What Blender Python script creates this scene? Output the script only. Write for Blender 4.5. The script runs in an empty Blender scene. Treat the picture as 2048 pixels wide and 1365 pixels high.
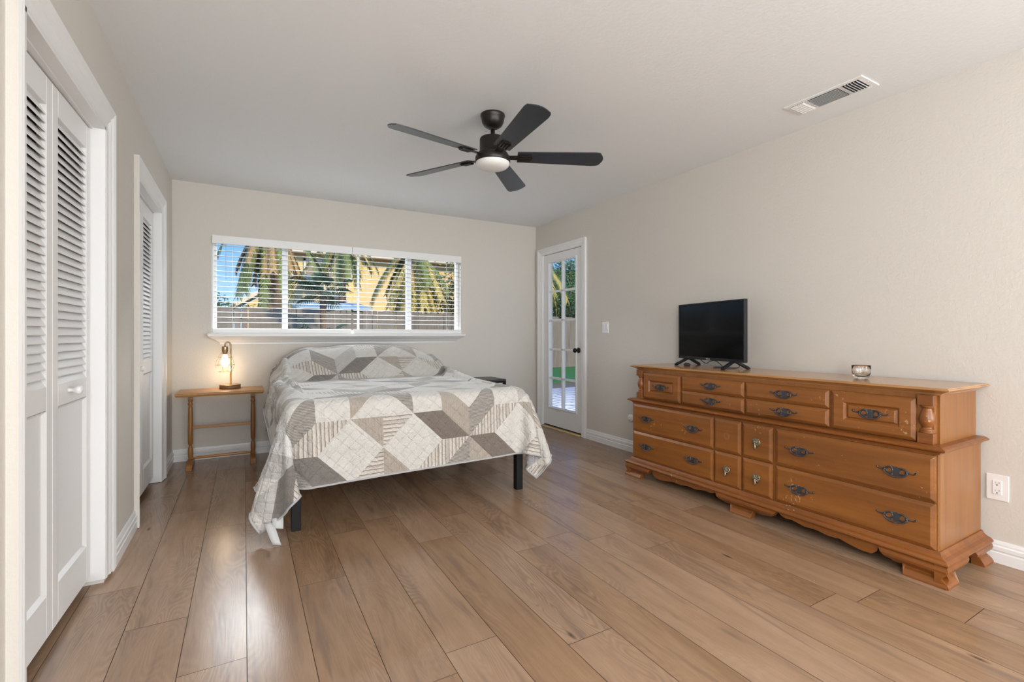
import bpy, bmesh, math, random
import numpy as np
from mathutils import Vector, Matrix
R_ = math.radians
sc = bpy.context.scene
COL = sc.collection

# ------------------------------------------------------------------ camera
H = 1.098
cam_d = bpy.data.cameras.new('camera'); cam = bpy.data.objects.new('camera', cam_d); COL.objects.link(cam)
cam.location = (0, 0, H); cam.rotation_euler = (R_(90), 0, R_(-29.5))
cam_d.sensor_fit = 'HORIZONTAL'; cam_d.sensor_width = 36; cam_d.lens = 948.0 * 36 / 2048
cam_d.shift_y = -(682.5 - 670.5) / 2048; cam_d.clip_start = 0.02; cam_d.clip_end = 300
sc.camera = cam

# ------------------------------------------------------------------ sky, sun, added fill lamps
sc.view_settings.view_transform = 'Standard'; sc.view_settings.look = 'None'
sc.view_settings.gamma = 1; sc.view_settings.exposure = 0.35; sc.view_settings.use_curve_mapping = False
sc.cycles.use_denoising = True
sc.cycles.max_bounces = 10; sc.cycles.diffuse_bounces = 5; sc.cycles.glossy_bounces = 4
sc.cycles.transmission_bounces = 8; sc.cycles.transparent_max_bounces = 16
sc.cycles.sample_clamp_indirect = 6; sc.cycles.caustics_reflective = False; sc.cycles.caustics_refractive = False
w = bpy.data.worlds.new('sky'); sc.world = w; w.use_nodes = True
nt = w.node_tree; nt.nodes.clear()
wo = nt.nodes.new('ShaderNodeOutputWorld'); bg = nt.nodes.new('ShaderNodeBackground')
tc = nt.nodes.new('ShaderNodeTexCoord'); sx = nt.nodes.new('ShaderNodeSeparateXYZ'); cr = nt.nodes.new('ShaderNodeValToRGB')
nt.links.new(tc.outputs['Generated'], sx.inputs[0]); nt.links.new(sx.outputs['Z'], cr.inputs[0])
e = cr.color_ramp.elements
e[0].position = 0.0; e[0].color = (0.50, 0.72, 0.92, 1)
e[1].position = 0.45; e[1].color = (0.10, 0.30, 0.80, 1)
k = cr.color_ramp.elements.new(0.16); k.color = (0.22, 0.48, 0.90, 1)
nt.links.new(cr.outputs[0], bg.inputs[0]); bg.inputs[1].default_value = 1.0
nt.links.new(bg.outputs[0], wo.inputs[0])
sun_d = bpy.data.lights.new('sun', 'SUN'); sun = bpy.data.objects.new('sun', sun_d); COL.objects.link(sun)
sun_d.energy = 3.4; sun_d.color = (1.0, 0.80, 0.50); sun_d.angle = R_(0.6)
sun.rotation_euler = Vector((-0.45, 1.0, -0.52)).to_track_quat('-Z', 'Y').to_euler()
def area(name, loc, direction, sx_, sy_, power, col):
    d = bpy.data.lights.new(name, 'AREA'); d.shape = 'RECTANGLE'; d.size = sx_; d.size_y = sy_
    d.energy = power; d.color = col
    o = bpy.data.objects.new(name, d); COL.objects.link(o); o.location = loc
    o.rotation_euler = Vector(direction).to_track_quat('-Z', 'Y').to_euler(); return o
# added area lamps on solid unseen walls, standing in for daylight behind the camera
area('rear_fill', (1.3, -4.43, 1.45), (0, 1, 0.0), 3.3, 1.8, 135, (0.92, 0.97, 1.0))
area('left_fill', (-.51, -.75, 1.5), (1, 0.45, 0.05), 2.0, 1.6, 92, (0.92, 0.97, 1.0))
area('right_fill', (3.13, -1.3, 1.3), (-1, 0.45, 0.05), 2.2, 1.9, 105, (0.92, 0.97, 1.0))
# added area lamp outside, above the pane view, boosting light through the bed window
area('bed_window_fill', (1.1, 7.6, 3.55), (-.02, -1, -0.70), 4.0, 1.6, 680, (0.93, 0.97, 1.0))

# ------------------------------------------------------------------ materials
MATS = {}
def lin(c):
    return tuple(((v / 255) / 12.92 if v / 255 <= .04045 else ((v / 255 + .055) / 1.055) ** 2.4) for v in c) + (1,)
class NB:
    def __init__(s, name):
        m = bpy.data.materials.new(name); m.use_nodes = True; s.m = m; s.t = m.node_tree
        s.b = s.t.nodes['Principled BSDF']; s.out = s.t.nodes['Material Output']; MATS[name] = m
    def n(s, typ, props=None, **ins):
        nd = s.t.nodes.new('ShaderNode' + typ)
        for k, v in (props or {}).items(): setattr(nd, k, v)
        for k, v in ins.items():
            k2 = k.replace('_', ' ')
            sock = nd.inputs[int(k[1:])] if (k[0] == 'i' and k[1:].isdigit()) else nd.inputs[k2]
            if hasattr(v, 'links') or isinstance(v, bpy.types.NodeSocket): s.t.links.new(v, sock)
            else: sock.default_value = v
        return nd
    def math(s, op, a, b=0.0, c=None):
        d = dict(i0=a, i1=b)
        if c is not None: d['i2'] = c
        return s.n('Math', {'operation': op}, **d).outputs[0]
    def mix(s, f, a, b, mode='MIX'):
        nd = s.t.nodes.new('ShaderNodeMix'); nd.data_type = 'RGBA'; nd.blend_type = mode
        for sock, v in ((nd.inputs[0], f), (nd.inputs[6], a), (nd.inputs[7], b)):
            if isinstance(v, bpy.types.NodeSocket): s.t.links.new(v, sock)
            else: sock.default_value = v
        return nd.outputs[2]
    def ramp(s, f, stops):
        nd = s.t.nodes.new('ShaderNodeValToRGB'); s.t.links.new(f, nd.inputs[0])
        el = nd.color_ramp.elements
        el[0].position, el[0].color = stops[0][0], stops[0][1]; el[1].position, el[1].color = stops[-1][0], stops[-1][1]
        for p, c in stops[1:-1]: q = el.new(p); q.color = c
        return nd.outputs[0]
    def set(s, **k):
        for a, v in k.items():
            sock = s.b.inputs[a.replace('_', ' ')]
            if isinstance(v, bpy.types.NodeSocket): s.t.links.new(v, sock)
            else: sock.default_value = v
        return s
    def bump(s, h, strength=.3, dist=.01):
        nd = s.n('Bump', Strength=strength, Distance=dist, Height=h); s.t.links.new(nd.outputs[0], s.b.inputs['Normal']); return nd
    def coords(s, scale=(1, 1, 1), which='Object', loc=(0, 0, 0), rot=(0, 0, 0)):
        t = s.n('TexCoord'); mp = s.n('Mapping', Vector=t.outputs[which]); mp.inputs['Scale'].default_value = scale
        mp.inputs['Location'].default_value = loc; mp.inputs['Rotation'].default_value = rot
        return mp.outputs[0]
def g(v): return (v, v, v, 1)
def plain(name, col, rough=.5, metal=0, bump=None, spec=.5, coat=0, var=0.0):
    b = NB(name); b.set(Base_Color=col, Roughness=rough, Metallic=metal); b.b.inputs['Specular IOR Level'].default_value = spec
    if coat: b.set(Coat_Weight=coat, Coat_Roughness=.12)
    if var:
        c = b.coords(); n = b.n('TexNoise', Vector=c, Scale=6.0, Detail=3.0).outputs[0]
        b.set(Base_Color=b.mix(n, tuple(x * (1 - var) for x in col[:3]) + (1,), tuple(min(1, x * (1 + var)) for x in col[:3]) + (1,)))
    if bump:
        c = b.coords(); n = b.n('TexNoise', Vector=c, Scale=bump[0], Detail=3.0).outputs[0]; b.bump(n, bump[1], bump[2])
    return b.m
plain('wall_paint', (.635, .598, .548, 1), .55, bump=(85, .35, .004), spec=.3)
plain('ceiling_paint', (.81, .83, .845, 1), .7, bump=(60, .25, .004), spec=.2)
plain('white_trim', (.80, .80, .80, 1), .35, bump=(30, .05, .002))
plain('door_white', (.80, .80, .80, 1), .38, bump=(40, .06, .002))
plain('blind_white', (.82, .82, .81, 1), .4)
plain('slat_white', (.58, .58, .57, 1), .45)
plain('vinyl_white', (.80, .81, .83, 1), .3)
plain('plastic_white', (.82, .82, .82, 1), .3)
plain('closet_shade', (.30, .29, .28, 1), .9)  # white closet interior coloured darker so the louvre gaps read as shade
plain('black_slot', (.02, .02, .02, 1), .6)
plain('black_metal', (.007, .008, .009, 1), .5, spec=.25)
plain('bronze_dark', (.028, .024, .021, 1), .38, .6, bump=(20, .03, .002))
plain('blade_navy', (.024, .029, .038, 1), .33, spec=.7)
plain('tv_plastic', (.011, .012, .014, 1), .45, spec=.3)
plain('tv_screen', (.0015, .0015, .0015, 1), .10, spec=.12)
plain('pewter', (.09, .10, .115, 1), .38, .75, bump=(90, .3, .002))
plain('antique_brass', (.30, .25, .17, 1), .32, .9, bump=(180, .6, .003))
plain('knob_black', (.02, .02, .022, 1), .22, .7)
plain('lamp_brass', (.42, .29, .17, 1), .35, .8)
plain('lamp_wood', (.22, .11, .05, 1), .45, bump=(30, .1, .002))
plain('threshold_brass', (.62, .48, .22, 1), .35, .6)
plain('mattress', (.75, .74, .72, 1), .9)
plain('tag_white', (.56, .56, .56, 1), .8, bump=(120, .3, .003))
plain('night_grey', (.055, .052, .050, 1), .4)
plain('concrete', (.45, .44, .42, 1), .9, var=.2)
plain('stucco_house', (.80, .64, .34, 1), .9, bump=(30, .3, .02), var=.06)
plain('fascia', (.78, .72, .62, 1), .7)
plain('roof_tile', (.48, .36, .24, 1), .85, bump=(12, .8, .05), var=.3)
plain('soffit', (.30, .24, .17, 1), .9)
plain('shed_blue', (.40, .62, .80, 1), .6)
plain('window_dark', (.30, .28, .24, 1), .25)
plain('trunk_bark', (.16, .12, .085, 1), .95, bump=(14, 1.0, .06), var=.4)
plain('frond_green', (.17, .24, .07, 1), .6, var=.35)
plain('frond_gold', (.52, .44, .13, 1), .65, var=.3)
plain('frond_dead', (.42, .30, .14, 1), .8, var=.3)
plain('fan_green', (.05, .12, .075, 1), .55, var=.3)
plain('leaf_green', (.10, .20, .05, 1), .55, var=.45)
plain('leaf_dark', (.05, .10, .035, 1), .6, var=.4)
plain('leaf_olive', (.22, .22, .07, 1), .6, var=.4)
plain('grass', (.05, .22, .05, 1), .9, bump=(90, .8, .03), var=.35)
plain('soil', (.16, .13, .09, 1), .95, var=.3)

def m_floor():
    b = NB('oak_laminate')
    uv = b.n('UVMap', {'uv_map': 'UVMap'}).outputs[0]
    att = b.n('Attribute', {'attribute_name': 'tone'}); tone = att.outputs['Fac']
    def mp(sx_, sy_):
        m = b.n('Mapping', Vector=uv); m.inputs['Scale'].default_value = (sx_, sy_, 1); return m.outputs[0]
    big = b.n('TexNoise', Vector=mp(1.1, 5.0), Scale=1.0, Detail=2.0, Roughness=.5, Distortion=.6).outputs[0]
    ring = b.math('SINE', b.math('MULTIPLY', big, 200.0))
    ring = b.math('MULTIPLY', b.math('ADD', ring, 1.0), .5)
    fine = b.n('TexNoise', Vector=mp(9, 260), Scale=1.0, Detail=3.0).outputs[0]
    blot = b.n('TexNoise', Vector=mp(1.6, 9), Scale=1.0, Detail=4.0, Roughness=.65).outputs[0]
    region = b.n('TexNoise', Vector=mp(.9, 4), Scale=1.0, Detail=1.0).outputs[0]
    c = b.mix(b.math('MULTIPLY', blot, 1.0), (.20, .108, .056, 1), (.50, .315, .188, 1))
    c = b.mix(b.math('MULTIPLY', b.math('SUBTRACT', blot, .55), 2.5), c, (.38, .235, .140, 1))
    c2 = b.mix(ring, b.mix(.36, c, (.10, .055, .03, 1)), c)
    rf = b.math('MULTIPLY', b.math('SUBTRACT', region, .40), 3.5)
    rfc = b.n('Clamp', Value=rf).outputs[0]
    c = b.mix(rfc, c, c2)
    c = b.mix(b.math('MULTIPLY', fine, .38), c, (.13, .075, .04, 1))
    # grey-mauve streaks
    st = b.n('TexNoise', Vector=mp(.8, 7), Scale=1.7, Detail=3.0, Distortion=1.2).outputs[0]
    stf = b.n('Clamp', Value=b.math('MULTIPLY', b.math('SUBTRACT', st, .56), 5.0)).outputs[0]
    c = b.mix(b.math('MULTIPLY', stf, .75), c, (.165, .105, .075, 1))
    # knots
    vo = b.n('TexVoronoi', Vector=mp(2.2, 7.5), Scale=1.0, Randomness=1.0)
    kn = b.n('Clamp', Value=b.math('MULTIPLY', b.math('SUBTRACT', .085, vo.outputs['Distance']), 16.0)).outputs[0]
    pick = b.math('GREATER_THAN', b.n('SeparateColor', Color=vo.outputs['Color']).outputs[0], .62)
    c = b.mix(b.math('MULTIPLY', b.math('MULTIPLY', kn, pick), .85), c, (.035, .02, .013, 1))
    # tone per plank
    hs = b.n('HueSaturation', Color=c, Value=b.math('ADD', b.math('MULTIPLY', tone, .24), .93), Saturation=b.math('SUBTRACT', 1.02, b.math('MULTIPLY', tone, .16)))
    b.set(Base_Color=hs.outputs[0], Roughness=b.math('ADD', b.math('MULTIPLY', fine, .08), .20))
    b.b.inputs['Specular IOR Level'].default_value = .45
    hgt = b.math('ADD', b.math('MULTIPLY', fine, .4), b.math('MULTIPLY', ring, .25))
    b.bump(hgt, .10, .002)
m_floor()
plain('floor_seam', (.05, .03, .018, 1), .9)

def m_wood(name, ca, cb, axis, rough=.36, coat=.09, dark=(.10, .035, .01, 1), scale=1.0, wear=0.0):
    b = NB(name)
    s = [26 * scale, 26 * scale, 26 * scale]; s[axis] = 1.7 * scale
    c = b.coords(tuple(s))
    n1 = b.n('TexNoise', Vector=c, Scale=1.0, Detail=5.0, Roughness=.6, Distortion=.5).outputs[0]
    s2 = [7, 7, 7]; s2[axis] = .9
    n2 = b.n('TexNoise', Vector=b.coords(tuple(s2)), Scale=1.0, Detail=2.0, Distortion=.8).outputs[0]
    col = b.mix(n1, ca, cb)
    f = b.n('Clamp', Value=b.math('MULTIPLY', b.math('SUBTRACT', n2, .52), 2.6)).outputs[0]
    col = b.mix(b.math('MULTIPLY', f, .75), col, dark)
    if wear:
        n3 = b.n('TexNoise', Vector=b.coords(), Scale=70.0, Detail=2.0).outputs[0]
        n4 = b.n('TexNoise', Vector=b.coords(), Scale=5.0, Detail=2.0).outputs[0]
        wf = b.n('Clamp', Value=b.math('MULTIPLY', b.math('SUBTRACT', b.math('MULTIPLY', n3, n4), .425), 40.0)).outputs[0]
        col = b.mix(b.math('MULTIPLY', wf, wear), col, (.62, .42, .24, 1))
    b.set(Base_Color=col, Roughness=rough, Coat_Weight=coat, Coat_Roughness=.1)
    b.bump(n1, .06, .002); return b.m
HA, HB = (.12, .034, .006, 1), (.385, .145, .030, 1)
m_wood('maple_y', HA, HB, 1, wear=.5)
m_wood('maple_z', (.17, .060, .012, 1), (.35, .140, .033, 1), 2)
m_wood('maple_top', (.36, .17, .06, 1), (.56, .30, .125, 1), 1, rough=.22, coat=.3)
m_wood('maple_dark', (.11, .032, .007, 1), (.33, .112, .022, 1), 1, wear=.7)
m_wood('pine_x', (.29, .12, .026, 1), (.56, .28, .085, 1), 0, dark=(.16, .06, .02, 1))
m_wood('pine_z', (.22, .085, .018, 1), (.46, .21, .055, 1), 2, dark=(.04, .016, .008, 1), scale=1.3)
m_wood('fence_wood', (.11, .105, .105, 1), (.28, .26, .235, 1), 2, rough=.9, coat=0, dark=(.06, .06, .065, 1))

def m_glass(name, tint, refl=.10):
    b = NB(name); t = b.n('BsdfTransparent', Color=tint); gl = b.n('BsdfGlossy', Roughness=.02)
    ge = b.n('NewGeometry'); dt = b.n('VectorMath', {'operation': 'DOT_PRODUCT'}, i0=ge.outputs['Normal'], i1=ge.outputs['Incoming'])
    om = b.math('SUBTRACT', 1.0, b.math('ABSOLUTE', dt.outputs['Value']))
    fr = b.math('ADD', .003, b.math('MULTIPLY', .5, b.math('POWER', om, 5.0)))
    mx = b.n('MixShader', i0=fr, i1=t.outputs[0], i2=gl.outputs[0])
    b.t.links.new(mx.outputs[0], b.out.inputs[0])
m_glass('pane_glass', (.97, .98, .98, 1))
def m_cup():
    b = NB('clear_glass'); b.set(Base_Color=(1, 1, 1, 1), Roughness=.03, IOR=1.45, Transmission_Weight=1.0)
    c = b.coords(); n = b.n('TexNoise', Vector=c, Scale=55.0).outputs[0]; b.bump(n, .4, .004)
m_cup()
def m_diff():
    b = NB('fan_diffuser'); b.set(Base_Color=(.80, .79, .77, 1), Roughness=.45)
    b.b.inputs['Subsurface Weight'].default_value = .1
m_diff()
def m_emit(name, col, s):
    b = NB(name); b.set(Base_Color=(1, .9, .7, 1), Emission_Color=col, Emission_Strength=s, Roughness=.3)
m_emit('bulb_glow', (1.0, .82, .58, 1), 6)
def m_pavers():
    b = NB('pavers')
    br = b.n('TexBrick', Vector=b.coords((1, 1, 1)), Scale=1.0, Color1=(.36, .37, .42, 1), Color2=(.50, .50, .54, 1), Mortar=(.16, .17, .2, 1))  # blue tint of sky-lit shade mixed into the paver colours
    br.inputs['Mortar Size'].default_value = .02; br.inputs['Brick Width'].default_value = .45; br.inputs['Row Height'].default_value = .28
    b.set(Base_Color=br.outputs[0], Roughness=.7)
m_pavers()

def m_quilt(name, base, kind):
    """kinds: plain, fine (thin weave lines), texture, stripe_u, stripe_v ; UV is in metres on the flat cloth"""
    b = NB(name); uv = b.n('UVMap', {'uv_map': 'UVMap'}).outputs[0]
    sp = b.n('SeparateXYZ', Vector=uv); u, v = sp.outputs[0], sp.outputs[1]
    nz = b.n('TexNoise', Vector=uv, Scale=14.0, Detail=3.0).outputs[0]
    nzf = b.n('TexNoise', Vector=uv, Scale=160.0, Detail=2.0).outputs[0]
    col = b.mix(nz, tuple(x * .90 for x in base[:3]) + (1,), tuple(min(1, x * 1.08) for x in base[:3]) + (1,))
    def lines(coord, period, lo, hi, amp=.002):
        j = b.n('TexNoise', Vector=uv, Scale=30.0, Detail=2.0).outputs[0]
        x = b.math('ADD', b.math('DIVIDE', coord, period), b.math('MULTIPLY', j, amp / period * 2))
        f = b.math('FRACT', x)
        tri = b.math('ABSOLUTE', b.math('SUBTRACT', f, .5))
        return b.n('Clamp', Value=b.math('DIVIDE', b.math('SUBTRACT', tri, lo), hi - lo)).outputs[0]
    if kind == 'fine':
        L = lines(v, .0085, .18, .34, .0015); col = b.mix(b.math('MULTIPLY', L, .8), col, (.13, .12, .115, 1))
    if kind == 'fine_u':
        L = lines(u, .0068, .22, .40, .0015); col = b.mix(b.math('MULTIPLY', L, .5), col, (.20, .17, .14, 1))
    if kind == 'texture':
        n2 = b.n('Mapping', Vector=uv); n2.inputs['Scale'].default_value = (25, 220, 1)
        t2 = b.n('TexNoise', Vector=n2.outputs[0], Scale=1.0, Detail=2.0).outputs[0]
        col = b.mix(b.math('MULTIPLY', t2, .75), col, tuple(x * .45 for x in base[:3]) + (1,))
    if kind in ('stripe_u', 'stripe_v'):
        c = u if kind == 'stripe_u' else v
        L = lines(c, .0235, .36, .41, .0022); col = b.mix(b.math('MULTIPLY', L, .85), col, (.17, .135, .115, 1))
        L = lines(b.math('ADD', c, .007), .0235, .44, .48, .0022); col = b.mix(b.math('MULTIPLY', L, .7), col, (.30, .24, .20, 1))
        L = lines(b.math('MULTIPLY', c, .37), .0235, .36, .44, .001); col = b.mix(b.math('MULTIPLY', L, .4), col, (.26, .22, .19, 1))
    b.set(Base_Color=col, Roughness=.72, Sheen_Weight=.35)
    # quilting stitches: diamond grid
    d1 = b.math('ADD', u, v); d2 = b.math('SUBTRACT', u, v)
    def groove(c, p):
        f = b.math('FRACT', b.math('DIVIDE', c, p)); t = b.math('ABSOLUTE', b.math('SUBTRACT', f, .5))
        return b.math('POWER', b.math('MULTIPLY', t, 2.0), 6.0)
    gsum = b.math('ADD', groove(d1, .075), groove(d2, .075))
    wr = b.n('TexNoise', Vector=uv, Scale=22.0, Detail=4.0, Roughness=.65, Distortion=.6).outputs[0]
    hgt = b.math('SUBTRACT', b.math('ADD', b.math('MULTIPLY', wr, 1.9), b.math('MULTIPLY', nzf, .25)), b.math('MULTIPLY', gsum, .32))
    b.bump(hgt, .85, .011)
Q = {}
CREAM = (.63, .605, .57, 1)
for nm, base, kind in (('q_cream', CREAM, 'plain'), ('q_white', (.71, .70, .68, 1), 'plain'), ('q_taupe', (.44, .385, .325, 1), 'fine_u'), ('q_dark', (.225, .185, .155, 1), 'texture'),
                       ('q_charcoal', (.235, .21, .19, 1), 'texture'), ('q_grey', (.42, .385, .345, 1), 'fine'), ('q_lgrey', (.48, .46, .44, 1), 'plain'),
                       ('q_stripe_u', (.64, .59, .53, 1), 'stripe_u'), ('q_stripe_v', (.64, .59, .53, 1), 'stripe_v'), ('q_lining', (.42, .42, .43, 1), 'plain')):
    m_quilt(nm, base, kind)

# ------------------------------------------------------------------ mesh helpers
class MB:
    def __init__(s): s.v = []; s.f = []; s.mi = []; s.sm = []
    def add(s, vs, fs, mi=0, smooth=False):
        o = len(s.v); s.v += [tuple(p) for p in vs]
        for f in fs: s.f.append(tuple(i + o for i in f)); s.mi.append(mi); s.sm.append(smooth)
        return s
    def box(s, x0, x1, y0, y1, z0, z1, mi=0):
        vs = [(x0, y0, z0), (x1, y0, z0), (x1, y1, z0), (x0, y1, z0), (x0, y0, z1), (x1, y0, z1), (x1, y1, z1), (x0, y1, z1)]
        return s.add(vs, [(0, 3, 2, 1), (4, 5, 6, 7), (0, 1, 5, 4), (1, 2, 6, 5), (2, 3, 7, 6), (3, 0, 4, 7)], mi)
    def obox(s, c, ax, ay, az, hx, hy, hz, mi=0):
        c = Vector(c); ax = Vector(ax).normalized() * hx; ay = Vector(ay).normalized() * hy; az = Vector(az).normalized() * hz
        vs = [c + ax * i + ay * j + az * k for k in (-1, 1) for (i, j) in ((-1, -1), (1, -1), (1, 1), (-1, 1))]
        return s.add(vs, [(0, 3, 2, 1), (4, 5, 6, 7), (0, 1, 5, 4), (1, 2, 6, 5), (2, 3, 7, 6), (3, 0, 4, 7)], mi)
    def lathe(s, prof, c=(0, 0, 0), axis='Z', seg=32, mi=0, smooth=True):
        """prof: [(r, h)] along axis"""
        vs = []; n = len(prof)
        for r, h in prof:
            for k in range(seg):
                a = 2 * math.pi * k / seg; p = (r * math.cos(a), r * math.sin(a), h)
                if axis == 'Y': p = (p[0], p[2], -p[1])
                if axis == 'X': p = (p[2], p[0], p[1])
                if axis == '-X': p = (-p[2], p[0], -p[1])
                vs.append((p[0] + c[0], p[1] + c[1], p[2] + c[2]))
        fs = []
        for i in range(n - 1):
            for k in range(seg):
                a = i * seg + k; b_ = i * seg + (k + 1) % seg
                fs.append((a, b_, b_ + seg, a + seg))
        if prof[0][0] > 1e-6: fs.append(tuple(range(seg))[::-1])
        if prof[-1][0] > 1e-6: fs.append(tuple((n - 1) * seg + k for k in range(seg)))
        return s.add(vs, fs, mi, smooth)
    def tube(s, pts, r, seg=8, mi=0, closed=False):
        pts = [Vector(p) for p in pts]; n = len(pts); rr = r if isinstance(r, (list, tuple)) else [r] * n
        vs = []; up = None
        for i in range(n):
            a = pts[(i - 1) % n] if (closed or i > 0) else pts[i]; b_ = pts[(i + 1) % n] if (closed or i < n - 1) else pts[i]
            t = (b_ - a).normalized()
            if up is None: up = t.orthogonal().normalized()
            up = (up - t * up.dot(t)).normalized(); sd = t.cross(up)
            for k in range(seg):
                th = 2 * math.pi * k / seg; vs.append(pts[i] + (up * math.cos(th) + sd * math.sin(th)) * rr[i])
        fs = []
        for i in range(n if closed else n - 1):
            for k in range(seg):
                a = i * seg + k; b_ = i * seg + (k + 1) % seg; j = ((i + 1) % n) * seg
                fs.append((a, b_, j + (k + 1) % seg, j + k))
        if not closed: fs += [tuple(range(seg))[::-1], tuple((n - 1) * seg + k for k in range(seg))]
        return s.add(vs, fs, mi, True)
    def prism(s, poly, mapf, h0, h1, mi=0):
        n = len(poly); vs = [mapf(a, b_, h0) for a, b_ in poly] + [mapf(a, b_, h1) for a, b_ in poly]
        fs = [tuple(range(n))[::-1], tuple(range(n, 2 * n))] + [(i, (i + 1) % n, n + (i + 1) % n, n + i) for i in range(n)]
        return s.add(vs, fs, mi)
    def sweep(s, path, prof, mapf, mi=0, closed=False):
        """path: 2-D points; prof: closed outline [(offset to the left of travel, height)]"""
        P = [Vector(p) for p in path]; n = len(P); vs = []
        for i in range(n):
            d1 = (P[i] - P[i - 1]).normalized() if (i > 0 or closed) else None
            d2 = (P[(i + 1) % n] - P[i]).normalized() if (i < n - 1 or closed) else None
            d1 = d1 or d2; d2 = d2 or d1
            n1 = Vector((-d1.y, d1.x)); n2 = Vector((-d2.y, d2.x)); m = (n1 + n2)
            m = m / max(1e-6, m.dot(n1)) if m.length > 1e-6 else n1
            for o, h in prof: q = P[i] + m * o; vs.append(mapf(q.x, q.y, h))
        k = len(prof); fs = []
        for i in range(n if closed else n - 1):
            j = (i + 1) % n
            for a in range(k): b_ = (a + 1) % k; fs.append((i * k + a, i * k + b_, j * k + b_, j * k + a))
        if not closed: fs += [tuple(range(k))[::-1], tuple((n - 1) * k + a for a in range(k))]
        return s.add(vs, fs, mi)
    def build(s, name, mats, parent=None, off=None, bevel=0, seg=2, recalc=True):
        if off is None: off = ROOT_OFF.get(parent.name, (0, 0, 0)) if parent is not None else (0, 0, 0)
        me = bpy.data.meshes.new(name)
        me.from_pydata([(a - off[0], b_ - off[1], c - off[2]) for a, b_, c in s.v], [], s.f)
        if isinstance(mats, str): mats = [mats]
        for m in mats: me.materials.append(MATS[m])
        me.polygons.foreach_set('material_index', s.mi); me.polygons.foreach_set('use_smooth', s.sm); me.update()
        if recalc:
            bm = bmesh.new(); bm.from_mesh(me); bmesh.ops.recalc_face_normals(bm, faces=bm.faces); bm.to_mesh(me); bm.free()
        o = bpy.data.objects.new(name, me); COL.objects.link(o)
        if parent is not None: o.parent = parent; ROOT_OFF[o.name] = off
        if bevel:
            md = o.modifiers.new('bevel', 'BEVEL'); md.width = bevel; md.segments = seg; md.limit_method = 'ANGLE'; md.angle_limit = R_(40)
        return o
ROOT_OFF = {}
def tag(o, label=None, cat=None, group=None, kind=None):
    for k_, v_ in (('label', label), ('category', cat), ('group', group), ('kind', kind)):
        if v_: o[k_] = v_
    return o
def thing(name, label, cat, loc, rotz=0, group=None, local=False, kind=None):
    o = bpy.data.objects.new(name, None); COL.objects.link(o); o.location = loc; o.rotation_euler = (0, 0, rotz)
    o.empty_display_size = .1
    ROOT_OFF[o.name] = (0, 0, 0) if local else tuple(loc)
    return tag(o, label, cat, group, kind)
XY = lambda a, b, h: (a, b, h)            # plan path, height up
def structure(o): o['kind'] = 'structure'; return o

# ------------------------------------------------------------------ room shell
XL, XR, YB, YF0, ZC = -.54, 3.17, 5.0, -4.5, 2.44
WX0, WX1, WZ0, WZ1 = -.25, 2.158, 1.105, 1.985      # window opening
DY0, DY1, DZ = 4.072, 4.848, 2.075                   # garden door opening
C1, C2, CZ = (1.822, 2.72), (3.48, 4.37), 2.02       # closet openings
# floor: individual laminate boards
PW, PX0, PL = .1982, -.585, 1.325
J = {0: 2.605, 1: 2.23, 2: 1.85, 3: 2.73, 4: 2.253, 5: 2.752, 6: 1.533, 7: 2.415, 8: 1.362, 9: 2.073, 10: 2.14, 11: 2.003, 12: 1.778, 13: 1.075, 14: .997, 15: .722}
def make_floor():
    rnd = random.Random(5); vs = []; fs = []; mi = []; uvs = []; tones = []
    def quad(x0, x1, y0, y1, z, m, du=0, dv=0, t=0):
        o = len(vs); vs.extend([(x0, y0, z), (x1, y0, z), (x1, y1, z), (x0, y1, z)]); fs.append((o, o + 1, o + 2, o + 3)); mi.append(m)
        uvs.extend([(y0 + du, x0 + dv), (y0 + du, x1 + dv), (y1 + du, x1 + dv), (y1 + du, x0 + dv)]); tones.extend([t] * 4)
    quad(-1.35, XR + .1, YF0 - .05, YB + .05, -.0025, 1)
    for i in range(-4, 20):
        x0 = PX0 + i * PW; x1 = x0 + PW; j = J.get(i, rnd.uniform(0, PL)); y = j - math.ceil((j - YF0) / PL) * PL
        x0 = max(x0, -1.35); x1 = min(x1, XR + .08)
        if x1 <= x0: continue
        while y < YB + .04:
            y2 = y + PL; a = .0011
            quad(x0 + a, x1 - a, max(y + a, YF0 - .04), min(y2 - a, YB + .04), 0, 0, rnd.uniform(0, 90), rnd.uniform(0, 90), rnd.random()); y = y2
    me = bpy.data.meshes.new('floor'); me.from_pydata(vs, [], fs)
    me.materials.append(MATS['oak_laminate']); me.materials.append(MATS['floor_seam']); me.polygons.foreach_set('material_index', mi)
    ul = me.uv_layers.new(name='UVMap'); ul.data.foreach_set('uv', [c for p in uvs for c in p])
    ca = me.color_attributes.new('tone', 'FLOAT_COLOR', 'CORNER')
    ca.data.foreach_set('color', [c for t in tones for c in (t, t, t, 1)])
    o = bpy.data.objects.new('floor', me); COL.objects.link(o); return structure(o)
make_floor()
m = MB().box(-1.4, XR + .2, YF0 - .2, YB + .14, -.16, -.006); structure(m.build('slab', 'concrete'))
m = MB(); m.box(-1.4, XR + .14, YF0 - .14, YB + .14, ZC, ZC + .12); structure(m.build('ceiling', 'ceiling_paint'))
# pitched roof with eaves
m = MB(); m.prism([(-5.6, 2.60), (6.1, 2.60), (6.1, 2.66), (.25, 4.9), (-5.6, 2.66)], lambda a, b, h: (h, a, b), -7.0, 3.95)
structure(m.build('roof', 'roof_tile'))
m = MB().box(3.34, 5.4, -2.0, 5.9, 2.33, 2.43); structure(m.build('roof_patio', 'soffit'))
m = MB().box(5.25, 5.37, 5.75, 5.87, -.15, 2.33); structure(m.build('column', 'white_trim'))

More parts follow.
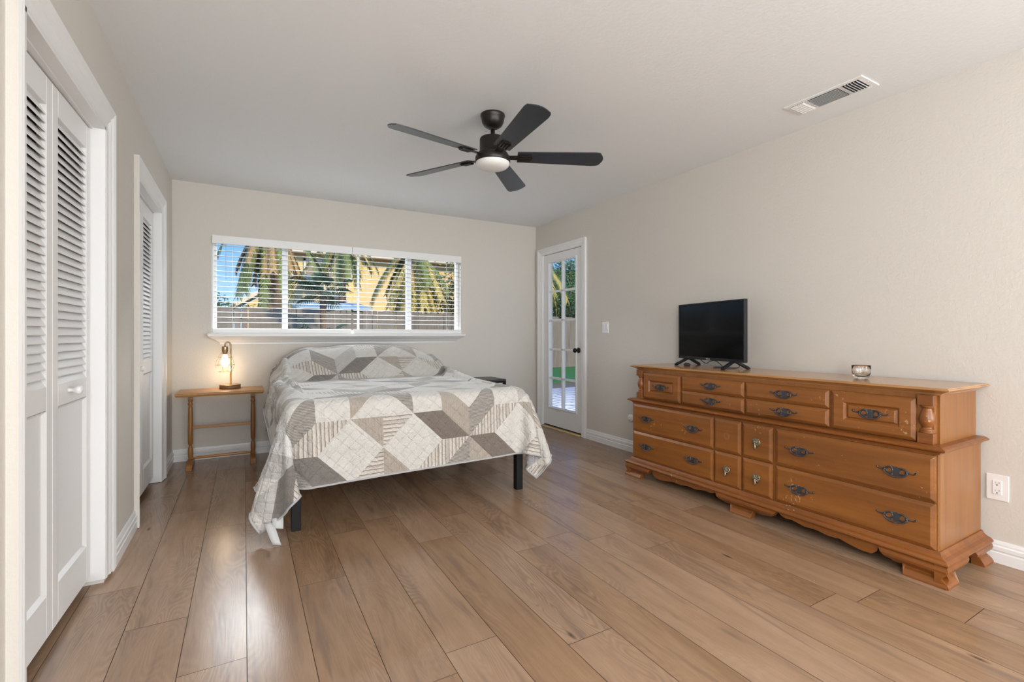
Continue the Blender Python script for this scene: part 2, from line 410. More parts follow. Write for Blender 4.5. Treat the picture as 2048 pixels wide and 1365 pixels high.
m = MB(); T = .14
m.box(XL - T, WX0, YB, YB + T, 0, ZC).box(WX1, XR + T, YB, YB + T, 0, ZC).box(WX0, WX1, YB, YB + T, 0, WZ0).box(WX0, WX1, YB, YB + T, WZ1, ZC)
structure(m.build('wall_back', 'wall_paint'))
m = MB(); m.box(XR, XR + T, YF0, DY0, 0, ZC).box(XR, XR + T, DY1, YB, 0, ZC).box(XR, XR + T, DY0, DY1, DZ, ZC)
structure(m.build('wall_right', 'wall_paint'))
m = MB(); m.box(XL - .12, XL, YF0, C1[0], 0, ZC).box(XL - .12, XL, C1[1], C2[0], 0, ZC).box(XL - .12, XL, C2[1], YB, 0, ZC)
m.box(XL - .12, XL, C1[0], C1[1], CZ, ZC).box(XL - .12, XL, C2[0], C2[1], CZ, ZC)
structure(m.build('wall_left', 'wall_paint'))
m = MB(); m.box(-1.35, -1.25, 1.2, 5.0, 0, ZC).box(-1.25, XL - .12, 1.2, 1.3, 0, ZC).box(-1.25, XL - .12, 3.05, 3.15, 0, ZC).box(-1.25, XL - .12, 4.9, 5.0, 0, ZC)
structure(m.build('wall_closet', 'closet_shade'))
m = MB().box(XL, XR, YF0 - .12, YF0, 0, ZC); structure(m.build('wall_front', 'wall_paint'))
m = MB()
for (x0, x1) in ((-.25, 1.25), (1.35, 2.85)):
    m.box(x0, x1, YF0, YF0 + .03, .55, .61).box(x0, x1, YF0, YF0 + .03, 2.29, 2.35).box(x0, x0 + .06, YF0, YF0 + .03, .61, 2.29).box(x1 - .06, x1, YF0, YF0 + .03, .61, 2.29)
structure(m.build('rear_fill_frame', 'vinyl_white'))  # added frames dressing the rear fill lamp; the wall behind is solid

# baseboards: stepped profile
BB = [(0, 0), (.015, 0), (.015, .048), (.011, .052), (.011, .056), (.015, .062), (.015, .078), (.010, .084), (.010, .092), (.006, .105), (0, .105)]
def baseboard(name, path):
    m = MB(); m.sweep(path, BB, XY); structure(m.build(name, 'white_trim'))
baseboard('baseboard_left', [(XL, 3.38), (XL, 2.825)])
baseboard('baseboard_corner', [(XR, DY1 + .09), (XR, YB), (XL, YB), (XL, 4.475)])
baseboard('baseboard_right', [(XR, YF0), (XR, DY0 - .085)])
baseboard('baseboard_front', [(XL, 1.72), (XL, YF0), (XR, YF0)])

# casings
CAS = [(.0, 0), (.0, .009), (.012, .011), (.016, .008), (.03, .010), (.045, .016), (.05, .012), (.062, .014), (.075, .022), (.08, .018), (.10, .025), (.10, 0)]
def casing(name, mapf, a0, a1, ztop, width=.10, zb=0.0, painted=False):
    k = width / .10; m = MB(); m.sweep([(a1, zb), (a1, ztop), (a0, ztop), (a0, zb)][::-1], [(o * k, h) for o, h in CAS], mapf)
    if painted:      # outer edges of the closet casings are brushed over with wall colour
        K = len(CAS); m.mi = [1 if (q < 3 * K and q % K == K - 2) else 0 for q in range(len(m.f))]
    structure(m.build(name, ['white_trim', 'wall_paint']))
LW = lambda a, b, h: (XL + h, a, b)
RW = lambda a, b, h: (XR - h, a, b)
casing('trim_1', LW, C1[0], C1[1], CZ, zb=.018, painted=True); casing('trim_2', LW, C2[0], C2[1], CZ, zb=.004, painted=True)
casing('trim_3', RW, DY0, DY1, DZ - .012, .078)
# jambs
m = MB()
for (a, b_), zb in ((C1, .02), (C2, .004)):
    m.box(-.665, -.532, b_ - .012, b_ + .0, zb, CZ).box(-.665, -.532, a, a + .012, zb, CZ).box(-.665, -.532, a, b_, CZ - .014, CZ)
structure(m.build('trim_4', 'door_white'))
m = MB(); m.box(XR - .002, XR + T, DY0, DY0 + .012, 0, DZ).box(XR - .002, XR + T, DY1 - .012, DY1, 0, DZ).box(XR - .002, XR + T, DY0, DY1, DZ - .014, DZ)
structure(m.build('trim_5', 'white_trim'))
m = MB(); m.prism([(3.152, 0), (3.165, .012), (3.24, .018), (3.31, .018), (3.31, 0)], lambda a, b, h: (a, h, b), DY0 + .012, DY1 - .012)
structure(m.build('trim_threshold', 'threshold_brass'))

# ------------------------------------------------------------------ louvred bifold closet doors
def bifold(dname, y0, y1, yknob, lean):
    root = bpy.data.objects.new(dname, None); COL.objects.link(root); root.location = (-.60, y0, 0); root['kind'] = 'structure'
    off = tuple(root.location); ROOT_OFF[root.name] = off
    ym = (y0 + y1) / 2
    for n_, (a, b_) in enumerate(((y0 + .014, ym - .002), (ym + .002, y1 - .014))):
        # panel runs from (xa, a) to (xb, b_)
        xa, xb = (-.583 - lean, -.583 - lean * .5) if n_ == 0 else (-.583 - lean * .5, -.583)
        ux = Vector((xb - xa, b_ - a, 0)); L = ux.length; ux.normalize(); nx_ = Vector((ux.y, -ux.x, 0))
        def W(s, z, d): return (xa + ux.x * s + nx_.x * d, a + ux.y * s + nx_.y * d, z)
        def bx(m, s0, s1, z0, z1, d0, d1):
            vs = [W(s, z, d) for d in (d0, d1) for (s, z) in ((s0, z0), (s1, z0), (s1, z1), (s0, z1))]
            m.add(vs, [(0, 3, 2, 1), (4, 5, 6, 7), (0, 1, 5, 4), (1, 2, 6, 5), (2, 3, 7, 6), (3, 0, 4, 7)])
        m = MB(); st = .052; zb, zt = .045, 1.995
        bx(m, 0, st, zb, zt, -.028, 0); bx(m, L - st, L, zb, zt, -.028, 0)
        bx(m, st, L - st, zb, .195, -.028, 0); bx(m, st, L - st, .835, .92, -.028, 0); bx(m, st, L - st, 1.895, zt, -.028, 0)
        # recessed flat panel with ogee edge
        bx(m, st, L - st, .195, .835, -.020, -.012)
        fr = [(st, .195), (L - st, .195), (L - st, .835), (st, .835)]
        vs = [W(s, z, 0) for s, z in fr] + [W(s + (.012 if s < L / 2 else -.012), z + (.012 if z < .5 else -.012), -.0119) for s, z in fr]
        m.add(vs, [(i, (i + 1) % 4, 4 + (i + 1) % 4, 4 + i) for i in range(4)])
        p = m.build('door_panel', 'door_white', root, off, bevel=.002, seg=1)
        lv = MB(); zz = .935
        while zz < 1.885:
            c0 = (-.003, zz - .0185); c1 = (-.022, zz + .0175)
            th = .0030
            pr = [(c0[0], c0[1] - th), (c0[0] + .001, c0[1]), (c0[0], c0[1] + th), (c1[0], c1[1] + th), (c1[0], c1[1] - th)]
            vs = [W(s, z, d) for s in (st - .004, L - st + .004) for d, z in pr]; k = len(pr)
            lv.add(vs, [tuple(range(k))[::-1], tuple(range(k, 2 * k))] + [(i, (i + 1) % k, k + (i + 1) % k, k + i) for i in range(k)])
            zz += .0305
        lv.build('louvres', 'door_white', p, off)
        if a <= yknob <= b_:
            kb = MB(); s = yknob - a; c = W(s, .885, 0)
            kb.lathe([(.010, 0), (.007, .006), (.007, .016), (.014, .022), (.018, .030), (.016, .038), (.008, .043), (0, .044)], c, 'X', 24)
            kb.build('knob', 'door_white', p, off)
    m = MB(); m.box(-.60, -.575, y0 + .012, y1 - .012, 2.0, CZ - .014); m.build('door_track', 'door_white', root, off)
bifold('door_2', C1[0], C1[1], 2.43, .018)
bifold('door_3', C2[0], C2[1], 3.74, .006)

# ------------------------------------------------------------------ glazed garden door (door_1)
def garden_door():
    root = bpy.data.objects.new('door_1', None); COL.objects.link(root); root.location = (3.2, DY0, 0); root['kind'] = 'structure'
    off = tuple(root.location); ROOT_OFF[root.name] = off
    x0, x1 = 3.182, 3.222; a, b_, z0, z1 = DY0 + .015, DY1 - .015, .028, DZ - .018
    ga, gb, gz0, gz1 = 4.196, 4.716, .245, 1.955
    m = MB(); m.box(x0, x1, a, ga, z0, z1).box(x0, x1, gb, b_, z0, z1).box(x0, x1, ga, gb, z0, gz0).box(x0, x1, ga, gb, gz1, z1)
    slab = m.build('door_panel', 'white_trim', root, off)
    m = MB(); ym = (ga + gb) / 2
    prof = [(-.018, 0), (-.010, -.008), (.010, -.008), (.018, 0)]
    m.box(x0 - .002, x1, ym - .011, ym + .011, gz0, gz1)
    n = 5; hz = (gz1 - gz0) / n
    for i in range(1, n): z = gz0 + i * hz; m.box(x0 - .002, x1, ga, gb, z - .012, z + .012)
    # raised bead around the whole lite
    m.sweep([(ga, gz0), (ga, gz1), (gb, gz1), (gb, gz0)], [(0, 0), (0, .008), (.006, .011), (.016, .009), (.024, 0)], lambda p, q, h: (x0 - h, p, q), closed=True)
    m.build('muntin_grid', 'white_trim', root, off, bevel=.003)
    m = MB(); m.box(3.203, 3.207, ga, gb, gz0, gz1); m.build('pane', 'pane_glass', root, off)
    m = MB(); c = (x0, 4.145, .93)
    m.lathe([(.030, 0), (.031, .004), (.026, .010), (.012, .014), (.010, .030), (.014, .036), (.024, .044), (.027, .054), (.022, .064), (.010, .069), (0, .070)], c, '-X', 28)
    m.build('door_handle', 'knob_black', root, off)
    m = MB()
    for z in (.30, 1.08, 1.82): m.box(x0 - .006, x0 + .004, b_ - .004, b_ + .010, z - .045, z + .045)
    m.build('hinge', 'plastic_white', root, off)
    m = MB(); m.box(x0 + .004, x1 - .004, a, b_, .016, .028); m.build('door_sweep', 'black_slot', root, off)
garden_door()

# ------------------------------------------------------------------ bed window (window_1)
def bed_window():
    root = bpy.data.objects.new('window_1', None); COL.objects.link(root); root.location = (1.0, 5.1, WZ0); root['kind'] = 'structure'
    off = tuple(root.location); ROOT_OFF[root.name] = off
    y0, y1 = 5.075, 5.125; zb, zt = 1.13, WZ1
    m = MB(); m.box(WX0, -.215, y0, y1, zb, zt).box(2.128, WX1, y0, y1, zb, zt).box(-.215, 2.128, y0, y1, 1.105, 1.148).box(-.215, 2.128, y0, y1, zt - .04, zt)
    for x0, x1, d in ((.322, .372, 0), (1.03, 1.048, .006), (1.548, 1.602, 0)): m.box(x0, x1, y0 + d, y1 - d, 1.148, zt - .04)
    m.build('window_frame', 'vinyl_white', root, off, bevel=.003, seg=1)
    m = MB(); m.box(-.215, 2.128, 5.098, 5.102, 1.148, zt - .04); m.build('pane', 'pane_glass', root, off)
    m = MB(); m.box(-.277, 2.172, 4.893, 5.0, 1.098, 1.112).box(WX0, WX1, 5.0, 5.08, 1.098, 1.112)
    m.build('window_sill', 'white_trim', root, off, bevel=.004)
    # crown-shaped apron with mitred returns
    m = MB(); prof = [(0, 1.098), (.102, 1.098), (.102, 1.088), (.092, 1.080), (.070, 1.066), (.046, 1.054), (.034, 1.042), (.020, 1.034), (.012, 1.024), (.012, 1.016), (0, 1.014)]
    m.sweep([(2.066, YB), (2.066, YB - .001), (-.172, YB - .001), (-.172, YB)], prof, XY)
    m.build('window_apron', 'white_trim', root, off)
bed_window()

def blind(name, x0, x1, label, rail_y, wands):
    t = thing(name, label, 'blind', ((x0 + x1) / 2, 4.97, 1.95), group='faux wood blinds in the bed window')
    m = MB(); prof = [(0, 0), (0, .066), (.004, .070), (.010, .070), (.012, .066), (.012, .004), (.009, 0)]
    m.add([(x, 4.993 - o, 1.918 + z * 1.06) for x in (x0, x1) for o, z in prof], [tuple(range(7))[::-1], tuple(range(7, 14))] + [(i, (i + 1) % 7, 7 + (i + 1) % 7, 7 + i) for i in range(7)])
    m.build('valance', 'blind_white', t)
    m = MB().box(x0 + .012, x1 - .012, 4.997, 5.045, 1.935, 1.975); m.build('headrail', 'blind_white', t)
    m = MB(); z = 1.905; zs = []
    while z > 1.175:
        zs.append(z); a = R_(-3)
        pts = []
        for k in range(7):
            u = (k / 6 - .5); pts.append((5.021 + .050 * u, z + .0022 * (1 - 4 * u * u) - .050 * u * math.sin(a)))
        top = [(y, zz + .0014) for y, zz in pts]; bot = [(y, zz - .0014) for y, zz in pts][::-1]; pr = top + bot; k = len(pr)
        m.add([(x, y, zz) for x in (x0 + .014, x1 - .008) for y, zz in pr], [tuple(range(k))[::-1], tuple(range(k, 2 * k))] + [(i, (i + 1) % k, k + (i + 1) % k, k + i) for i in range(k)], 0, False)
        z -= .0462
    m.build('slats', 'slat_white', t)
    m = MB()
    m.prism([(rail_y - .025, 1.1125), (rail_y + .025, 1.1125), (rail_y + .026, 1.122), (rail_y + .018, 1.152), (rail_y - .012, 1.158), (rail_y - .024, 1.150), (rail_y - .027, 1.122)], lambda a, b, h: (h, a, b), x0 + .005, x1 - .005)
    m.build('bottom_rail', 'blind_white', t, bevel=.002, seg=1)
    n = 3
    for i in range(n):
        x = x0 + (x1 - x0) * (.13 + .74 * i / (n - 1))
        m = MB(); m.tube([(x, 4.9955, 1.92), (x, 4.9955, 1.155), (x, 5.0465, 1.153), (x, 5.0465, 1.92)], .0007, 5)
        m.build('ladder_cord', 'blind_white', t)
    for x in wands:
        m = MB(); m.tube([(x, 4.990, 1.92), (x, 4.988, 1.60 if x < 0 else 1.5)], .0012, 6); m.build('pull_cord', 'window_dark', t)
blind('window_blind', -.246, .957, 'white slatted blind over the left half of the window above the bed', 5.016, (-.14,))
blind('window_blind', .961, 2.154, 'white slatted blind over the right half of the window, its bottom rail raised forward', 4.990, ())

# ------------------------------------------------------------------ wall plates, ceiling vent
def light_switch():
    y, z = 3.688, 1.174
    t = thing('light_switch', 'white two-gang rocker light switch beside the glazed garden door', 'light switch', (XR, y, z))
    m = MB().box(XR - .006, XR, y - .047, y + .047, z - .057, z + .057); m.build('plate', 'plastic_white', t, bevel=.003)
    for s in (-1, 1):
        m = MB(); c = y + s * .023; m.add([(XR - .006, c - .016, z - .033), (XR - .006, c + .016, z - .033), (XR - .006, c + .016, z + .033), (XR - .006, c - .016, z + .033),
             (XR - .007, c - .016, z - .033), (XR - .007, c + .016, z - .033), (XR - .012, c + .016, z + .033), (XR - .012, c - .016, z + .033)],
            [(0, 3, 2, 1), (4, 5, 6, 7), (0, 1, 5, 4), (1, 2, 6, 5), (2, 3, 7, 6), (3, 0, 4, 7)])
        m.build('rocker', 'vinyl_white', t, bevel=.001)
light_switch()
def outlet():
    y, z = .838, .362
    t = thing('wall_outlet', 'white double socket outlet low on the wall at the near end of the dresser', 'outlet', (XR, y, z))
    m = MB().box(XR - .005, XR, y - .040, y + .040, z - .062, z + .062); m.build('plate', 'plastic_white', t, bevel=.003)
    m = MB().box(XR - .008, XR - .004, y - .017, y + .017, z - .034, z + .034); f = m.build('socket_face', 'plastic_white', t, bevel=.002)
    for dz in (-.019, .019):
        m = MB(); m.box(XR - .0085, XR - .0078, y - .0082, y - .0068, z + dz + .000, z + dz + .008).box(XR - .0085, XR - .0078, y + .0055, y + .0068, z + dz + .001, z + dz + .007)
        m.lathe([(.0028, 0), (.0028, .0006), (0, .0006)], (XR - .0079, y, z + dz - .007), '-X', 12)
        m.build('slots', 'black_slot', f)
    y, z = 3.33, .315
    t = thing('wall_socket', 'round white wall socket just behind the far end of the dresser', 'socket', (XR, y, z))
    m = MB().lathe([(.036, 0), (.036, .006), (.033, .010), (0, .011)], (XR, y, z), '-X', 32); f = m.build('plate', 'plastic_white', t)
    m = MB()
    for a in (-90, 30, 150): m.lathe([(.0032, 0), (.0032, .0008), (0, .0008)], (XR - .0105, y + .013 * math.cos(R_(a)), z + .013 * math.sin(R_(a))), '-X', 10)
    m.build('slots', 'black_slot', f)
outlet()
def ceiling_vent():
    x0, x1, y0, y1 = 2.768, 2.958, 1.238, 1.645
    t = thing('ceiling_vent', 'white metal air vent with three banks of louvres on the ceiling', 'air vent', ((x0 + x1) / 2, (y0 + y1) / 2, ZC))
    m = MB(); ix0, ix1 = x0 + .028, x1 - .028; secs = [(1.268, 1.352), (1.366, 1.528), (1.542, 1.618)]
    m.box(x0, ix0, y0, y1, ZC - .006, ZC).box(ix1, x1, y0, y1, ZC - .006, ZC)
    ys = [y0] + [v for s_ in secs for v in s_] + [y1]
    for i in range(0, len(ys), 2): m.box(ix0, ix1, ys[i], ys[i + 1], ZC - .006, ZC)
    m.build('frame', 'plastic_white', t, bevel=.002, seg=1)
    m = MB().box(ix0, ix1, y0 + .02, y1 - .02, ZC - .0015, ZC - .0005); m.build('shade_sheet', 'black_slot', t)  # flat black sheet standing in for the shade inside the vent
    def bank(horizontal, a, b_, n, tilt):
        m = MB()
        for i in range(n):
            f = (i + .5) / n
            if horizontal:   # blades run along y
                c = (ix0 + (ix1 - ix0) * f, (a + b_) / 2, ZC - .008); m.obox(c, (0, 1, 0), (math.cos(tilt), 0, math.sin(tilt)), (-math.sin(tilt), 0, math.cos(tilt)), (b_ - a) / 2, .0052, .0006)
            else:
                c = ((ix0 + ix1) / 2, a + (b_ - a) * f, ZC - .008); m.obox(c, (1, 0, 0), (0, math.cos(tilt), math.sin(tilt)), (0, -math.sin(tilt), math.cos(tilt)), (ix1 - ix0) / 2, .0062, .0006)
        m.build('louvres', 'plastic_white', t)
    bank(False, *secs[0], 6, R_(62)); bank(True, *secs[1], 9, R_(48)); bank(False, *secs[2], 6, R_(-30))
    for y in (y0 + .012, y1 - .012):
        m = MB().lathe([(.004, 0), (.003, -.002), (0, -.0022)], ((x0 + x1) / 2, y, ZC - .006), 'Z', 10); m.build('screw', 'plastic_white', t)
ceiling_vent()

# ------------------------------------------------------------------ dresser
def dresser():
    yc = 1.84; xb = 3.150
    t = thing('dresser', 'long honey-brown wooden dresser with turned corner posts and bracket feet against the right wall', 'dresser', (2.9, yc, 0))
    xl, xu = 2.668, 2.712            # face planes of lower and upper case
    l0, l1, u0, u1 = yc - .948, yc + .942, yc - .930, yc + .926
    m = MB(); m.box(xl + .004, xb, l0, l1, .10, .575)
    m.box(xl, xl + .01, l0, l0 + .018, .135, .575).box(xl, xl + .01, l1 - .012, l1, .135, .575)
    m.build('lower_case', 'maple_z', t, bevel=.002, seg=1)
    m = MB(); m.box(xu + .03, xb, u0, u1, .60, .84).box(xu + .004, xu + .03, u0 + .012, u1 - .012, .60, .84)
    m.build('upper_case', 'maple_z', t, bevel=.002, seg=1)
    def mould(name, y0, y1, xf, prof, mat, z):
        m = MB(); m.sweep([(xb, y0), (xf, y0), (xf, y1), (xb, y1)][::-1], prof, XY)
        # path reversed: travels so that left is outwards
        return m
    # top board with ogee edge
    P = [(-.20, .826), (.008, .826), (.014, .832), (.018, .836), (.024, .838), (.040, .846), (.050, .850), (.052, .853), (.050, .857), (.046, .858), (.044, .862), (-.20, .862)]
    path = [(xb, u0), (xu + .01, u0), (xu + .01, u1), (xb, u1)]
    m = MB(); m.sweep(path, [(-o + 0, z) for o, z in P] if False else P, XY); m.box(xu + .15, xb, u0 + .10, u1 - .10, .828, .8618)
    m.build('top', 'maple_top', t)
    P = [(-.10, .568), (.002, .568), (.006, .576), (.012, .580), (.024, .584), (.030, .588), (.031, .593), (.026, .597), (.012, .603), (-.10, .606)]
    m = MB(); m.sweep([(xb, l0), (xl, l0), (xl, l1), (xb, l1)], P, XY); m.build('waist_moulding', 'maple_dark', t)
    P = [(-.06, .095), (.040, .095), (.046, .100), (.046, .106), (.040, .112), (.036, .116), (.022, .122), (.012, .130), (.006, .142), (-.06, .145)]
    m = MB(); m.sweep([(xb, l0), (xl, l0), (xl, l1), (xb, l1)], P, XY); m.build('base_moulding', 'maple_dark', t)
    # scalloped apron on the front
    def scallop(y):
        # distance below base moulding; symmetric groups between feet
        return 0
    m = MB(); xa = xl - .020
    # keypoints (y from right end), depth of lower edge
    def apron_poly(ya, yb, mirror):
        n = 60; pts = []
        for i in range(n + 1):
            s_ = i / n
            # bracket-like scallops: deep near both ends, wavy, shallow notch at the very middle
            d = .012 + .018 * (math.sin(s_ * math.pi * 5) ** 2) ** .7 + .018 * abs(2 * s_ - 1) * 0
            if s_ < .12 or s_ > .88: d = .045 - .033 * (min(s_, 1 - s_) / .12)
            pts.append((ya + (yb - ya) * s_, .096 - d))
        return [(ya, .098)] + pts + [(yb, .098)]
    def wave(ya, yb, flip):
        """long serpentine apron section hanging under the moulding, deepest at one end"""
        keys = [(0, .002), (.03, .020), (.08, .030), (.16, .026), (.20, .030), (.30, .040), (.36, .037), (.42, .036), (.52, .045), (.60, .044), (.64, .040), (.74, .052), (.84, .060), (.93, .058), (.97, .040), (1, .002)]
        pts = [(k if not flip else 1 - k, d) for k, d in keys]; pts.sort()
        poly = [(ya + (yb - ya) * k, .096 - d) for k, d in pts]
        return [(ya, .099)] + poly + [(yb, .099)]
    FW = .20
    for ya, yb, fl in ((l0 + .215, yc - .235, False), (yc + .165, l1 - .215, True)):
        m = MB(); m.prism(wave(ya, yb, not fl), lambda a, b, h: (h, a, b), xa, xa + .018)
        m.build('scalloped_apron', 'maple_y', t, bevel=.0015, seg=1)
    # bracket feet : profile cross-section (bulging top, narrow waist, flared toe) trimmed to a bracket outline
    prof = [(.0, .096), (.016, .094), (.024, .086), (.026, .074), (.022, .062), (.010, .050), (.002, .040), (.002, .034), (.012, .028), (.022, .018), (.028, .008), (.028, 0)]
    def foot_front(ya, yb, toe_a, toe_b):
        """front bracket between ya..yb ; lower toe only between toe_a..toe_b"""
        m = MB(); n = 28
        cols = [ya + (yb - ya) * i / n for i in range(n + 1)]
        def low(y):
            if toe_a <= y <= toe_b: return 0
            d = (toe_a - y) / max(1e-6, toe_a - ya) if y < toe_a else (y - toe_b) / max(1e-6, yb - toe_b)
            return (.050 if d < .35 else .050 + .0) + (.018 * max(0, math.sin(d * math.pi * 1.6)) * -0.6) + .040 * max(0, d - .78) / .22
        vs = []; fs = []; K = len(prof)
        for y in cols:
            lo = low(y)
            for o, z in prof:
                zz = max(z, lo); oo = o if z >= lo else np.interp(lo, [q[1] for q in prof[::-1]], [q[0] for q in prof[::-1]])
                vs.append((xl - .018 - oo, y, zz))
            vs.append((xl + .004, y, max(lo, 0))); vs.append((xl + .004, y, .096))
        K += 2
        for i in range(n):
            for k in range(K): k2 = (k + 1) % K; fs.append((i * K + k, i * K + k2, (i + 1) * K + k2, (i + 1) * K + k))
        fs += [tuple(range(K))[::-1], tuple(n * K + k for k in range(K))]
        m.add(vs, fs); return m
    for nm, ya, yb, ta, tb in (('foot', l0 - .040, l0 + .215, l0 - .040, l0 + .115), ('foot', yc - .235, yc + .165, yc - .09, yc + .055), ('foot', l1 - .215, l1 + .040, l1 - .115, l1 + .040)):
        foot_front(ya, yb, ta, tb).build('foot', 'maple_dark', t)
    # side feet (near end front return and back foot), same profile turned round the corner
    def foot_side(y_face, sgn, xa_, xb_, ta, tb):
        m = MB(); n = 24; vs = []; fs = []; K = len(prof) + 2
        for i in range(n + 1):
            x = xa_ + (xb_ - xa_) * i / n
            if ta <= x <= tb: lo = 0
            else:
                d = (ta - x) / max(1e-6, ta - xa_) if x < ta else (x - tb) / max(1e-6, xb_ - tb)
                lo = .046 + .045 * max(0, d - .5) / .5 + .010 * math.sin(d * math.pi * 2)
            for o, z in prof:
                zz = max(z, lo); oo = o if z >= lo else np.interp(lo, [q[1] for q in prof[::-1]], [q[0] for q in prof[::-1]])
                vs.append((x, y_face + sgn * (.018 + oo), zz))
            vs.append((x, y_face - sgn * .004, lo)); vs.append((x, y_face - sgn * .004, .096))
        for i in range(n):
            for k in range(K): k2 = (k + 1) % K; fs.append((i * K + k, i * K + k2, (i + 1) * K + k2, (i + 1) * K + k))
        fs += [tuple(range(K))[::-1], tuple(n * K + k for k in range(K))]
        m.add(vs, fs); return m
    for yf, sg in ((l0, -1), (l1, 1)):
        foot_side(yf, sg, xl - .040, xl + .205, xl - .040, xl + .075).build('foot', 'maple_dark', t)
        foot_side(yf, sg, xb - .20, xb, xb - .115, xb).build('foot', 'maple_dark', t)
    # drawers
    def front(name, y0, y1, z0, z1, xf, mat='maple_y', kind='flat'):
        m = MB(); d0, d1, e = .002, .016, .017
        O = [(y0, z0), (y1, z0), (y1, z1), (y0, z1)]
        vs = [(xf + .006, y, z) for y, z in O] + [(xf - d0 - .004, y, z) for y, z in O]
        I = [(y0 + e, z0 + e), (y1 - e, z0 + e), (y1 - e, z1 - e), (y0 + e, z1 - e)]
        vs += [(xf - d1, y, z) for y, z in I]
        fs = [(3, 2, 1, 0)] + [(i, (i + 1) % 4, 4 + (i + 1) % 4, 4 + i) for i in range(4)] + [(4 + i, 4 + (i + 1) % 4, 8 + (i + 1) % 4, 8 + i) for i in range(4)]
        if kind == 'flat': fs.append((8, 9, 10, 11)); m.add(vs, fs)
        else:
            g1 = .062; G = [(y0 + g1, z0 + g1 * .86), (y1 - g1, z0 + g1 * .86), (y1 - g1, z1 - g1 * .86), (y0 + g1, z1 - g1 * .86)]
            g2 = .010; G2 = [(y0 + g1 + g2, z0 + g1 * .86 + g2), (y1 - g1 - g2, z0 + g1 * .86 + g2), (y1 - g1 - g2, z1 - g1 * .86 - g2), (y0 + g1 + g2, z1 - g1 * .86 - g2)]
            g3 = .022; G3 = [(y0 + g1 + g3, z0 + g1 * .86 + g3 * .8), (y1 - g1 - g3, z0 + g1 * .86 + g3 * .8), (y1 - g1 - g3, z1 - g1 * .86 - g3 * .8), (y0 + g1 + g3, z1 - g1 * .86 - g3 * .8)]
            vs += [(xf - d1, y, z) for y, z in G] + [(xf - .003, y, z) for y, z in G2] + [(xf - .011, y, z) for y, z in G3]
            for a in (8, 12, 16): fs += [(a + i, a + (i + 1) % 4, a + 4 + (i + 1) % 4, a + 4 + i) for i in range(4)]
            fs.append((20, 21, 22, 23)); m.add(vs, fs)
        m2 = m.build(name, mat, t, bevel=.0012, seg=1); return m2
    def bail(parent, y, z, xf, s=1.0):
        """pierced back plate with scroll tips and a hanging bail"""
        W = .0765 * s; h = .021 * s; m = MB()
        f = lambda a, b, hh: (xf - hh, y + a * s, z + b * s)
        # shield in the middle
        sh = [(0, .021), (.006, .017), (.014, .019), (.017, .010), (.012, .0), (.016, -.010), (.014, -.017), (.004, -.021), (-.004, -.021), (-.014, -.017), (-.016, -.010), (-.012, 0), (-.017, .010), (-.014, .019), (-.006, .017)]
        m.prism(sh, f, 0, .0035)
        for sg in (-1, 1):
            loop = []
            for k in range(18):
                a = 2 * math.pi * k / 18; loop.append(f(sg * (.0265 + .0135 * math.cos(a)), .001 + .0125 * math.sin(a), .0025))
            m.tube(loop, .0026 * s, 6, closed=True)
            arm = [(.012, .015), (.024, .0165), (.036, .012), (.046, .004), (.056, -.001), (.066, -.001), (.073, .004), (.0765, .006)]
            m.tube([f(sg * a, b, .003) for a, b in arm], [.003 * s, .004 * s, .0045 * s, .004 * s, .0032 * s, .0026 * s, .003 * s, .0036 * s], 7)
            m.lathe([(0, 0), (.0045 * s, .0015), (.0045 * s, .005), (0, .0065)], f(sg * .0755, .006, 0), '-X', 10)
            m.lathe([(.004 * s, 0), (.0035 * s, .010), (.005 * s, .013), (0, .015)], f(sg * .043, .004, 0), '-X', 10)
            low = [(.040, -.006), (.034, -.012), (.022, -.017), (.012, -.016)]
            m.tube([f(sg * a, b, .0025) for a, b in low], .0024 * s, 6)
        p = m.build('pull', 'pewter', parent)
        m = MB(); n = 16; pts = []; rr = []
        for k in range(n + 1):
            a = math.pi * k / n; pts.append(f(-.046 * math.cos(a), .003 - .0275 * math.sin(a) ** .8, .011 + .004 * math.sin(a))); rr.append((.0022 + .0013 * math.sin(a)) * s)
        m.tube(pts, rr, 8)
        for q in (-.008, 0, .008): m.lathe([(0, -.004), (.0038 * s, -.002), (.0038 * s, .002), (0, .004)], f(q, -.0245, .0152), 'Y', 10)
        m.build('bail', 'pewter', parent)
    def rosette(parent, y, z, xf):
        m = MB(); m.lathe([(.0255, 0), (.0262, .002), (.0235, .005), (.021, .004), (.018, .0055), (.012, .0045), (.008, .008), (.004, .010), (0, .0105)], (xf, y, z), '-X', 28)
        for k in range(8):
            a = 2 * math.pi * k / 8 + .2
            m.tube([(xf - .006, y + .006 * math.cos(a), z + .006 * math.sin(a)), (xf - .0065, y + .015 * math.cos(a + .15), z + .015 * math.sin(a + .15)), (xf - .005, y + .021 * math.cos(a), z + .021 * math.sin(a))], [.0022, .0028, .0014], 6)
        m.build('pull', 'antique_brass', parent)
        m = MB(); m.lathe([(0, -.044), (.002, -.042), (.0035, -.038), (.0062, -.034), (.0075, -.027), (.006, -.018), (.0035, -.012), (.003, -.004), (0, 0)], (xf - .014, y, z), 'Z', 14)
        m.build('pendant', 'antique_brass', parent)
    g_ = .003
    zl = [(.352 + .0035, .562), (.143, .349)]
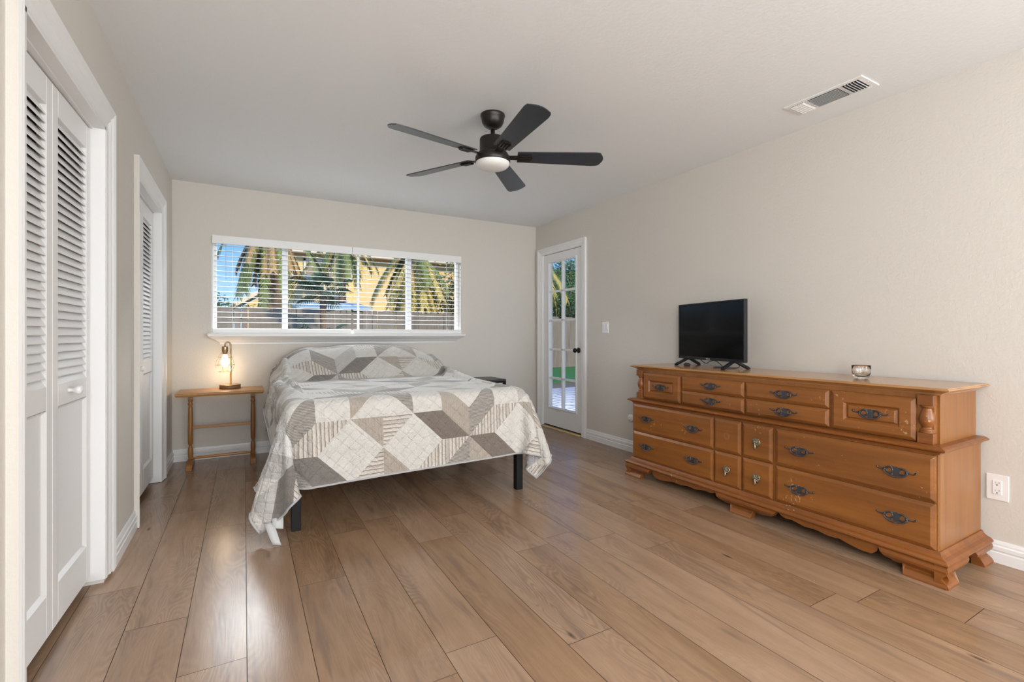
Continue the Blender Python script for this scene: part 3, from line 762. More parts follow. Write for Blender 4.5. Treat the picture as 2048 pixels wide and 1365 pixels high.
    # lower row: wide drawers at both ends, four small square ones in the middle
    for (z0, z1) in zl:
        zc = (z0 + z1) / 2
        d = front('drawer', yc - .215 - .725, yc - .215, z0, z1, xl)
        for y in (1.043, 1.486): bail(d, y, zc + .003, xl - .016)
        d = front('drawer', yc + .200, yc + .200 + .728, z0, z1, xl)
        for y in (2.196, 2.622): bail(d, y, zc + .003, xl - .016)
        for k, (a, b_) in enumerate(((yc - .197, yc - .007), (yc + .003, yc + .193))):
            d = front('drawer', a, b_, z0, z1, xl)
            if k == 1 and z0 > .3:
                m = MB(); m.lathe([(.0022, 0), (.0022, .0006), (0, .0006)], (xl - .0157, (a + b_) / 2, zc), '-X', 12); m.build('screw_hole', 'black_slot', d)
                m = MB()
                for r, tw in ((.019, .0007), (.013, .0004)): m.lathe([(r - tw, 0), (r - tw, .0003), (r + tw, .0003), (r + tw, 0)], (xl - .0159, (a + b_) / 2, zc), '-X', 36)
                m.build('wear_ring', 'maple_top', d)
            else: rosette(d, (a + b_) / 2, zc, xl - .016)
    # upper row
    zu = [(.708, .806), (.608, .704)]
    for (z0, z1) in zu:
        for (a, b_) in ((yc - .479, yc + .004), (yc + .012, yc + .497)):
            d = front('drawer', a, b_, z0, z1, xu); bail(d, (a + b_) / 2 - .004, (z0 + z1) / 2 + .002, xu - .016)
    for (a, b_) in ((yc - .853, yc - .489), (yc + .507, yc + .868)):
        d = front('drawer', a, b_, .608, .806, xu, kind='panel'); bail(d, (a + b_) / 2, .709, xu - .011)
    # turned half columns
    for y in (u0 + .040, u1 - .028):
        m = MB(); x = xu + .006; hw = .030
        for z0, z1 in ((.604, .652), (.778, .826)):
            m.box(x - .026, x + .02, y - hw, y + hw, z0, z1)
        m.lathe([(.029, .652), (.028, .657), (.024, .660), (.0265, .664), (.0265, .668), (.021, .671), (.019, .676), (.022, .684), (.0285, .697), (.031, .710), (.030, .724), (.025, .742), (.0195, .757), (.018, .764), (.022, .767), (.025, .770), (.025, .774), (.028, .778)], (x, y, 0), 'Z', 32)
        m.build('turned_post', 'maple_dark', t, bevel=.002)
dresser()

# ------------------------------------------------------------------ television on the dresser
def television():
    t = thing('television', 'black flat screen television on two V-shaped feet at the left end of the dresser', 'television', (2.962, 2.31, .8632), R_(256.7), local=True)
    hw, zb, zt = .352, .050, .476
    m = MB(); m.box(-hw, hw, .004, .022, zb, zt)
    m.box(-hw, -hw + .011, -.006, .004, zb, zt).box(hw - .011, hw, -.006, .004, zb, zt).box(-hw + .011, hw - .011, -.006, .004, zt - .012, zt).box(-hw + .011, hw - .011, -.006, .004, zb, zb + .020)
    m.build('housing', 'tv_plastic', t, bevel=.002)
    m = MB(); m.prism([(-.27, .10), (.27, .10), (.27, .36), (.22, .40), (-.22, .40), (-.27, .36)], lambda a, b, h: (a, h, b), .022, .060); m.build('back_cover', 'tv_plastic', t, bevel=.006)
    m = MB().box(-hw + .011, hw - .011, -.002, .0045, zb + .020, zt - .012); m.build('screen', 'tv_screen', t)
    return t
tv = television()
def tv_rest(t):
    m = MB()
    # the blurred maker's mark: a short row of small pale strokes
    for i, (x, wd, hh) in enumerate(((-.022, .004, .0075), (-.0165, .0035, .0055), (-.010, .005, .0075), (-.003, .004, .0055), (.003, .004, .0055), (.0085, .0035, .0055), (.014, .004, .0055))):
        m.box(x, x + wd, -.0068, -.006, .0565, .0565 + hh)
    m.build('maker_mark', 'tag_white', t)
    m = MB().box(-.235, -.228, -.0068, -.006, .060, .0635); m.build('indicator', 'tag_white', t)
    for x in (-.245, .245):
        m = MB()
        for sg in (-1, 1):
            a = Vector((x, .010, .058)); e_ = Vector((x + (.012 if x > 0 else -.012), .010 + sg * .105, .006))
            d = (e_ - a).normalized(); m.obox((a + e_) / 2, d, (1, 0, 0), d.cross(Vector((1, 0, 0))), (e_ - a).length / 2, .012, .009)
            m.box(e_.x - .010, e_.x + .010, e_.y - .010, e_.y + .010, 0.0005, .009)
        m.box(x - .012, x + .012, 0.0, .022, .048, .066)
        m.build('foot', 'black_metal', t, bevel=.002)
    m = MB(); pts = []
    P = [(-.16, .045, .052), (-.11, .06, .020), (-.05, .055, .040), (.0, .05, .046), (.045, .045, .034), (.08, .05, .006), (.05, .02, .004), (.075, -.02, .004), (.12, .02, .004), (.2, .045, .004), (.235, .06, .02), (.24, .045, .10)]
    for i in range(len(P) - 1):
        p0 = Vector(P[max(i - 1, 0)]); p1 = Vector(P[i]); p2 = Vector(P[i + 1]); p3 = Vector(P[min(i + 2, len(P) - 1)])
        for k in range(6):
            s = k / 6; pts.append(.5 * ((2 * p1) + (p2 - p0) * s + (2 * p0 - 5 * p1 + 4 * p2 - p3) * s * s + (3 * p1 - p0 - 3 * p2 + p3) * s ** 3))
    pts = [Vector((p.x, p.y, max(p.z, .0035))) for p in pts]
    m.tube(pts, .0028, 7); m.build('power_cable', 'black_slot', t)
tv_rest(tv)
m = MB().lathe([(.0, 0), (.020, 0), (.024, .004), (.025, .011), (.021, .018), (.012, .022), (0, .023)], (2.955, 2.50, .8622), 'Z', 24)
o = m.build('remote_receiver', 'black_slot'); o.data.transform(Matrix.Translation((-2.955, -2.50, -.8622))); o.location = (2.955, 2.50, .8622)
tag(o, 'small round black gadget lying on the dresser under the television', 'gadget')

# ------------------------------------------------------------------ glass cup
def cup():
    c = (2.905, 1.300, .8625)
    m = MB(); m.lathe([(0, .004), (.024, .004), (.028, 0), (.030, .001), (.036, .012), (.0415, .030), (.0435, .050), (.0440, .070), (.0425, .0725), (.0400, .070), (.0395, .050), (.0375, .032), (.031, .018), (.020, .012), (0, .011)], c, 'Z', 40)
    rnd = random.Random(2)
    m.v = [(c[0] + (x - c[0]) * (1 + .018 * math.sin(3 * math.atan2(y - c[1], x - c[0]) + 40 * (z - c[2]))), c[1] + (y - c[1]) * (1 + .018 * math.sin(3 * math.atan2(y - c[1], x - c[0]) + 40 * (z - c[2]))), z) for x, y, z in m.v]
    o = m.build('glass_cup', 'clear_glass'); o.data.transform(Matrix.Translation((-c[0], -c[1], -c[2]))); o.location = c
    tag(o, 'small clear glass candle cup standing on the dresser top', 'cup')
cup()

# ------------------------------------------------------------------ ceiling fan
def fan():
    cx, cy = 1.322, 2.575
    t = thing('ceiling_fan', 'dark bronze five-blade ceiling fan with a round frosted light', 'ceiling fan', (cx, cy, ZC))
    m = MB().lathe([(.074, 2.44), (.075, 2.432), (.072, 2.425), (.070, 2.415), (.066, 2.395), (.056, 2.376), (.042, 2.366), (.034, 2.362), (.020, 2.360), (0, 2.360)], (cx, cy, 0), 'Z', 40); m.build('canopy', 'bronze_dark', t)
    m = MB().lathe([(.0135, 2.352), (.0135, 2.29)], (cx, cy, 0), 'Z', 20); m.build('downrod', 'bronze_dark', t)
    m = MB().lathe([(.028, 2.305), (.030, 2.300), (.060, 2.300), (.077, 2.295), (.080, 2.288), (.080, 2.215), (.090, 2.205), (.094, 2.200), (.095, 2.185), (.088, 2.180), (0, 2.180)], (cx, cy, 0), 'Z', 48); m.build('motor_housing', 'bronze_dark', t)
    m = MB().lathe([(.096, 2.190), (.105, 2.184), (.107, 2.178), (.107, 2.152), (.104, 2.148), (0, 2.148)], (cx, cy, 0), 'Z', 48); m.build('light_ring', 'bronze_dark', t)
    m = MB().lathe([(.102, 2.154), (.103, 2.146), (.099, 2.133), (.087, 2.121), (.066, 2.113), (.035, 2.108), (0, 2.107)], (cx, cy, 0), 'Z', 48); m.build('frosted_diffuser', 'fan_diffuser', t)
    zb = 2.188
    for k in range(5):
        a = R_(46.8 + 72 * k); d = Vector((math.cos(a), math.sin(a), 0)); n = Vector((-d.y, d.x, 0)); p = R_(-13)
        n2 = n * math.cos(p) + Vector((0, 0, 1)) * math.sin(p); up = d.cross(n2).normalized()
        base = Vector((cx, cy, zb))
        outline = [(.150, -.052), (.626, -.070), (.653, -.066)]
        for j in range(9):
            f = j / 8; outline.append((.660 + .022 * math.sin(f * math.pi) + .010 * (f - .3), -.060 + .118 * f))
        outline += [(.652, .066), (.622, .070), (.150, .052)]
        f = lambda u, v, h: tuple(base + d * u + n2 * v + up * h)
        m = MB(); m.prism(outline, f, -.003, .003); m.build('blade', 'blade_navy', t, bevel=.0015, seg=1)
        m = MB(); m.prism([(.085, -.020), (.155, -.022), (.165, -.034), (.215, -.036), (.238, -.026), (.245, 0), (.238, .026), (.215, .036), (.165, .034), (.155, .022), (.085, .020)], f, -.0075, -.0032)
        for v in (-.024, -.008, .008, .024): m.prism([(.165, v - .0045), (.225, v - .0045), (.232, v), (.225, v + .0045), (.165, v + .0045)], f, -.015, -.0074)
        m.build('blade_bracket', 'bronze_dark', t, bevel=.0012, seg=1)
fan()

# ------------------------------------------------------------------ left bedside table with lamp
def side_table():
    t = thing('side_table', 'narrow pine trestle side table with turned posts left of the bed', 'side table', (-.16, 4.74, 0))
    x0, x1, y0, y1 = -.475, .150, 4.545, 4.935
    m = MB(); P = [(-.10, .603), (-.010, .603), (-.006, .606), (-.004, .613), (0, .617), (0, .628), (-.004, .631), (-.10, .631)]
    m.sweep([(x0, y0), (x0, y1), (x1, y1), (x1, y0)], P, XY, closed=True); m.box(x0 + .08, x1 - .08, y0 + .08, y1 - .08, .604, .6305)
    m.build('table_top', 'pine_x', t)
    for x in (-.385, .070):
        y = 4.725
        m = MB(); m.box(x - .017, x + .017, y - .017, y + .017, .565, .604)
        m.lathe([(.015, .05), (.013, .075), (.016, .085), (.018, .11), (.0185, .15), (.014, .17), (.011, .175), (.011, .185), (.0175, .20), (.0185, .30), (.0180, .42), (.016, .49), (.013, .51), (.0185, .522), (.0185, .530), (.012, .540), (.017, .552), (.017, .566)], (x, y, 0), 'Z', 20)
        m.build('post', 'pine_z', t)
        m = MB(); m.prism([(4.595, 0), (4.638, 0), (4.65, .008), (4.80, .008), (4.812, 0), (4.855, 0), (4.857, .035), (4.84, .050), (4.76, .066), (4.69, .066), (4.61, .050), (4.593, .035)], lambda a, b, h: (h, a, b), x - .021, x + .021)
        m.build('foot', 'pine_z', t, bevel=.003)
    m = MB(); m.box(-.37, .055, 4.717, 4.733, .318, .342); m.build('stretcher', 'pine_x', t, bevel=.003)
    m = MB(); m.lathe([(.011, 0), (.008, .02), (.011, .05), (.0115, .2), (.011, .39), (.008, .42), (.011, .44)], (-.377, 4.725, .078), 'X', 14); m.build('stretcher', 'pine_x', t)
side_table()
def lamp():
    cx, cy, z0 = -.105, 4.835, .6312
    t = thing('table_lamp', 'brass cage table lamp with a lit bulb on a round wooden base', 'table lamp', (cx, cy, z0))
    m = MB().lathe([(.080, 0), (.081, .004), (.081, .028), (.078, .031), (0, .031)], (cx, cy, z0), 'Z', 40); b_ = m.build('base', 'lamp_wood', t)
    m = MB().lathe([(.0815, .028), (.0825, .031), (.0815, .034), (.072, .035), (.030, .035), (.026, .033), (0, .033)], (cx, cy, z0), 'Z', 40); m.build('base_plate', 'lamp_brass', t)
    px, py = cx + .004, cy + .012
    m = MB(); pts = [(px, py, z0 + .034), (px, py, z0 + .36)]
    sx_, sy_ = px - .042, py - .012
    for k in range(1, 12):
        a = math.pi * k / 12; f = (1 - math.cos(a)) / 2; pts.append((px + (sx_ - px) * f, py + (sy_ - py) * f, z0 + .378 + .026 * math.sin(a)))
    pts.append((sx_, sy_, z0 + .36)); m.tube(pts, .0065, 10); m.build('stem', 'lamp_brass', t)
    m = MB().lathe([(.008, .368), (.023, .366), (.024, .362), (.024, .322), (.022, .318), (.019, .317), (.019, .302), (.016, .300), (0, .300)], (sx_, sy_, z0), 'Z', 28); m.build('socket', 'lamp_brass', t)
    m = MB(); n = 6; ring = [(.026, .318), (.056, .268), (.075, .206), (.056, .148)]
    P = [[(sx_ + r * math.cos(2 * math.pi * k / n + .3), sy_ + r * math.sin(2 * math.pi * k / n + .3), z0 + z) for r, z in ring] for k in range(n)]
    for k in range(n):
        m.tube(P[k], .0013, 6)
        for j in (1, 2, 3): m.tube([P[k][j], P[(k + 1) % n][j]], .0013, 6)
    m.build('cage_shade', 'lamp_brass', t)
    m = MB().lathe([(0, .305), (.012, .300), (.015, .285), (.024, .262), (.030, .238), (.029, .214), (.020, .195), (.010, .187), (0, .185)], (sx_, sy_, z0), 'Z', 24); m.build('bulb', 'bulb_glow', t)
    d = bpy.data.lights.new('bulb_light', 'POINT'); d.energy = 1.1; d.color = (1, .74, .45); d.shadow_soft_size = .028
    o = bpy.data.objects.new('bulb_light', d); COL.objects.link(o); o.parent = t; o.location = (sx_ - cx, sy_ - cy, .140)
lamp()

def night_table():
    t = thing('nightstand', 'small dark nightstand with crossed black metal sides in the corner behind the bed', 'nightstand', (2.3, 4.77, 0))
    x0, x1, y0, y1 = 2.06, 2.52, 4.585, 4.955
    m = MB().box(x0, x1, y0, y1, .592, .612); m.build('table_top', 'night_grey', t, bevel=.003)
    m = MB().box(x0 + .01, x1 - .01, y0 + .01, y1 - .01, .12, .135); m.build('shelf', 'night_grey', t)
    for x in (x0 + .012, x1 - .012):
        for y in (y0 + .012, y1 - .012): m = MB().box(x - .011, x + .011, y - .011, y + .011, 0, .593); m.build('leg', 'black_metal', t)
    for y in (y0 + .012, y1 - .012):
        m = MB(); m.box(x0 + .02, x1 - .02, y - .008, y + .008, .572, .592); xm = (x0 + x1) / 2
        for a, b_ in ((x0 + .02, x1 - .02), (x1 - .02, x0 + .02)): m.tube([(a, y, .572), (b_, y, .14)], .006, 6)
        m.build('cross_brace', 'black_metal', t)
night_table()

# ------------------------------------------------------------------ bed frame, mattress, quilt
def bed():
    bx0, bx1, by0, by1 = .225, 1.735, 2.895, 4.93
    t = thing('bed_frame', 'black metal platform bed frame with square legs under the patchwork quilt', 'bed', (.98, 3.9, 0))
    for y in (by0 + .005, 3.9, by1 - .055):
        for x in (bx0 + .005, bx1 - .055):
            m = MB().box(x, x + .05, y, y + .05, 0, .27); m.build('leg', 'black_metal', t, bevel=.003)
    m = MB(); m.box(bx0, bx0 + .03, by0, by1, .27, .31).box(bx1 - .03, bx1, by0, by1, .27, .31).box(bx0, bx1, by0, by0 + .03, .27, .31).box(bx0, bx1, by1 - .03, by1, .27, .31)
    m.build('side_rail', 'black_metal', t)
    m = MB()
    for k in range(12): y = by0 + .08 + k * .165; m.box(bx0 + .03, bx1 - .03, y, y + .05, .29, .31)
    m.build('slats', 'black_metal', t)
    m = MB().box(bx0 + .003, bx1 - .003, by0 + .003, by1 - .003, .312, .690)
    o = m.build('mattress', 'mattress', bevel=.04, seg=4); o.data.transform(Matrix.Translation((-.98, -3.9, -.312))); o.location = (.98, 3.9, .312)
    tag(o, 'mattress lying on the bed frame, covered by the patchwork quilt', 'mattress')
bed()

# rest positions of the draped quilt on a regular grid: first column in mm, then mm steps
CL = [
73,2833,49,24,-5,17,24,-5,18,24,-6,17,22,-8,18,17,-16,20,11,-19,20,5,-22,20,18,-11,21,22,-3,20,22,8,19,-2,30,1,-26,15,2,-26,15,3,-11,28,-1,11,28,0,30,8,1,29,-6,2,24,-19,0,29,-6,0,
30,4,0,30,4,0,30,3,0,29,2,0,30,3,1,30,3,0,30,2,0,30,2,1,30,2,0,30,1,0,30,1,1,30,1,0,30,1,1,30,0,1,30,0,0,30,0,1,30,1,0,30,0,1,30,0,0,30,0,1,
30,0,0,30,0,1,30,0,1,30,0,0,30,0,1,31,0,0,30,0,1,30,-1,0,30,0,1,30,0,1,30,0,0,30,0,1,30,0,0,30,-1,1,30,0,1,30,-1,0,30,0,1,30,-1,0,30,-1,1,30,0,1,
30,0,1,30,1,0,30,2,1,30,2,1,29,-8,1,17,-24,3,-11,-25,13,3,-30,3,19,-24,-4,29,-5,-7,27,-11,-7,29,1,-8,16,23,-11,11,25,-12,-19,14,-19,-19,14,-18,-19,15,-18,-15,19,-18,4,24,-18,21,5,-20,
21,-8,-21,23,0,-19,23,2,-19,57,2841,73,23,-8,17,24,-7,18,23,-5,17,25,-2,18,22,-8,18,13,-18,20,4,-22,20,8,-21,20,21,-6,21,22,0,20,16,24,7,-25,16,3,-10,28,-1,-23,20,2,7,29,2,30,9,0,
28,-8,1,25,-17,1,30,-5,0,30,5,0,29,2,0,30,2,0,30,2,0,30,4,1,30,4,0,30,3,0,30,2,1,30,2,0,30,0,0,30,1,1,30,0,0,30,1,1,30,0,1,30,0,0,30,0,1,30,0,0,
30,0,1,30,0,0,30,0,1,30,0,0,30,0,1,30,0,1,30,0,0,30,0,1,30,0,0,30,0,1,30,0,1,30,0,0,30,0,1,30,0,0,30,0,1,30,-1,0,30,0,1,30,0,1,30,-1,0,30,0,1,
30,-1,1,30,-2,0,30,-1,1,30,0,1,30,2,0,30,3,1,30,2,1,29,-4,1,23,-21,1,7,-28,5,-8,-29,10,15,-26,-2,27,-11,-7,28,-7,-7,27,11,-9,17,22,-11,-16,19,-18,-13,20,-18,-14,20,-18,-22,11,-17,
1,25,-18,21,9,-19,18,-11,-22,22,-2,-19,23,1,-19,24,-1,-20,42,2849,97,22,-10,18,23,-8,17,23,-8,18,24,-3,17,24,2,17,21,-11,19,9,-20,20,3,-23,20,9,-20,21,23,10,16,26,2,16,-2,30,2,-20,22,2,
-24,18,3,4,29,2,29,12,0,28,-11,1,26,-15,1,30,-3,0,29,5,0,30,-1,0,30,2,0,30,3,0,30,5,1,29,5,0,30,3,0,30,2,0,30,1,1,30,0,0,30,1,1,30,0,0,30,0,1,30,0,1,
30,0,0,30,0,1,30,0,0,30,0,1,30,0,0,30,0,1,30,0,0,30,0,1,30,0,1,30,0,0,30,0,1,30,0,0,30,0,1,30,0,0,30,0,1,30,0,1,30,0,0,30,0,1,30,0,0,30,-1,1,
30,0,1,30,0,0,30,-1,1,30,0,1,30,-2,0,30,-2,1,30,-1,1,30,1,0,30,3,1,30,4,1,30,-2,1,25,-16,1,1,-30,5,15,-28,3,4,-29,4,25,-15,-7,29,2,-7,25,13,-10,-3,25,-17,-5,24,-16,
-18,17,-18,-22,10,-17,-3,24,-18,18,14,-19,18,-11,-22,21,6,-19,23,-6,-19,23,-1,-19,15,-16,-21,29,2862,121,20,-13,18,21,-11,18,24,-8,17,23,-8,18,24,2,17,25,2,17,15,-17,20,9,-20,20,1,-22,20,17,-16,19,
20,18,12,22,20,11,-18,24,2,-26,14,3,1,31,2,28,13,0,26,-14,1,28,-11,1,30,-1,0,30,3,0,30,-3,0,30,3,0,30,4,0,29,6,0,30,5,1,29,3,0,30,1,0,30,1,1,30,0,0,30,0,1,
30,0,0,30,0,1,30,0,1,31,0,0,30,0,1,30,0,0,30,0,1,30,0,0,30,0,1,30,0,0,30,0,1,30,0,1,30,0,0,30,0,1,30,0,0,30,0,1,30,0,1,30,0,0,30,0,1,30,0,0,
30,0,1,30,0,0,30,0,1,30,-1,1,30,0,0,30,0,1,30,0,0,30,-2,1,30,-2,1,30,-3,1,30,0,0,29,3,1,30,5,1,30,1,1,27,-14,0,12,-27,3,-1,-31,5,21,-20,-1,19,-25,-2,28,7,-8,
17,21,-13,-4,25,-17,-15,19,-17,-23,10,-17,-6,23,-18,14,19,-19,19,-11,-21,20,11,-20,21,-9,-19,23,-3,-19,11,-18,-21,18,-14,-20,28,2884,142,10,-20,20,19,-14,18,21,-12,18,21,-12,18,25,3,17,25,1,17,24,-3,18,
12,-18,20,6,-22,20,4,-22,20,25,-3,17,21,18,11,-6,30,3,-25,16,4,-3,30,2,27,15,0,26,-14,1,29,-9,1,30,2,-1,30,-5,1,30,1,0,30,3,0,29,5,0,29,7,0,30,5,1,30,2,0,30,0,0,
30,0,1,30,0,0,30,0,1,30,0,0,30,0,1,30,0,1,30,0,0,30,0,1,30,0,0,30,0,1,30,0,0,30,0,1,30,0,0,30,0,1,30,0,1,30,0,0,30,0,1,30,0,0,30,0,1,30,0,1,
30,0,0,30,0,1,30,0,0,30,0,1,30,0,0,30,0,1,30,0,1,30,0,0,30,-1,1,30,0,0,30,0,1,30,-3,1,30,-3,1,30,-2,0,30,2,1,29,6,1,30,2,1,28,-11,0,16,-25,2,7,-30,3,
7,-30,1,27,-11,-2,27,9,-11,8,25,-14,-11,22,-17,-22,10,-17,-8,23,-19,9,21,-17,20,-8,-22,18,13,-20,19,-12,-19,23,-3,-19,9,-19,-21,21,-12,-19,1,-21,-22,50,2897,158,-13,-12,25,10,-19,21,24,-8,16,18,-15,19,
18,-15,19,24,6,17,25,-1,17,23,-5,18,9,-21,20,1,-22,20,15,-17,20,26,8,13,6,29,6,-23,19,4,-6,29,2,26,18,0,27,-14,1,29,-6,1,30,1,-1,29,-6,1,30,0,0,30,5,0,29,6,0,30,7,0,
29,4,0,30,0,1,30,0,0,30,0,1,30,0,0,30,0,1,30,0,0,30,0,1,30,0,1,30,0,0,30,0,1,30,0,0,30,0,1,30,0,0,30,0,1,31,0,0,30,0,1,30,0,1,30,0,0,30,0,1,
30,0,0,30,0,1,30,0,1,30,0,0,30,0,1,30,0,0,30,0,1,30,0,0,30,0,1,30,0,1,30,0,0,30,0,1,30,0,0,30,-1,1,30,-1,1,29,-4,1,30,-3,0,30,1,1,30,5,1,29,5,1,
29,-10,0,16,-25,2,4,-31,2,15,-25,2,29,-9,-5,22,16,-11,0,25,-16,-22,12,-17,-11,22,-19,3,23,-17,22,-5,-21,17,14,-20,18,-13,-20,23,-4,-19,7,-20,-21,22,-8,-20,1,-22,-21,18,-15,-19,75,2902,174,-16,-4,25,
-11,-10,25,10,-20,21,25,-5,15,23,-11,16,8,-19,23,25,6,17,22,-10,17,23,-2,19,6,-21,20,2,-22,20,24,-8,18,18,22,8,-17,24,4,-9,29,3,24,20,1,27,-13,0,30,-3,0,30,-1,0,29,-8,1,30,1,0,
29,6,0,29,8,0,30,6,0,30,2,0,30,0,1,30,-1,0,30,0,1,30,0,0,30,0,1,30,0,1,30,0,0,30,0,1,30,0,0,30,0,1,30,0,0,30,0,1,30,0,0,30,0,1,30,0,0,30,0,1,
30,0,1,30,0,0,30,0,1,30,0,0,30,0,1,30,0,1,30,0,0,30,0,1,30,0,0,30,-1,1,30,0,0,30,0,1,30,0,1,30,1,0,30,0,1,30,0,1,30,0,0,30,-1,1,30,-3,0,30,-5,1,
30,-1,1,29,5,1,29,7,1,29,-9,0,18,-24,2,3,-31,2,21,-21,0,28,-5,-5,18,21,-13,-17,19,-18,-13,20,-17,-4,23,-18,23,0,-21,16,15,-20,16,-16,-20,23,-4,-19,6,-20,-21,23,-6,-19,3,-22,-21,20,-10,-20,
19,-12,-20,100,2891,187,-14,11,25,-14,-3,26,-11,-9,27,8,-20,21,24,-8,16,26,-4,15,2,-19,24,27,5,15,17,-15,19,23,-3,19,0,-22,20,13,-19,20,26,8,13,-1,30,4,-16,25,3,21,23,2,28,-11,0,30,0,0,
29,-8,0,30,-5,1,29,2,0,30,7,0,28,8,0,30,5,0,30,0,0,30,-1,1,30,0,0,30,0,1,30,0,0,30,0,1,30,0,1,30,0,0,30,0,1,30,0,0,30,0,1,30,0,0,30,0,1,30,0,0,
30,0,1,30,0,0,30,0,1,30,0,1,30,0,0,30,0,1,30,-1,0,30,0,1,30,0,1,31,0,0,30,0,1,30,0,0,30,0,1,30,0,0,30,0,1,30,0,1,30,0,0,30,1,1,30,0,1,30,0,0,
30,0,1,30,-2,0,29,-5,1,30,-3,1,30,3,1,28,8,1,30,-6,0,19,-23,2,4,-31,2,23,-21,-1,28,6,-8,8,24,-15,-13,20,-18,-17,19,-18,22,7,-19,16,14,-20,16,-16,-21,22,-4,-19,5,-21,-21,23,-6,-19,
8,-20,-20,21,-4,-21,21,-8,-21,7,13,-26,119,2909,202,-8,-19,22,-12,10,26,-11,-5,27,-12,-2,28,5,-20,22,23,-11,16,26,1,15,1,-20,23,27,6,15,9,-19,20,22,-6,21,1,-23,20,23,-8,17,14,26,7,-15,25,4,
18,26,1,30,-4,-1,29,-3,1,28,-11,0,30,-4,1,30,4,0,29,8,0,29,8,0,30,1,0,30,-1,0,30,0,1,30,0,0,30,-1,1,30,0,0,30,0,1,30,0,1,30,0,0,30,0,1,30,0,0,30,0,1,
30,0,0,30,0,1,30,0,0,30,0,1,30,0,0,30,0,1,30,0,1,30,0,0,30,0,1,30,0,0,30,0,1,30,0,1,30,0,0,30,0,1,30,0,0,30,0,1,30,0,1,30,0,0,30,0,1,30,0,0,
30,0,1,30,1,1,30,0,0,30,0,1,30,-1,0,30,-4,1,29,-5,1,30,1,1,28,10,1,30,-5,0,21,-22,2,7,-30,2,25,-15,-2,25,13,-12,-2,25,-16,-19,15,-18,12,19,-19,20,9,-20,13,-17,-20,23,-4,-20,
7,-20,-21,21,-6,-20,17,-16,-19,16,7,-24,21,-5,-21,11,7,-26,16,6,-26,109,2932,218,13,-18,20,5,-17,25,-13,-13,24,-10,6,28,-10,4,28,-1,-17,24,21,-14,17,27,5,15,0,-21,22,27,6,15,3,-20,23,20,-11,19,
7,-21,21,25,12,11,-8,28,4,15,28,1,30,0,0,29,-6,1,28,-11,0,30,-3,1,29,6,0,28,10,-1,30,4,1,30,0,0,30,-1,0,30,-1,1,30,0,0,30,0,1,30,0,0,30,0,1,30,0,1,30,0,0,
30,0,1,30,0,0,30,0,1,30,0,0,30,0,1,30,0,0,30,0,1,30,0,0,30,0,1,30,0,1,30,0,0,30,0,1,30,0,0,30,0,1,30,0,1,30,0,0,30,0,1,30,0,0,30,0,1,30,0,1,
30,0,0,30,0,1,30,0,0,30,0,1,30,0,1,30,1,0,30,0,1,30,0,0,30,-3,1,30,-6,1,30,-1,1,28,11,1,29,-4,0,22,-20,1,10,-29,3,30,-10,-6,18,20,-11,-17,18,-19,4,23,-18,21,10,-20,
11,-18,-21,23,-2,-20,10,-20,-20,21,-6,-20,21,-5,-21,13,9,-26,21,0,-21,9,9,-27,11,7,-27,7,7,-29,82,2925,229,18,4,23,21,-4,22,9,-17,23,3,-14,27,-11,-6,28,-8,6,28,-8,-13,26,18,-15,18,27,5,15,
0,-21,23,27,7,14,-1,-20,23,11,-17,21,24,-9,18,14,26,4,3,31,3,30,1,0,29,-5,1,28,-12,0,30,-1,1,29,8,-1,28,9,0,30,1,1,30,-1,0,30,-1,0,30,0,1,30,0,0,30,0,1,30,0,0,
30,0,1,30,0,1,30,0,0,30,0,1,30,0,0,31,0,1,30,0,0,30,0,1,30,0,0,30,0,1,30,0,0,30,0,1,30,0,1,30,0,0,30,0,1,30,0,0,30,0,1,30,0,1,30,0,0,30,0,1,
30,0,0,30,0,1,30,0,1,30,0,0,30,0,1,30,0,0,30,0,1,30,0,1,30,1,0,30,-1,1,30,1,0,30,0,1,29,-7,1,30,-3,1,28,11,1,30,-3,0,24,-17,1,14,-28,2,29,-2,-6,8,24,-17,
-11,21,-18,20,13,-20,11,-19,-21,23,-2,-19,15,-16,-20,20,-1,-22,21,2,-22,14,8,-25,14,7,-26,5,8,-28,7,8,-29,3,7,-28,2,5,-30,59,2925,248,19,-6,22,20,-2,23,17,9,23,21,-5,21,7,-14,26,1,-16,26,
-13,3,27,-8,-6,28,11,-19,20,27,6,14,-1,-20,23,28,6,16,-2,-20,23,12,-17,21,28,9,11,4,30,3,29,8,0,28,-9,1,28,-10,0,30,2,1,28,11,-1,30,4,0,30,-1,0,30,-2,1,30,1,0,30,0,1,
30,0,0,30,0,1,30,0,0,30,0,1,30,0,1,30,0,0,30,-1,1,30,0,0,30,0,1,30,0,0,30,0,1,30,0,0,30,0,1,30,0,0,30,0,1,30,0,1,30,0,0,30,0,1,30,0,0,30,0,1,
30,0,1,30,0,0,30,0,1,30,0,0,30,0,1,30,0,1,30,0,0,30,0,1,30,1,0,30,0,1,30,0,1,30,0,0,30,1,1,30,-2,0,30,2,1,30,-3,1,29,-7,1,28,11,1,30,-3,0,26,-15,1,
19,-23,1,29,5,-11,-8,24,-18,14,19,-18,14,-18,-21,21,-7,-20,22,-5,-20,17,6,-24,16,8,-24,9,9,-27,8,8,-28,3,7,-29,3,6,-29,1,3,-30,-2,1,-30,3,6,-29,51,2950,263,8,-15,25,16,-11,23,18,-5,24,
20,1,22,19,11,21,16,-12,22,9,-12,26,-7,-10,28,-10,-4,28,4,-20,22,27,6,14,-3,-19,24,27,5,17,-1,-19,23,21,-15,17,15,26,6,31,2,-2,28,10,2,25,-15,1,30,6,0,28,9,-1,30,-1,1,30,-2,0,
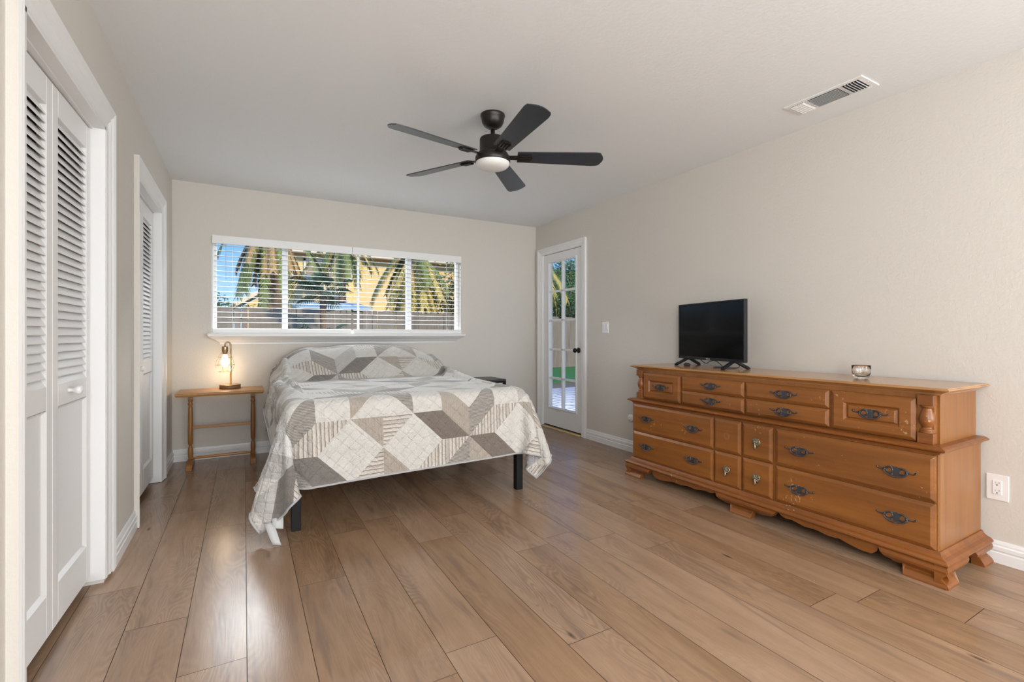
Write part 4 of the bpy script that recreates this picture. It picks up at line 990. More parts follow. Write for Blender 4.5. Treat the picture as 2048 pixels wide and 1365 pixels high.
30,1,1,30,0,0,30,0,1,30,0,0,30,0,1,30,0,0,30,0,1,30,-1,0,30,0,1,30,0,1,30,0,0,30,0,1,30,0,0,30,0,1,30,0,0,30,0,1,31,0,0,30,0,1,30,0,1,30,0,0,
30,0,1,30,0,0,30,0,1,30,0,1,30,0,0,30,0,1,30,0,0,30,0,1,30,0,1,30,0,0,30,0,1,30,0,0,30,0,1,30,1,1,30,0,0,30,0,1,30,1,0,30,-3,1,30,3,1,29,-9,1,
29,5,0,29,6,1,22,-20,1,30,-9,-3,24,9,-12,0,25,-18,18,-15,-21,21,-2,-21,19,4,-22,13,9,-26,10,9,-27,5,8,-28,3,7,-30,2,4,-29,0,4,-30,0,3,-30,0,1,-30,-1,1,-30,1,4,-30,79,2950,253,
1,6,30,1,-2,30,2,-7,28,7,-11,28,16,-6,25,18,-8,24,19,7,22,15,-5,26,7,-17,23,-12,-8,27,0,-16,26,26,1,16,-4,-19,25,27,5,18,3,-24,22,29,1,10,21,22,-3,29,-4,4,29,-7,2,28,11,-2,
30,-2,1,30,-1,1,30,1,0,30,0,1,30,0,0,30,0,1,30,0,0,30,0,1,30,0,0,31,0,1,30,-1,0,30,0,1,30,0,1,30,0,0,30,0,1,30,0,0,30,0,1,30,0,0,30,0,1,30,0,1,
30,0,0,30,0,1,30,0,0,30,0,1,30,0,0,30,0,1,30,0,1,30,1,0,30,0,1,30,0,0,30,-1,1,30,1,1,30,0,0,30,0,1,30,-1,0,31,0,1,30,0,1,30,1,0,30,0,1,30,0,0,
30,0,1,30,-1,1,29,3,-1,29,-5,2,30,-1,0,29,5,-5,28,-13,0,11,19,-22,27,-7,-11,17,5,-25,12,9,-26,7,9,-28,5,9,-28,2,5,-29,1,4,-30,0,3,-30,0,3,-30,0,1,-30,0,2,-30,0,2,-30,
-1,2,-30,1,4,-30,108,2956,251,1,-6,30,2,-1,30,-1,10,28,5,-5,29,-2,5,29,2,-7,29,6,-8,30,11,-13,25,17,-6,24,17,-3,24,0,-15,26,-4,-15,26,25,-1,17,-5,-16,27,24,-6,17,20,-14,19,26,15,-1,
29,-6,4,30,5,-1,29,0,2,30,0,0,30,0,1,30,1,0,30,0,1,30,0,0,31,0,1,30,0,0,30,0,1,30,0,0,30,0,1,30,0,0,30,0,1,30,0,0,30,1,1,30,0,0,30,0,1,30,0,0,
30,1,1,30,0,0,30,0,1,30,0,0,30,1,1,30,0,0,31,0,1,30,1,1,30,0,0,30,0,1,30,0,0,30,1,1,30,0,0,30,0,1,30,0,0,30,1,1,30,0,0,30,0,1,30,0,0,30,0,1,
30,1,0,30,0,1,30,0,1,31,0,0,30,1,0,30,0,1,30,1,-1,30,-2,1,29,0,-4,30,-1,-7,22,7,-17,16,9,-25,6,9,-28,3,6,-30,2,5,-29,1,3,-30,0,3,-30,0,2,-30,1,3,-30,0,3,-30,
0,3,-30,1,3,-30,0,3,-30,0,3,-30,1,3,-30,132,2974,254,6,-15,25,2,-5,30,0,1,30,1,13,27,2,-13,27,1,6,30,2,1,30,1,-3,29,0,-4,31,0,-11,28,3,-15,27,9,-10,26,15,-10,24,21,-7,20,
-2,-19,29,25,-9,17,31,3,6,30,3,-1,30,1,2,30,0,1,30,0,1,30,0,0,31,0,1,30,0,1,30,0,0,30,0,1,30,0,0,30,0,1,30,1,0,30,0,0,31,0,1,30,1,0,30,0,1,30,0,0,
30,1,0,30,0,1,30,1,0,30,0,1,30,0,0,30,1,1,30,0,0,30,0,1,30,1,0,30,0,1,30,0,0,30,1,1,30,0,0,30,1,1,30,0,0,30,0,1,30,1,0,30,0,1,30,0,0,30,1,0,
31,0,1,30,1,0,30,1,0,30,0,1,30,0,0,30,1,1,30,0,0,30,1,1,31,0,0,31,0,0,31,0,0,31,1,-5,24,8,-19,21,7,-22,-2,2,-30,2,4,-30,2,5,-29,2,4,-30,1,4,-30,1,4,-29,
1,4,-30,1,4,-30,1,4,-30,2,3,-29,1,4,-30,1,4,-30,1,4,-30,1,4,-29,161,2979,250,3,-5,30,-8,6,28,11,-15,24,4,-4,29,1,-3,30,2,-1,30,1,-3,29,0,-2,30,1,-3,30,2,-3,30,-7,6,29,
0,-6,29,3,-9,29,7,-14,25,21,-8,19,15,-12,27,28,-5,14,32,0,3,31,1,0,30,0,1,30,0,0,31,1,1,30,0,0,30,1,0,30,0,0,31,1,0,30,0,0,30,1,0,30,1,0,30,1,0,30,0,0,
30,1,0,30,1,0,30,0,0,30,1,1,30,0,0,30,1,0,30,0,0,30,1,1,30,1,0,30,0,0,30,1,0,30,0,0,30,1,0,30,0,0,30,1,0,30,1,1,31,0,0,30,1,0,30,0,0,30,1,0,
30,0,0,30,1,0,30,0,0,30,1,1,30,1,0,30,0,0,30,1,0,30,0,0,31,1,0,30,0,0,30,1,1,30,0,0,30,1,0,32,1,0,31,1,-5,26,5,-18,7,6,-30,4,4,-30,-1,5,-29,1,4,-30,
0,3,-30,1,4,-29,1,4,-30,2,4,-30,1,4,-30,1,4,-30,1,3,-29,1,4,-30,1,4,-30,2,4,-30,1,4,-29,186,2996,251,-13,7,26,10,-11,26,5,-5,29,3,-4,30,3,-3,29,2,-3,30,2,-3,30,1,-3,30,
1,-3,29,-1,-3,30,0,-3,29,0,-3,29,0,-5,30,-1,-8,30,-3,-7,27,22,-7,20,27,-2,16,32,-2,2,31,0,0,31,0,0,30,1,-1,30,0,0,30,1,0,31,0,0,30,1,1,30,0,-1,30,1,0,30,1,1,
30,0,0,30,1,0,30,1,0,30,0,1,30,1,0,31,1,0,30,0,0,30,1,0,30,0,0,30,1,0,30,1,0,30,0,0,30,1,0,30,0,0,30,1,0,30,1,0,30,0,-1,30,1,0,30,0,0,30,1,0,
30,1,0,30,0,0,30,1,0,30,0,-1,30,1,0,30,0,0,30,1,0,30,1,0,31,0,0,30,1,0,30,0,0,30,1,0,30,0,0,30,1,0,30,0,0,30,1,0,31,2,-1,30,2,-2,25,4,-19,12,5,-28,
7,4,-29,-2,4,-30,-1,4,-29,-1,4,-30,0,4,-30,0,4,-30,1,4,-29,0,3,-30,1,4,-30,1,4,-30,1,4,-30,0,3,-29,1,4,-30,0,4,-30,192,3025,245,5,-4,30,1,-3,30,1,-3,30,0,-3,29,0,-3,30,
0,-3,30,0,-2,30,0,-3,30,-1,-3,30,-1,-3,29,2,-3,30,0,-4,30,-5,-5,29,-9,-9,27,21,-9,19,14,-2,29,26,-3,13,31,-1,4,30,0,-2,31,-1,-1,30,1,0,30,0,0,30,1,0,30,0,0,30,1,0,
31,0,2,30,1,1,30,0,0,30,1,0,30,1,1,30,0,0,30,1,0,30,1,0,30,0,1,30,1,-1,30,1,0,30,0,1,30,1,0,30,0,0,30,1,0,30,1,0,30,0,0,30,1,0,30,1,0,30,0,0,
30,1,0,30,0,-1,30,1,0,30,0,0,30,1,0,30,1,0,30,0,0,30,1,0,31,0,0,30,1,-1,30,0,0,30,1,0,30,1,0,30,0,0,30,1,-1,30,0,0,30,1,-1,30,0,0,30,1,-1,30,2,1,
30,2,-2,26,4,-17,13,4,-28,1,4,-30,8,5,-28,-1,4,-30,-2,4,-29,-1,4,-30,-1,4,-30,0,3,-30,0,4,-29,1,4,-30,1,4,-30,0,3,-30,1,4,-30,0,4,-29,0,4,-30,200,3053,248,-1,-2,30,0,-3,29,
0,-3,30,-1,-3,30,0,-3,30,0,-3,30,1,-3,30,0,-2,30,0,-3,30,-2,-3,30,-4,-4,29,-8,-7,28,-7,-6,29,20,-8,20,6,-5,29,17,-2,26,27,-3,13,30,-1,2,30,0,1,30,-1,1,30,0,0,30,1,-1,
30,0,0,30,1,-1,30,1,-2,31,0,-4,30,0,0,30,1,0,30,0,0,30,1,0,30,1,0,30,0,0,30,1,0,30,0,0,30,1,0,30,1,0,30,0,0,30,1,0,30,0,0,30,1,0,30,1,0,30,0,0,
30,1,0,30,0,0,30,1,0,30,1,0,30,0,0,30,1,0,30,0,0,30,1,0,30,1,0,30,0,0,30,1,0,30,0,0,30,1,0,30,1,0,30,0,0,30,1,0,30,0,0,30,1,0,30,1,0,30,0,0,
30,1,0,29,1,5,30,2,0,30,2,-2,27,4,-15,9,4,-29,12,3,-28,-6,5,-29,9,5,-28,0,3,-30,-2,4,-30,-2,4,-29,-1,4,-30,0,4,-30,0,4,-30,1,4,-29,0,3,-30,1,4,-30,0,4,-30,1,3,-30,
200,3083,251,-3,-3,29,-1,-3,30,1,-3,30,2,-2,30,0,-3,30,0,-3,30,-1,-3,30,-3,-3,29,-5,-4,30,-6,-4,29,-7,-6,28,-4,-4,30,21,-10,20,0,-4,29,10,-3,29,18,-2,25,27,-2,13,30,-2,3,29,0,-4,
30,-2,-4,30,1,0,30,0,0,30,1,0,30,0,0,30,1,0,30,1,0,30,0,0,30,1,0,30,0,0,30,1,0,30,1,0,30,0,0,30,1,0,30,0,0,30,1,0,30,1,0,30,0,0,30,1,0,30,0,0,
30,1,0,30,1,0,30,0,0,30,1,0,30,0,0,30,1,0,30,1,0,30,0,0,30,1,0,30,0,0,30,1,0,30,1,0,30,0,0,30,1,0,30,0,0,30,1,0,30,1,0,30,0,0,30,1,0,30,0,0,
30,1,0,30,1,0,30,0,0,30,1,0,29,1,9,29,2,-5,30,3,1,26,3,-17,18,3,-24,2,4,-30,5,4,-30,-7,4,-29,10,5,-27,1,4,-30,-2,4,-30,-3,4,-29,-1,4,-30,0,4,-30,0,3,-30,1,4,-29,
0,4,-30,1,3,-30,1,4,-30,200,3113,254,-4,-3,29,1,-3,30,2,-3,30,0,-3,30,-2,-2,30,-4,-4,29,-4,-3,30,-5,-4,29,-6,-5,29,-7,-5,29,0,-3,30,19,-10,20,0,-3,29,9,-4,28,4,-3,30,20,-2,24,
27,-2,12,30,-2,3,30,-1,4,27,-1,-12,30,1,0,30,0,0,30,1,0,30,0,0,30,1,0,30,1,0,30,0,0,30,1,0,30,0,0,30,1,0,30,1,0,30,0,0,30,1,0,30,0,0,30,1,0,30,1,0,
30,0,0,30,1,0,30,0,0,30,1,0,30,1,0,30,0,0,30,1,0,30,0,0,30,1,0,30,1,0,30,0,0,30,1,0,30,0,0,30,1,0,30,1,0,30,0,0,30,1,0,30,0,0,30,1,0,30,1,0,
30,0,0,30,1,0,30,0,0,30,1,0,30,1,0,30,0,0,30,1,0,28,1,12,29,2,-8,30,3,1,27,3,-15,12,3,-28,16,3,-25,-6,5,-29,3,3,-30,-6,4,-29,11,6,-28,2,3,-29,-2,4,-30,-3,4,-30,
-2,4,-29,0,4,-30,0,4,-30,1,4,-30,0,3,-29,1,4,-30,199,3143,257,-2,-3,29,2,-3,30,-1,-3,30,-4,-3,30,-5,-4,29,-5,-4,29,-5,-4,29,-6,-4,29,-5,-4,29,1,-3,30,18,-9,21,1,-4,29,11,-4,28,
-1,-3,30,5,-3,29,21,-2,23,27,-2,11,30,-2,3,30,-2,7,26,0,-15,30,1,0,30,0,0,30,1,0,30,0,0,30,1,0,30,1,0,30,0,0,30,1,0,30,0,0,30,1,0,30,1,0,30,0,0,30,1,0,
30,0,0,30,1,0,30,1,0,30,0,0,30,1,0,30,0,0,30,1,0,30,1,0,30,0,0,30,1,0,30,0,0,30,1,0,30,1,0,30,0,0,30,1,0,30,0,0,30,1,0,30,1,0,30,0,0,30,1,0,
30,0,0,30,1,0,30,1,0,30,0,0,30,1,0,30,0,0,30,1,0,30,1,0,30,0,0,30,1,0,27,0,14,28,3,-10,30,3,1,27,2,-14,16,3,-25,8,4,-29,11,3,-28,-10,5,-28,0,4,-29,-4,4,-30,
12,5,-27,3,4,-30,-2,4,-29,-4,4,-30,-1,4,-29,0,4,-30,0,3,-30,1,4,-30,0,4,-30,200,3173,260,-1,-3,29,-1,-3,30,-6,-4,30,-6,-4,28,-5,-4,29,-5,-4,29,-5,-4,30,-5,-4,29,2,-3,29,16,-8,22,
3,-3,29,10,-5,28,2,-3,29,-4,-4,30,9,-2,28,21,-3,23,28,-1,10,29,-2,5,30,-2,7,24,0,-17,30,1,0,30,0,0,30,1,0,30,0,0,30,1,0,30,1,0,30,0,0,30,1,0,30,0,0,30,1,0,
30,1,0,30,0,0,30,1,0,30,0,0,30,1,0,30,1,0,30,0,0,30,1,0,30,0,0,30,1,0,30,1,0,30,0,0,30,1,0,30,0,0,30,1,0,30,1,0,30,0,0,30,1,0,30,0,0,30,1,0,
30,1,0,30,0,0,30,1,0,30,0,0,30,1,0,30,1,0,30,0,0,30,1,0,30,0,0,30,1,0,30,1,0,30,0,0,30,1,0,26,0,16,28,3,-11,30,2,0,28,3,-11,13,3,-27,14,3,-26,7,4,-29,
3,3,-30,-12,6,-27,-1,4,-30,-1,3,-30,13,6,-26,3,3,-30,-3,4,-29,-3,5,-30,-2,3,-30,1,4,-29,0,4,-30,1,3,-30,201,3203,263,-4,-4,30,-7,-3,28,-6,-4,29,-5,-4,29,-4,-4,29,-5,-4,29,-5,-4,29,
3,-3,30,13,-7,22,4,-4,30,10,-5,27,4,-3,29,-4,-4,30,-2,-3,29,12,-2,27,20,-3,24,29,-1,8,29,-2,8,29,-2,6,24,0,-19,30,1,0,30,0,0,30,1,0,30,0,0,30,1,0,30,1,0,30,0,0,
30,1,0,30,0,0,30,1,0,30,1,0,30,0,0,30,1,0,30,0,0,30,1,0,30,1,0,30,0,0,30,1,0,30,0,0,30,1,0,30,1,0,30,0,0,30,1,0,30,0,0,30,1,0,30,1,0,30,0,0,
30,1,0,30,0,0,30,1,0,30,1,0,30,0,0,30,1,0,30,0,0,30,1,0,30,1,0,30,0,0,30,1,0,30,0,0,30,1,0,30,1,0,30,0,0,30,1,0,24,0,17,28,3,-12,30,2,-1,29,3,-8,
15,3,-26,9,3,-29,13,4,-26,4,3,-30,-5,4,-29,-12,5,-27,0,4,-30,2,4,-30,13,5,-26,3,4,-30,-3,4,-30,-4,4,-29,-1,4,-30,1,3,-30,1,4,-29,195,3232,265,-6,-4,29,-5,-4,29,-5,-4,29,-4,-4,29,
-5,-4,29,-4,-4,29,2,-2,29,11,-7,24,4,-3,29,9,-5,28,7,-4,28,-2,-3,30,-8,-4,29,3,-3,29,14,-2,27,20,-2,22,30,-2,8,27,-2,13,30,-2,2,22,0,-20,30,1,0,30,0,0,30,1,0,30,0,0,
30,1,0,30,1,0,30,0,0,30,1,0,30,0,0,30,1,0,30,1,0,30,0,0,30,1,0,30,0,0,30,1,0,30,1,0,30,0,0,30,1,0,30,0,0,30,1,0,30,1,0,30,0,0,30,1,0,30,0,0,
30,1,0,30,1,0,30,0,0,30,1,0,30,0,0,30,1,0,30,1,0,30,0,0,30,1,0,30,0,0,30,1,0,30,1,0,30,0,0,30,1,0,30,0,0,30,1,0,30,1,0,30,0,0,30,1,0,24,0,19,
26,3,-14,30,2,0,29,3,-7,18,3,-25,10,3,-28,7,3,-29,12,4,-28,-2,3,-29,-10,5,-28,-8,5,-29,0,4,-29,5,4,-30,13,5,-26,2,3,-30,-4,5,-30,-3,4,-29,0,3,-30,1,4,-30,188,3260,267,-4,-3,29,
-4,-4,29,-4,-4,29,-4,-4,29,-5,-4,28,1,-3,30,9,-5,25,5,-4,29,6,-4,28,10,-5,28,1,-3,29,-7,-4,29,-5,-4,29,6,-2,29,13,-2,27,22,-2,20,30,-2,9,25,-3,15,30,0,0,21,-1,-21,30,1,0,
30,0,0,30,1,0,30,0,0,30,1,0,30,1,0,30,0,0,30,1,0,30,0,0,30,1,0,30,1,0,30,0,0,30,1,0,30,0,0,30,1,0,30,1,0,30,0,0,30,1,0,30,0,0,30,1,0,30,1,0,
30,0,0,30,1,0,30,0,0,30,1,0,30,1,0,30,0,0,30,1,0,30,0,0,30,1,0,30,1,0,30,0,0,30,1,0,30,0,0,30,1,0,30,1,0,30,0,0,30,1,0,30,0,0,30,1,0,30,1,0,
30,0,0,30,1,0,23,0,20,26,3,-15,30,3,0,29,2,-6,20,3,-23,9,3,-29,6,3,-29,13,4,-27,4,3,-29,-8,4,-29,-12,5,-27,-3,4,-30,1,4,-30,9,4,-28,11,5,-27,0,4,-30,-5,4,-30,-1,4,-29,
1,4,-30,184,3289,269,-2,-3,29,-4,-4,29,-4,-4,29,-5,-4,28,0,-3,30,7,-5,27,5,-3,28,5,-4,28,9,-5,27,4,-4,30,-3,-3,29,-9,-5,28,-1,-3,29,6,-2,29,14,-2,26,24,-2,19,29,-2,11,24,-3,17,
30,0,-3,21,-1,-22,30,1,0,30,0,0,30,1,0,30,0,0,30,1,0,30,1,0,30,0,0,30,1,0,30,0,0,30,1,0,30,1,0,30,0,0,30,1,0,30,0,0,30,1,0,30,1,0,30,0,0,30,1,0,
30,0,0,30,1,0,30,1,0,30,0,0,30,1,0,30,0,0,30,1,0,30,1,0,30,0,0,30,1,0,30,0,0,30,1,0,30,1,0,30,0,0,30,1,0,30,0,0,30,1,0,30,1,0,30,0,0,30,1,0,
30,0,0,30,1,0,30,1,0,30,0,0,30,1,0,21,0,22,25,3,-16,30,3,-1,30,2,-6,22,3,-21,8,3,-28,5,3,-30,13,4,-27,8,3,-28,-4,4,-30,-11,5,-27,-9,4,-28,-1,4,-30,4,4,-29,11,5,-28,
9,4,-29,-3,4,-29,-4,4,-30,1,3,-29,183,3319,271,-3,-4,29,-4,-4,29,-4,-4,28,-1,-3,30,4,-4,28,5,-4,28,4,-4,28,6,-4,27,8,-4,29,0,-4,30,-8,-4,28,-5,-4,28,1,-3,30,7,-2,27,14,-2,27,
24,-2,18,28,-2,13,24,-3,18,29,0,-7,21,-1,-22,30,1,0,30,0,0,30,1,0,30,0,0,30,1,0,30,1,0,30,0,0,30,1,0,30,0,0,30,1,0,30,1,0,30,0,0,30,1,0,30,0,0,30,1,0,
30,1,0,30,0,0,30,1,0,30,0,0,30,1,0,30,1,0,30,0,0,30,1,0,30,0,0,30,1,0,30,1,0,30,0,0,30,1,0,30,0,0,30,1,0,30,1,0,30,0,0,30,1,0,30,0,0,30,1,0,
30,1,0,30,0,0,30,1,0,30,0,0,30,1,0,30,1,0,30,0,0,30,1,0,20,0,23,25,3,-17,30,2,-1,30,3,-5,24,3,-19,8,3,-28,3,3,-30,12,3,-28,11,4,-27,0,3,-30,-9,5,-28,-12,5,-27,
-4,4,-29,2,4,-30,8,4,-29,11,4,-27,4,4,-30,-4,4,-29,-1,4,-30,182,3348,273,-3,-3,29,-4,-5,29,-2,-3,29,2,-4,29,4,-4,28,4,-3,28,4,-4,28,8,-5,27,4,-3,30,-5,-4,29,-8,-5,27,-2,-3,29,
2,-3,30,8,-2,27,15,-2,26,24,-2,18,25,-3,18,26,-2,15,27,0,-11,22,-1,-21,30,1,0,30,0,0,30,1,0,30,0,0,30,1,0,30,1,0,30,0,0,30,1,0,30,0,0,30,1,0,30,1,0,30,0,0,
30,1,0,30,0,0,30,1,0,30,1,0,30,0,0,30,1,0,30,0,0,30,1,0,30,1,0,30,0,0,30,1,0,30,0,0,30,1,0,30,1,0,30,0,0,30,1,0,30,0,0,30,1,0,30,1,0,30,0,0,
30,1,0,30,0,0,30,1,0,30,1,0,30,0,0,30,1,0,30,0,0,30,1,0,30,1,0,30,0,0,30,1,0,18,0,24,25,3,-18,30,2,-2,30,3,-3,25,3,-17,10,3,-29,1,3,-29,10,3,-29,13,4,-26,
4,3,-29,-7,4,-29,-12,5,-27,-8,5,-29,-1,4,-29,6,4,-30,11,4,-27,9,4,-29,-2,4,-29,-2,4,-30,182,3378,276,-3,-4,28,-3,-4,29,1,-3,30,3,-4,28,3,-4,28,3,-4,28,4,-4,28,8,-4,28,0,-3,30,
-9,-5,28,-5,-5,27,0,-2,30,2,-3,29,10,-2,26,14,-2,26,24,-2,18,22,-3,22,27,-1,12,26,-1,-15,23,-1,-19,30,1,0,30,0,0,30,1,0,30,0,0,30,1,0,30,1,0,30,0,0,30,1,0,30,0,0,
30,1,0,30,1,0,30,0,0,30,1,0,30,0,0,30,1,0,30,1,0,30,0,0,30,1,0,30,0,0,30,1,0,30,1,0,30,0,0,30,1,0,30,0,0,30,1,0,30,1,0,30,0,0,30,1,0,30,0,0,
30,1,0,30,1,0,30,0,0,30,1,0,30,0,0,30,1,0,30,1,0,30,0,0,30,1,0,30,0,0,30,1,0,30,1,0,30,0,0,30,1,0,18,0,25,24,3,-18,30,2,-3,29,3,-2,27,3,-16,11,3,-28,
1,3,-29,7,3,-29,14,4,-26,8,3,-29,-4,4,-29,-11,5,-28,-12,4,-27,-3,4,-30,4,4,-29,9,5,-28,11,4,-28,3,4,-30,-2,4,-29,181,3407,278,-1,-4,29,-1,-3,29,2,-4,29,2,-4,28,2,-3,28,3,-4,28,
6,-4,28,5,-4,30,-6,-4,29,-7,-5,26,-2,-4,28,0,-3,30,3,-2,29,11,-2,24,14,-2,27,23,-2,19,20,-3,24,28,-1,9,22,-1,-20,26,-1,-15,30,1,0,30,0,0,30,1,0,30,0,0,30,1,0,30,1,0,
30,0,0,30,1,0,30,0,0,30,1,0,30,1,0,30,0,0,30,1,0,30,0,0,30,1,0,30,1,0,30,0,0,30,1,0,30,0,0,30,1,0,30,1,0,30,0,0,30,1,0,30,0,0,30,1,0,30,1,0,
30,0,0,30,1,0,30,0,0,30,1,0,30,1,0,30,0,0,30,1,0,30,0,0,30,1,0,30,1,0,30,0,0,30,1,0,30,0,0,30,1,0,30,1,0,30,0,0,30,1,0,17,0,26,24,3,-18,29,2,-4,
30,3,-1,28,3,-15,12,2,-27,1,4,-29,5,3,-30,14,4,-26,11,3,-27,-1,4,-30,-10,4,-28,-13,5,-27,-7,4,-29,2,4,-30,8,4,-28,12,4,-27,6,4,-30,-1,4,-29,180,3436,280,-1,-3,30,1,-4,29,2,-3,28,
2,-4,29,3,-4,28,2,-3,28,7,-4,28,1,-4,30,-8,-5,27,-4,-5,26,-1,-3,30,1,-3,30,3,-2,27,13,-2,24,14,-2,26,20,-2,22,19,-3,25,29,-1,3,20,-2,-22,28,0,-11,30,1,0,30,0,0,30,1,0,
30,0,0,30,1,0,30,1,0,30,0,0,30,1,0,30,0,0,30,1,0,30,1,0,30,0,0,30,1,0,30,0,0,30,1,0,30,1,0,30,0,0,30,1,0,30,0,0,30,1,0,30,1,0,30,0,0,30,1,0,
30,0,0,30,1,0,30,1,0,30,0,0,30,1,0,30,0,0,30,1,0,30,1,0,30,0,0,30,1,0,30,0,0,30,1,0,30,1,0,30,0,0,30,1,0,30,0,0,30,1,0,30,1,0,30,0,0,30,1,0,
15,0,26,24,3,-18,29,2,-4,30,3,-1,28,3,-12,15,2,-26,1,4,-30,2,3,-30,13,3,-26,14,4,-27,2,4,-30,-9,4,-28,-12,5,-27,-10,4,-28,-1,4,-30,7,4,-29,11,4,-27,9,4,-29,1,4,-29,179,3466,283,
0,-3,30,1,-4,29,3,-4,28,2,-3,28,3,-4,29,2,-4,28,7,-4,29,-5,-4,29,-5,-5,25,-3,-5,27,1,-2,30,0,-3,30,3,-2,27,16,-2,22,13,-2,27,16,-3,25,20,-2,23,30,0,0,18,-3,-24,29,0,-8,
30,1,0,30,0,0,30,1,0,30,0,0,30,1,0,30,1,0,30,0,0,30,1,0,30,0,0,30,1,0,30,1,0,30,0,0,30,1,0,30,0,0,30,1,0,30,1,0,30,0,0,30,1,0,30,0,0,30,1,0,
30,1,0,30,0,0,30,1,0,30,0,0,30,1,0,30,1,0,30,0,0,30,1,0,30,0,0,30,1,0,30,1,0,30,0,0,30,1,0,30,0,0,30,1,0,30,1,0,30,0,0,30,1,0,30,0,0,30,1,0,
30,1,0,30,0,0,30,1,0,13,0,27,25,3,-17,29,2,-6,30,3,0,29,2,-11,16,3,-25,2,4,-30,0,3,-30,12,3,-27,15,4,-26,5,3,-29,-7,5,-29,-12,4,-27,-12,5,-27,-4,4,-30,6,4,-29,11,4,-28,
10,4,-28,3,4,-29,179,3496,286,0,-4,30,2,-3,29,3,-4,28,2,-3,28,2,-4,29,5,-4,27,3,-4,30,-7,-4,28,-4,-6,24,-2,-4,29,2,-2,29,0,-3,30,4,-2,26,16,-2,23,13,-2,27,13,-3,26,22,-2,22,
29,0,-5,19,-2,-24,29,-1,2,30,1,-7,30,0,0,30,1,0,30,0,0,30,1,0,30,1,0,30,0,0,30,1,0,30,0,0,30,1,0,30,1,0,30,0,0,30,1,0,30,0,0,30,1,0,30,1,0,30,0,0,
30,1,0,30,0,0,30,1,0,30,1,0,30,0,0,30,1,0,30,0,0,30,1,0,30,1,0,30,0,0,30,1,0,30,0,0,30,1,0,30,1,0,30,0,0,30,1,0,30,0,0,30,1,0,30,1,0,30,0,0,
30,1,0,30,0,0,30,1,0,30,1,0,30,0,0,30,1,0,11,0,28,25,3,-16,29,2,-8,30,3,1,29,2,-10,18,3,-24,3,3,-30,-2,4,-30,11,3,-28,16,4,-25,8,3,-28,-6,4,-30,-12,5,-27,-12,4,-27,
-6,5,-29,4,4,-29,10,4,-28,11,4,-28,6,4,-29,178,3526,290,2,-4,29,2,-3,29,2,-4,28,2,-4,28,3,-3,29,5,-4,28,-1,-4,30,-6,-5,24,-4,-6,26,0,-3,30,2,-2,28,0,-3,30,5,-2,24,16,-2,25,
13,-2,27,11,-3,27,23,-2,21,29,0,-10,20,-2,-22,29,-1,7,28,1,-11,30,0,0,30,1,0,30,0,0,30,1,0,30,1,0,30,0,0,30,1,0,30,0,0,30,1,0,30,1,0,30,0,0,30,1,0,30,0,0,
30,1,0,30,1,0,30,0,0,30,1,0,30,0,0,30,1,0,30,1,0,30,0,0,30,1,0,30,0,0,30,1,0,30,1,0,30,0,0,30,1,0,30,0,0,30,1,0,30,1,0,30,0,0,30,1,0,30,0,0,
30,1,0,30,1,0,30,0,0,30,1,0,30,0,0,30,1,0,30,1,0,30,0,0,30,1,0,10,0,29,26,3,-15,28,2,-11,29,3,2,30,2,-8,19,3,-23,5,3,-30,-3,4,-29,9,3,-29,16,4,-25,11,3,-28,
-4,4,-29,-12,5,-27,-12,4,-27,-8,4,-29,2,4,-30,10,5,-27,12,4,-28,7,4,-29,178,3556,294,2,-4,29,2,-4,28,2,-3,28,2,-4,29,3,-3,28,5,-4,29,-5,-5,29,-4,-5,22,-3,-5,28,2,-3,28,1,-2,29,
1,-2,30,5,-3,23,16,-2,26,12,-2,27,9,-3,28,26,-1,18,27,-1,-13,22,-2,-19,29,-1,9,26,1,-13,30,0,0,30,1,0,30,0,0,30,1,0,30,1,0,30,0,0,30,1,0,30,0,0,30,1,0,30,1,0,
30,0,0,30,1,0,30,0,0,30,1,0,30,1,0,30,0,0,30,1,0,30,0,0,30,1,0,30,1,0,30,0,0,30,1,0,30,0,0,30,1,0,30,1,0,30,0,0,30,1,0,30,0,0,30,1,0,30,1,0,
30,0,0,30,1,0,30,0,0,30,1,0,30,1,0,30,0,0,30,1,0,30,0,0,30,1,0,30,1,0,30,0,0,30,1,0,10,0,29,29,2,-7,23,3,-19,30,3,2,30,2,-6,21,3,-22,6,3,-29,-3,4,-30,
6,3,-29,16,4,-25,13,3,-27,-2,4,-29,-11,4,-28,-13,5,-27,-9,4,-28,0,4,-30,10,4,-28,12,4,-27,9,5,-28,177,3585,299,2,-3,28,3,-4,28,2,-3,28,3,-4,28,2,-4,28,3,-3,30,-4,-5,27,-5,-6,22,
-2,-4,29,4,-3,27,0,-2,29,1,-2,30,7,-3,23,15,-2,26,9,-2,28,10,-3,28,27,-1,15,25,-1,-17,25,-2,-15,28,-1,12,26,1,-16,30,0,0,30,1,0,30,0,0,30,1,0,30,1,0,30,0,0,30,1,0,
30,0,0,30,1,0,30,1,0,30,0,0,30,1,0,30,0,0,30,1,0,30,1,0,30,0,0,30,1,0,30,0,0,30,1,0,30,1,0,30,0,0,30,1,0,30,0,0,30,1,0,30,1,0,30,0,0,30,1,0,
30,0,0,30,1,0,30,1,0,30,0,0,30,1,0,30,0,0,30,1,0,30,1,0,30,0,0,30,1,0,30,0,0,30,1,0,30,1,0,30,0,0,30,1,0,9,0,29,30,1,-3,21,4,-21,30,3,-2,30,2,-3,
22,3,-20,8,3,-29,-4,4,-30,5,3,-29,16,3,-25,14,4,-26,1,4,-30,-11,4,-27,-13,4,-27,-11,5,-28,-2,4,-29,10,4,-29,13,4,-26,10,4,-28,176,3615,304,3,-4,27,3,-3,28,2,-4,28,3,-3,28,2,-4,28,
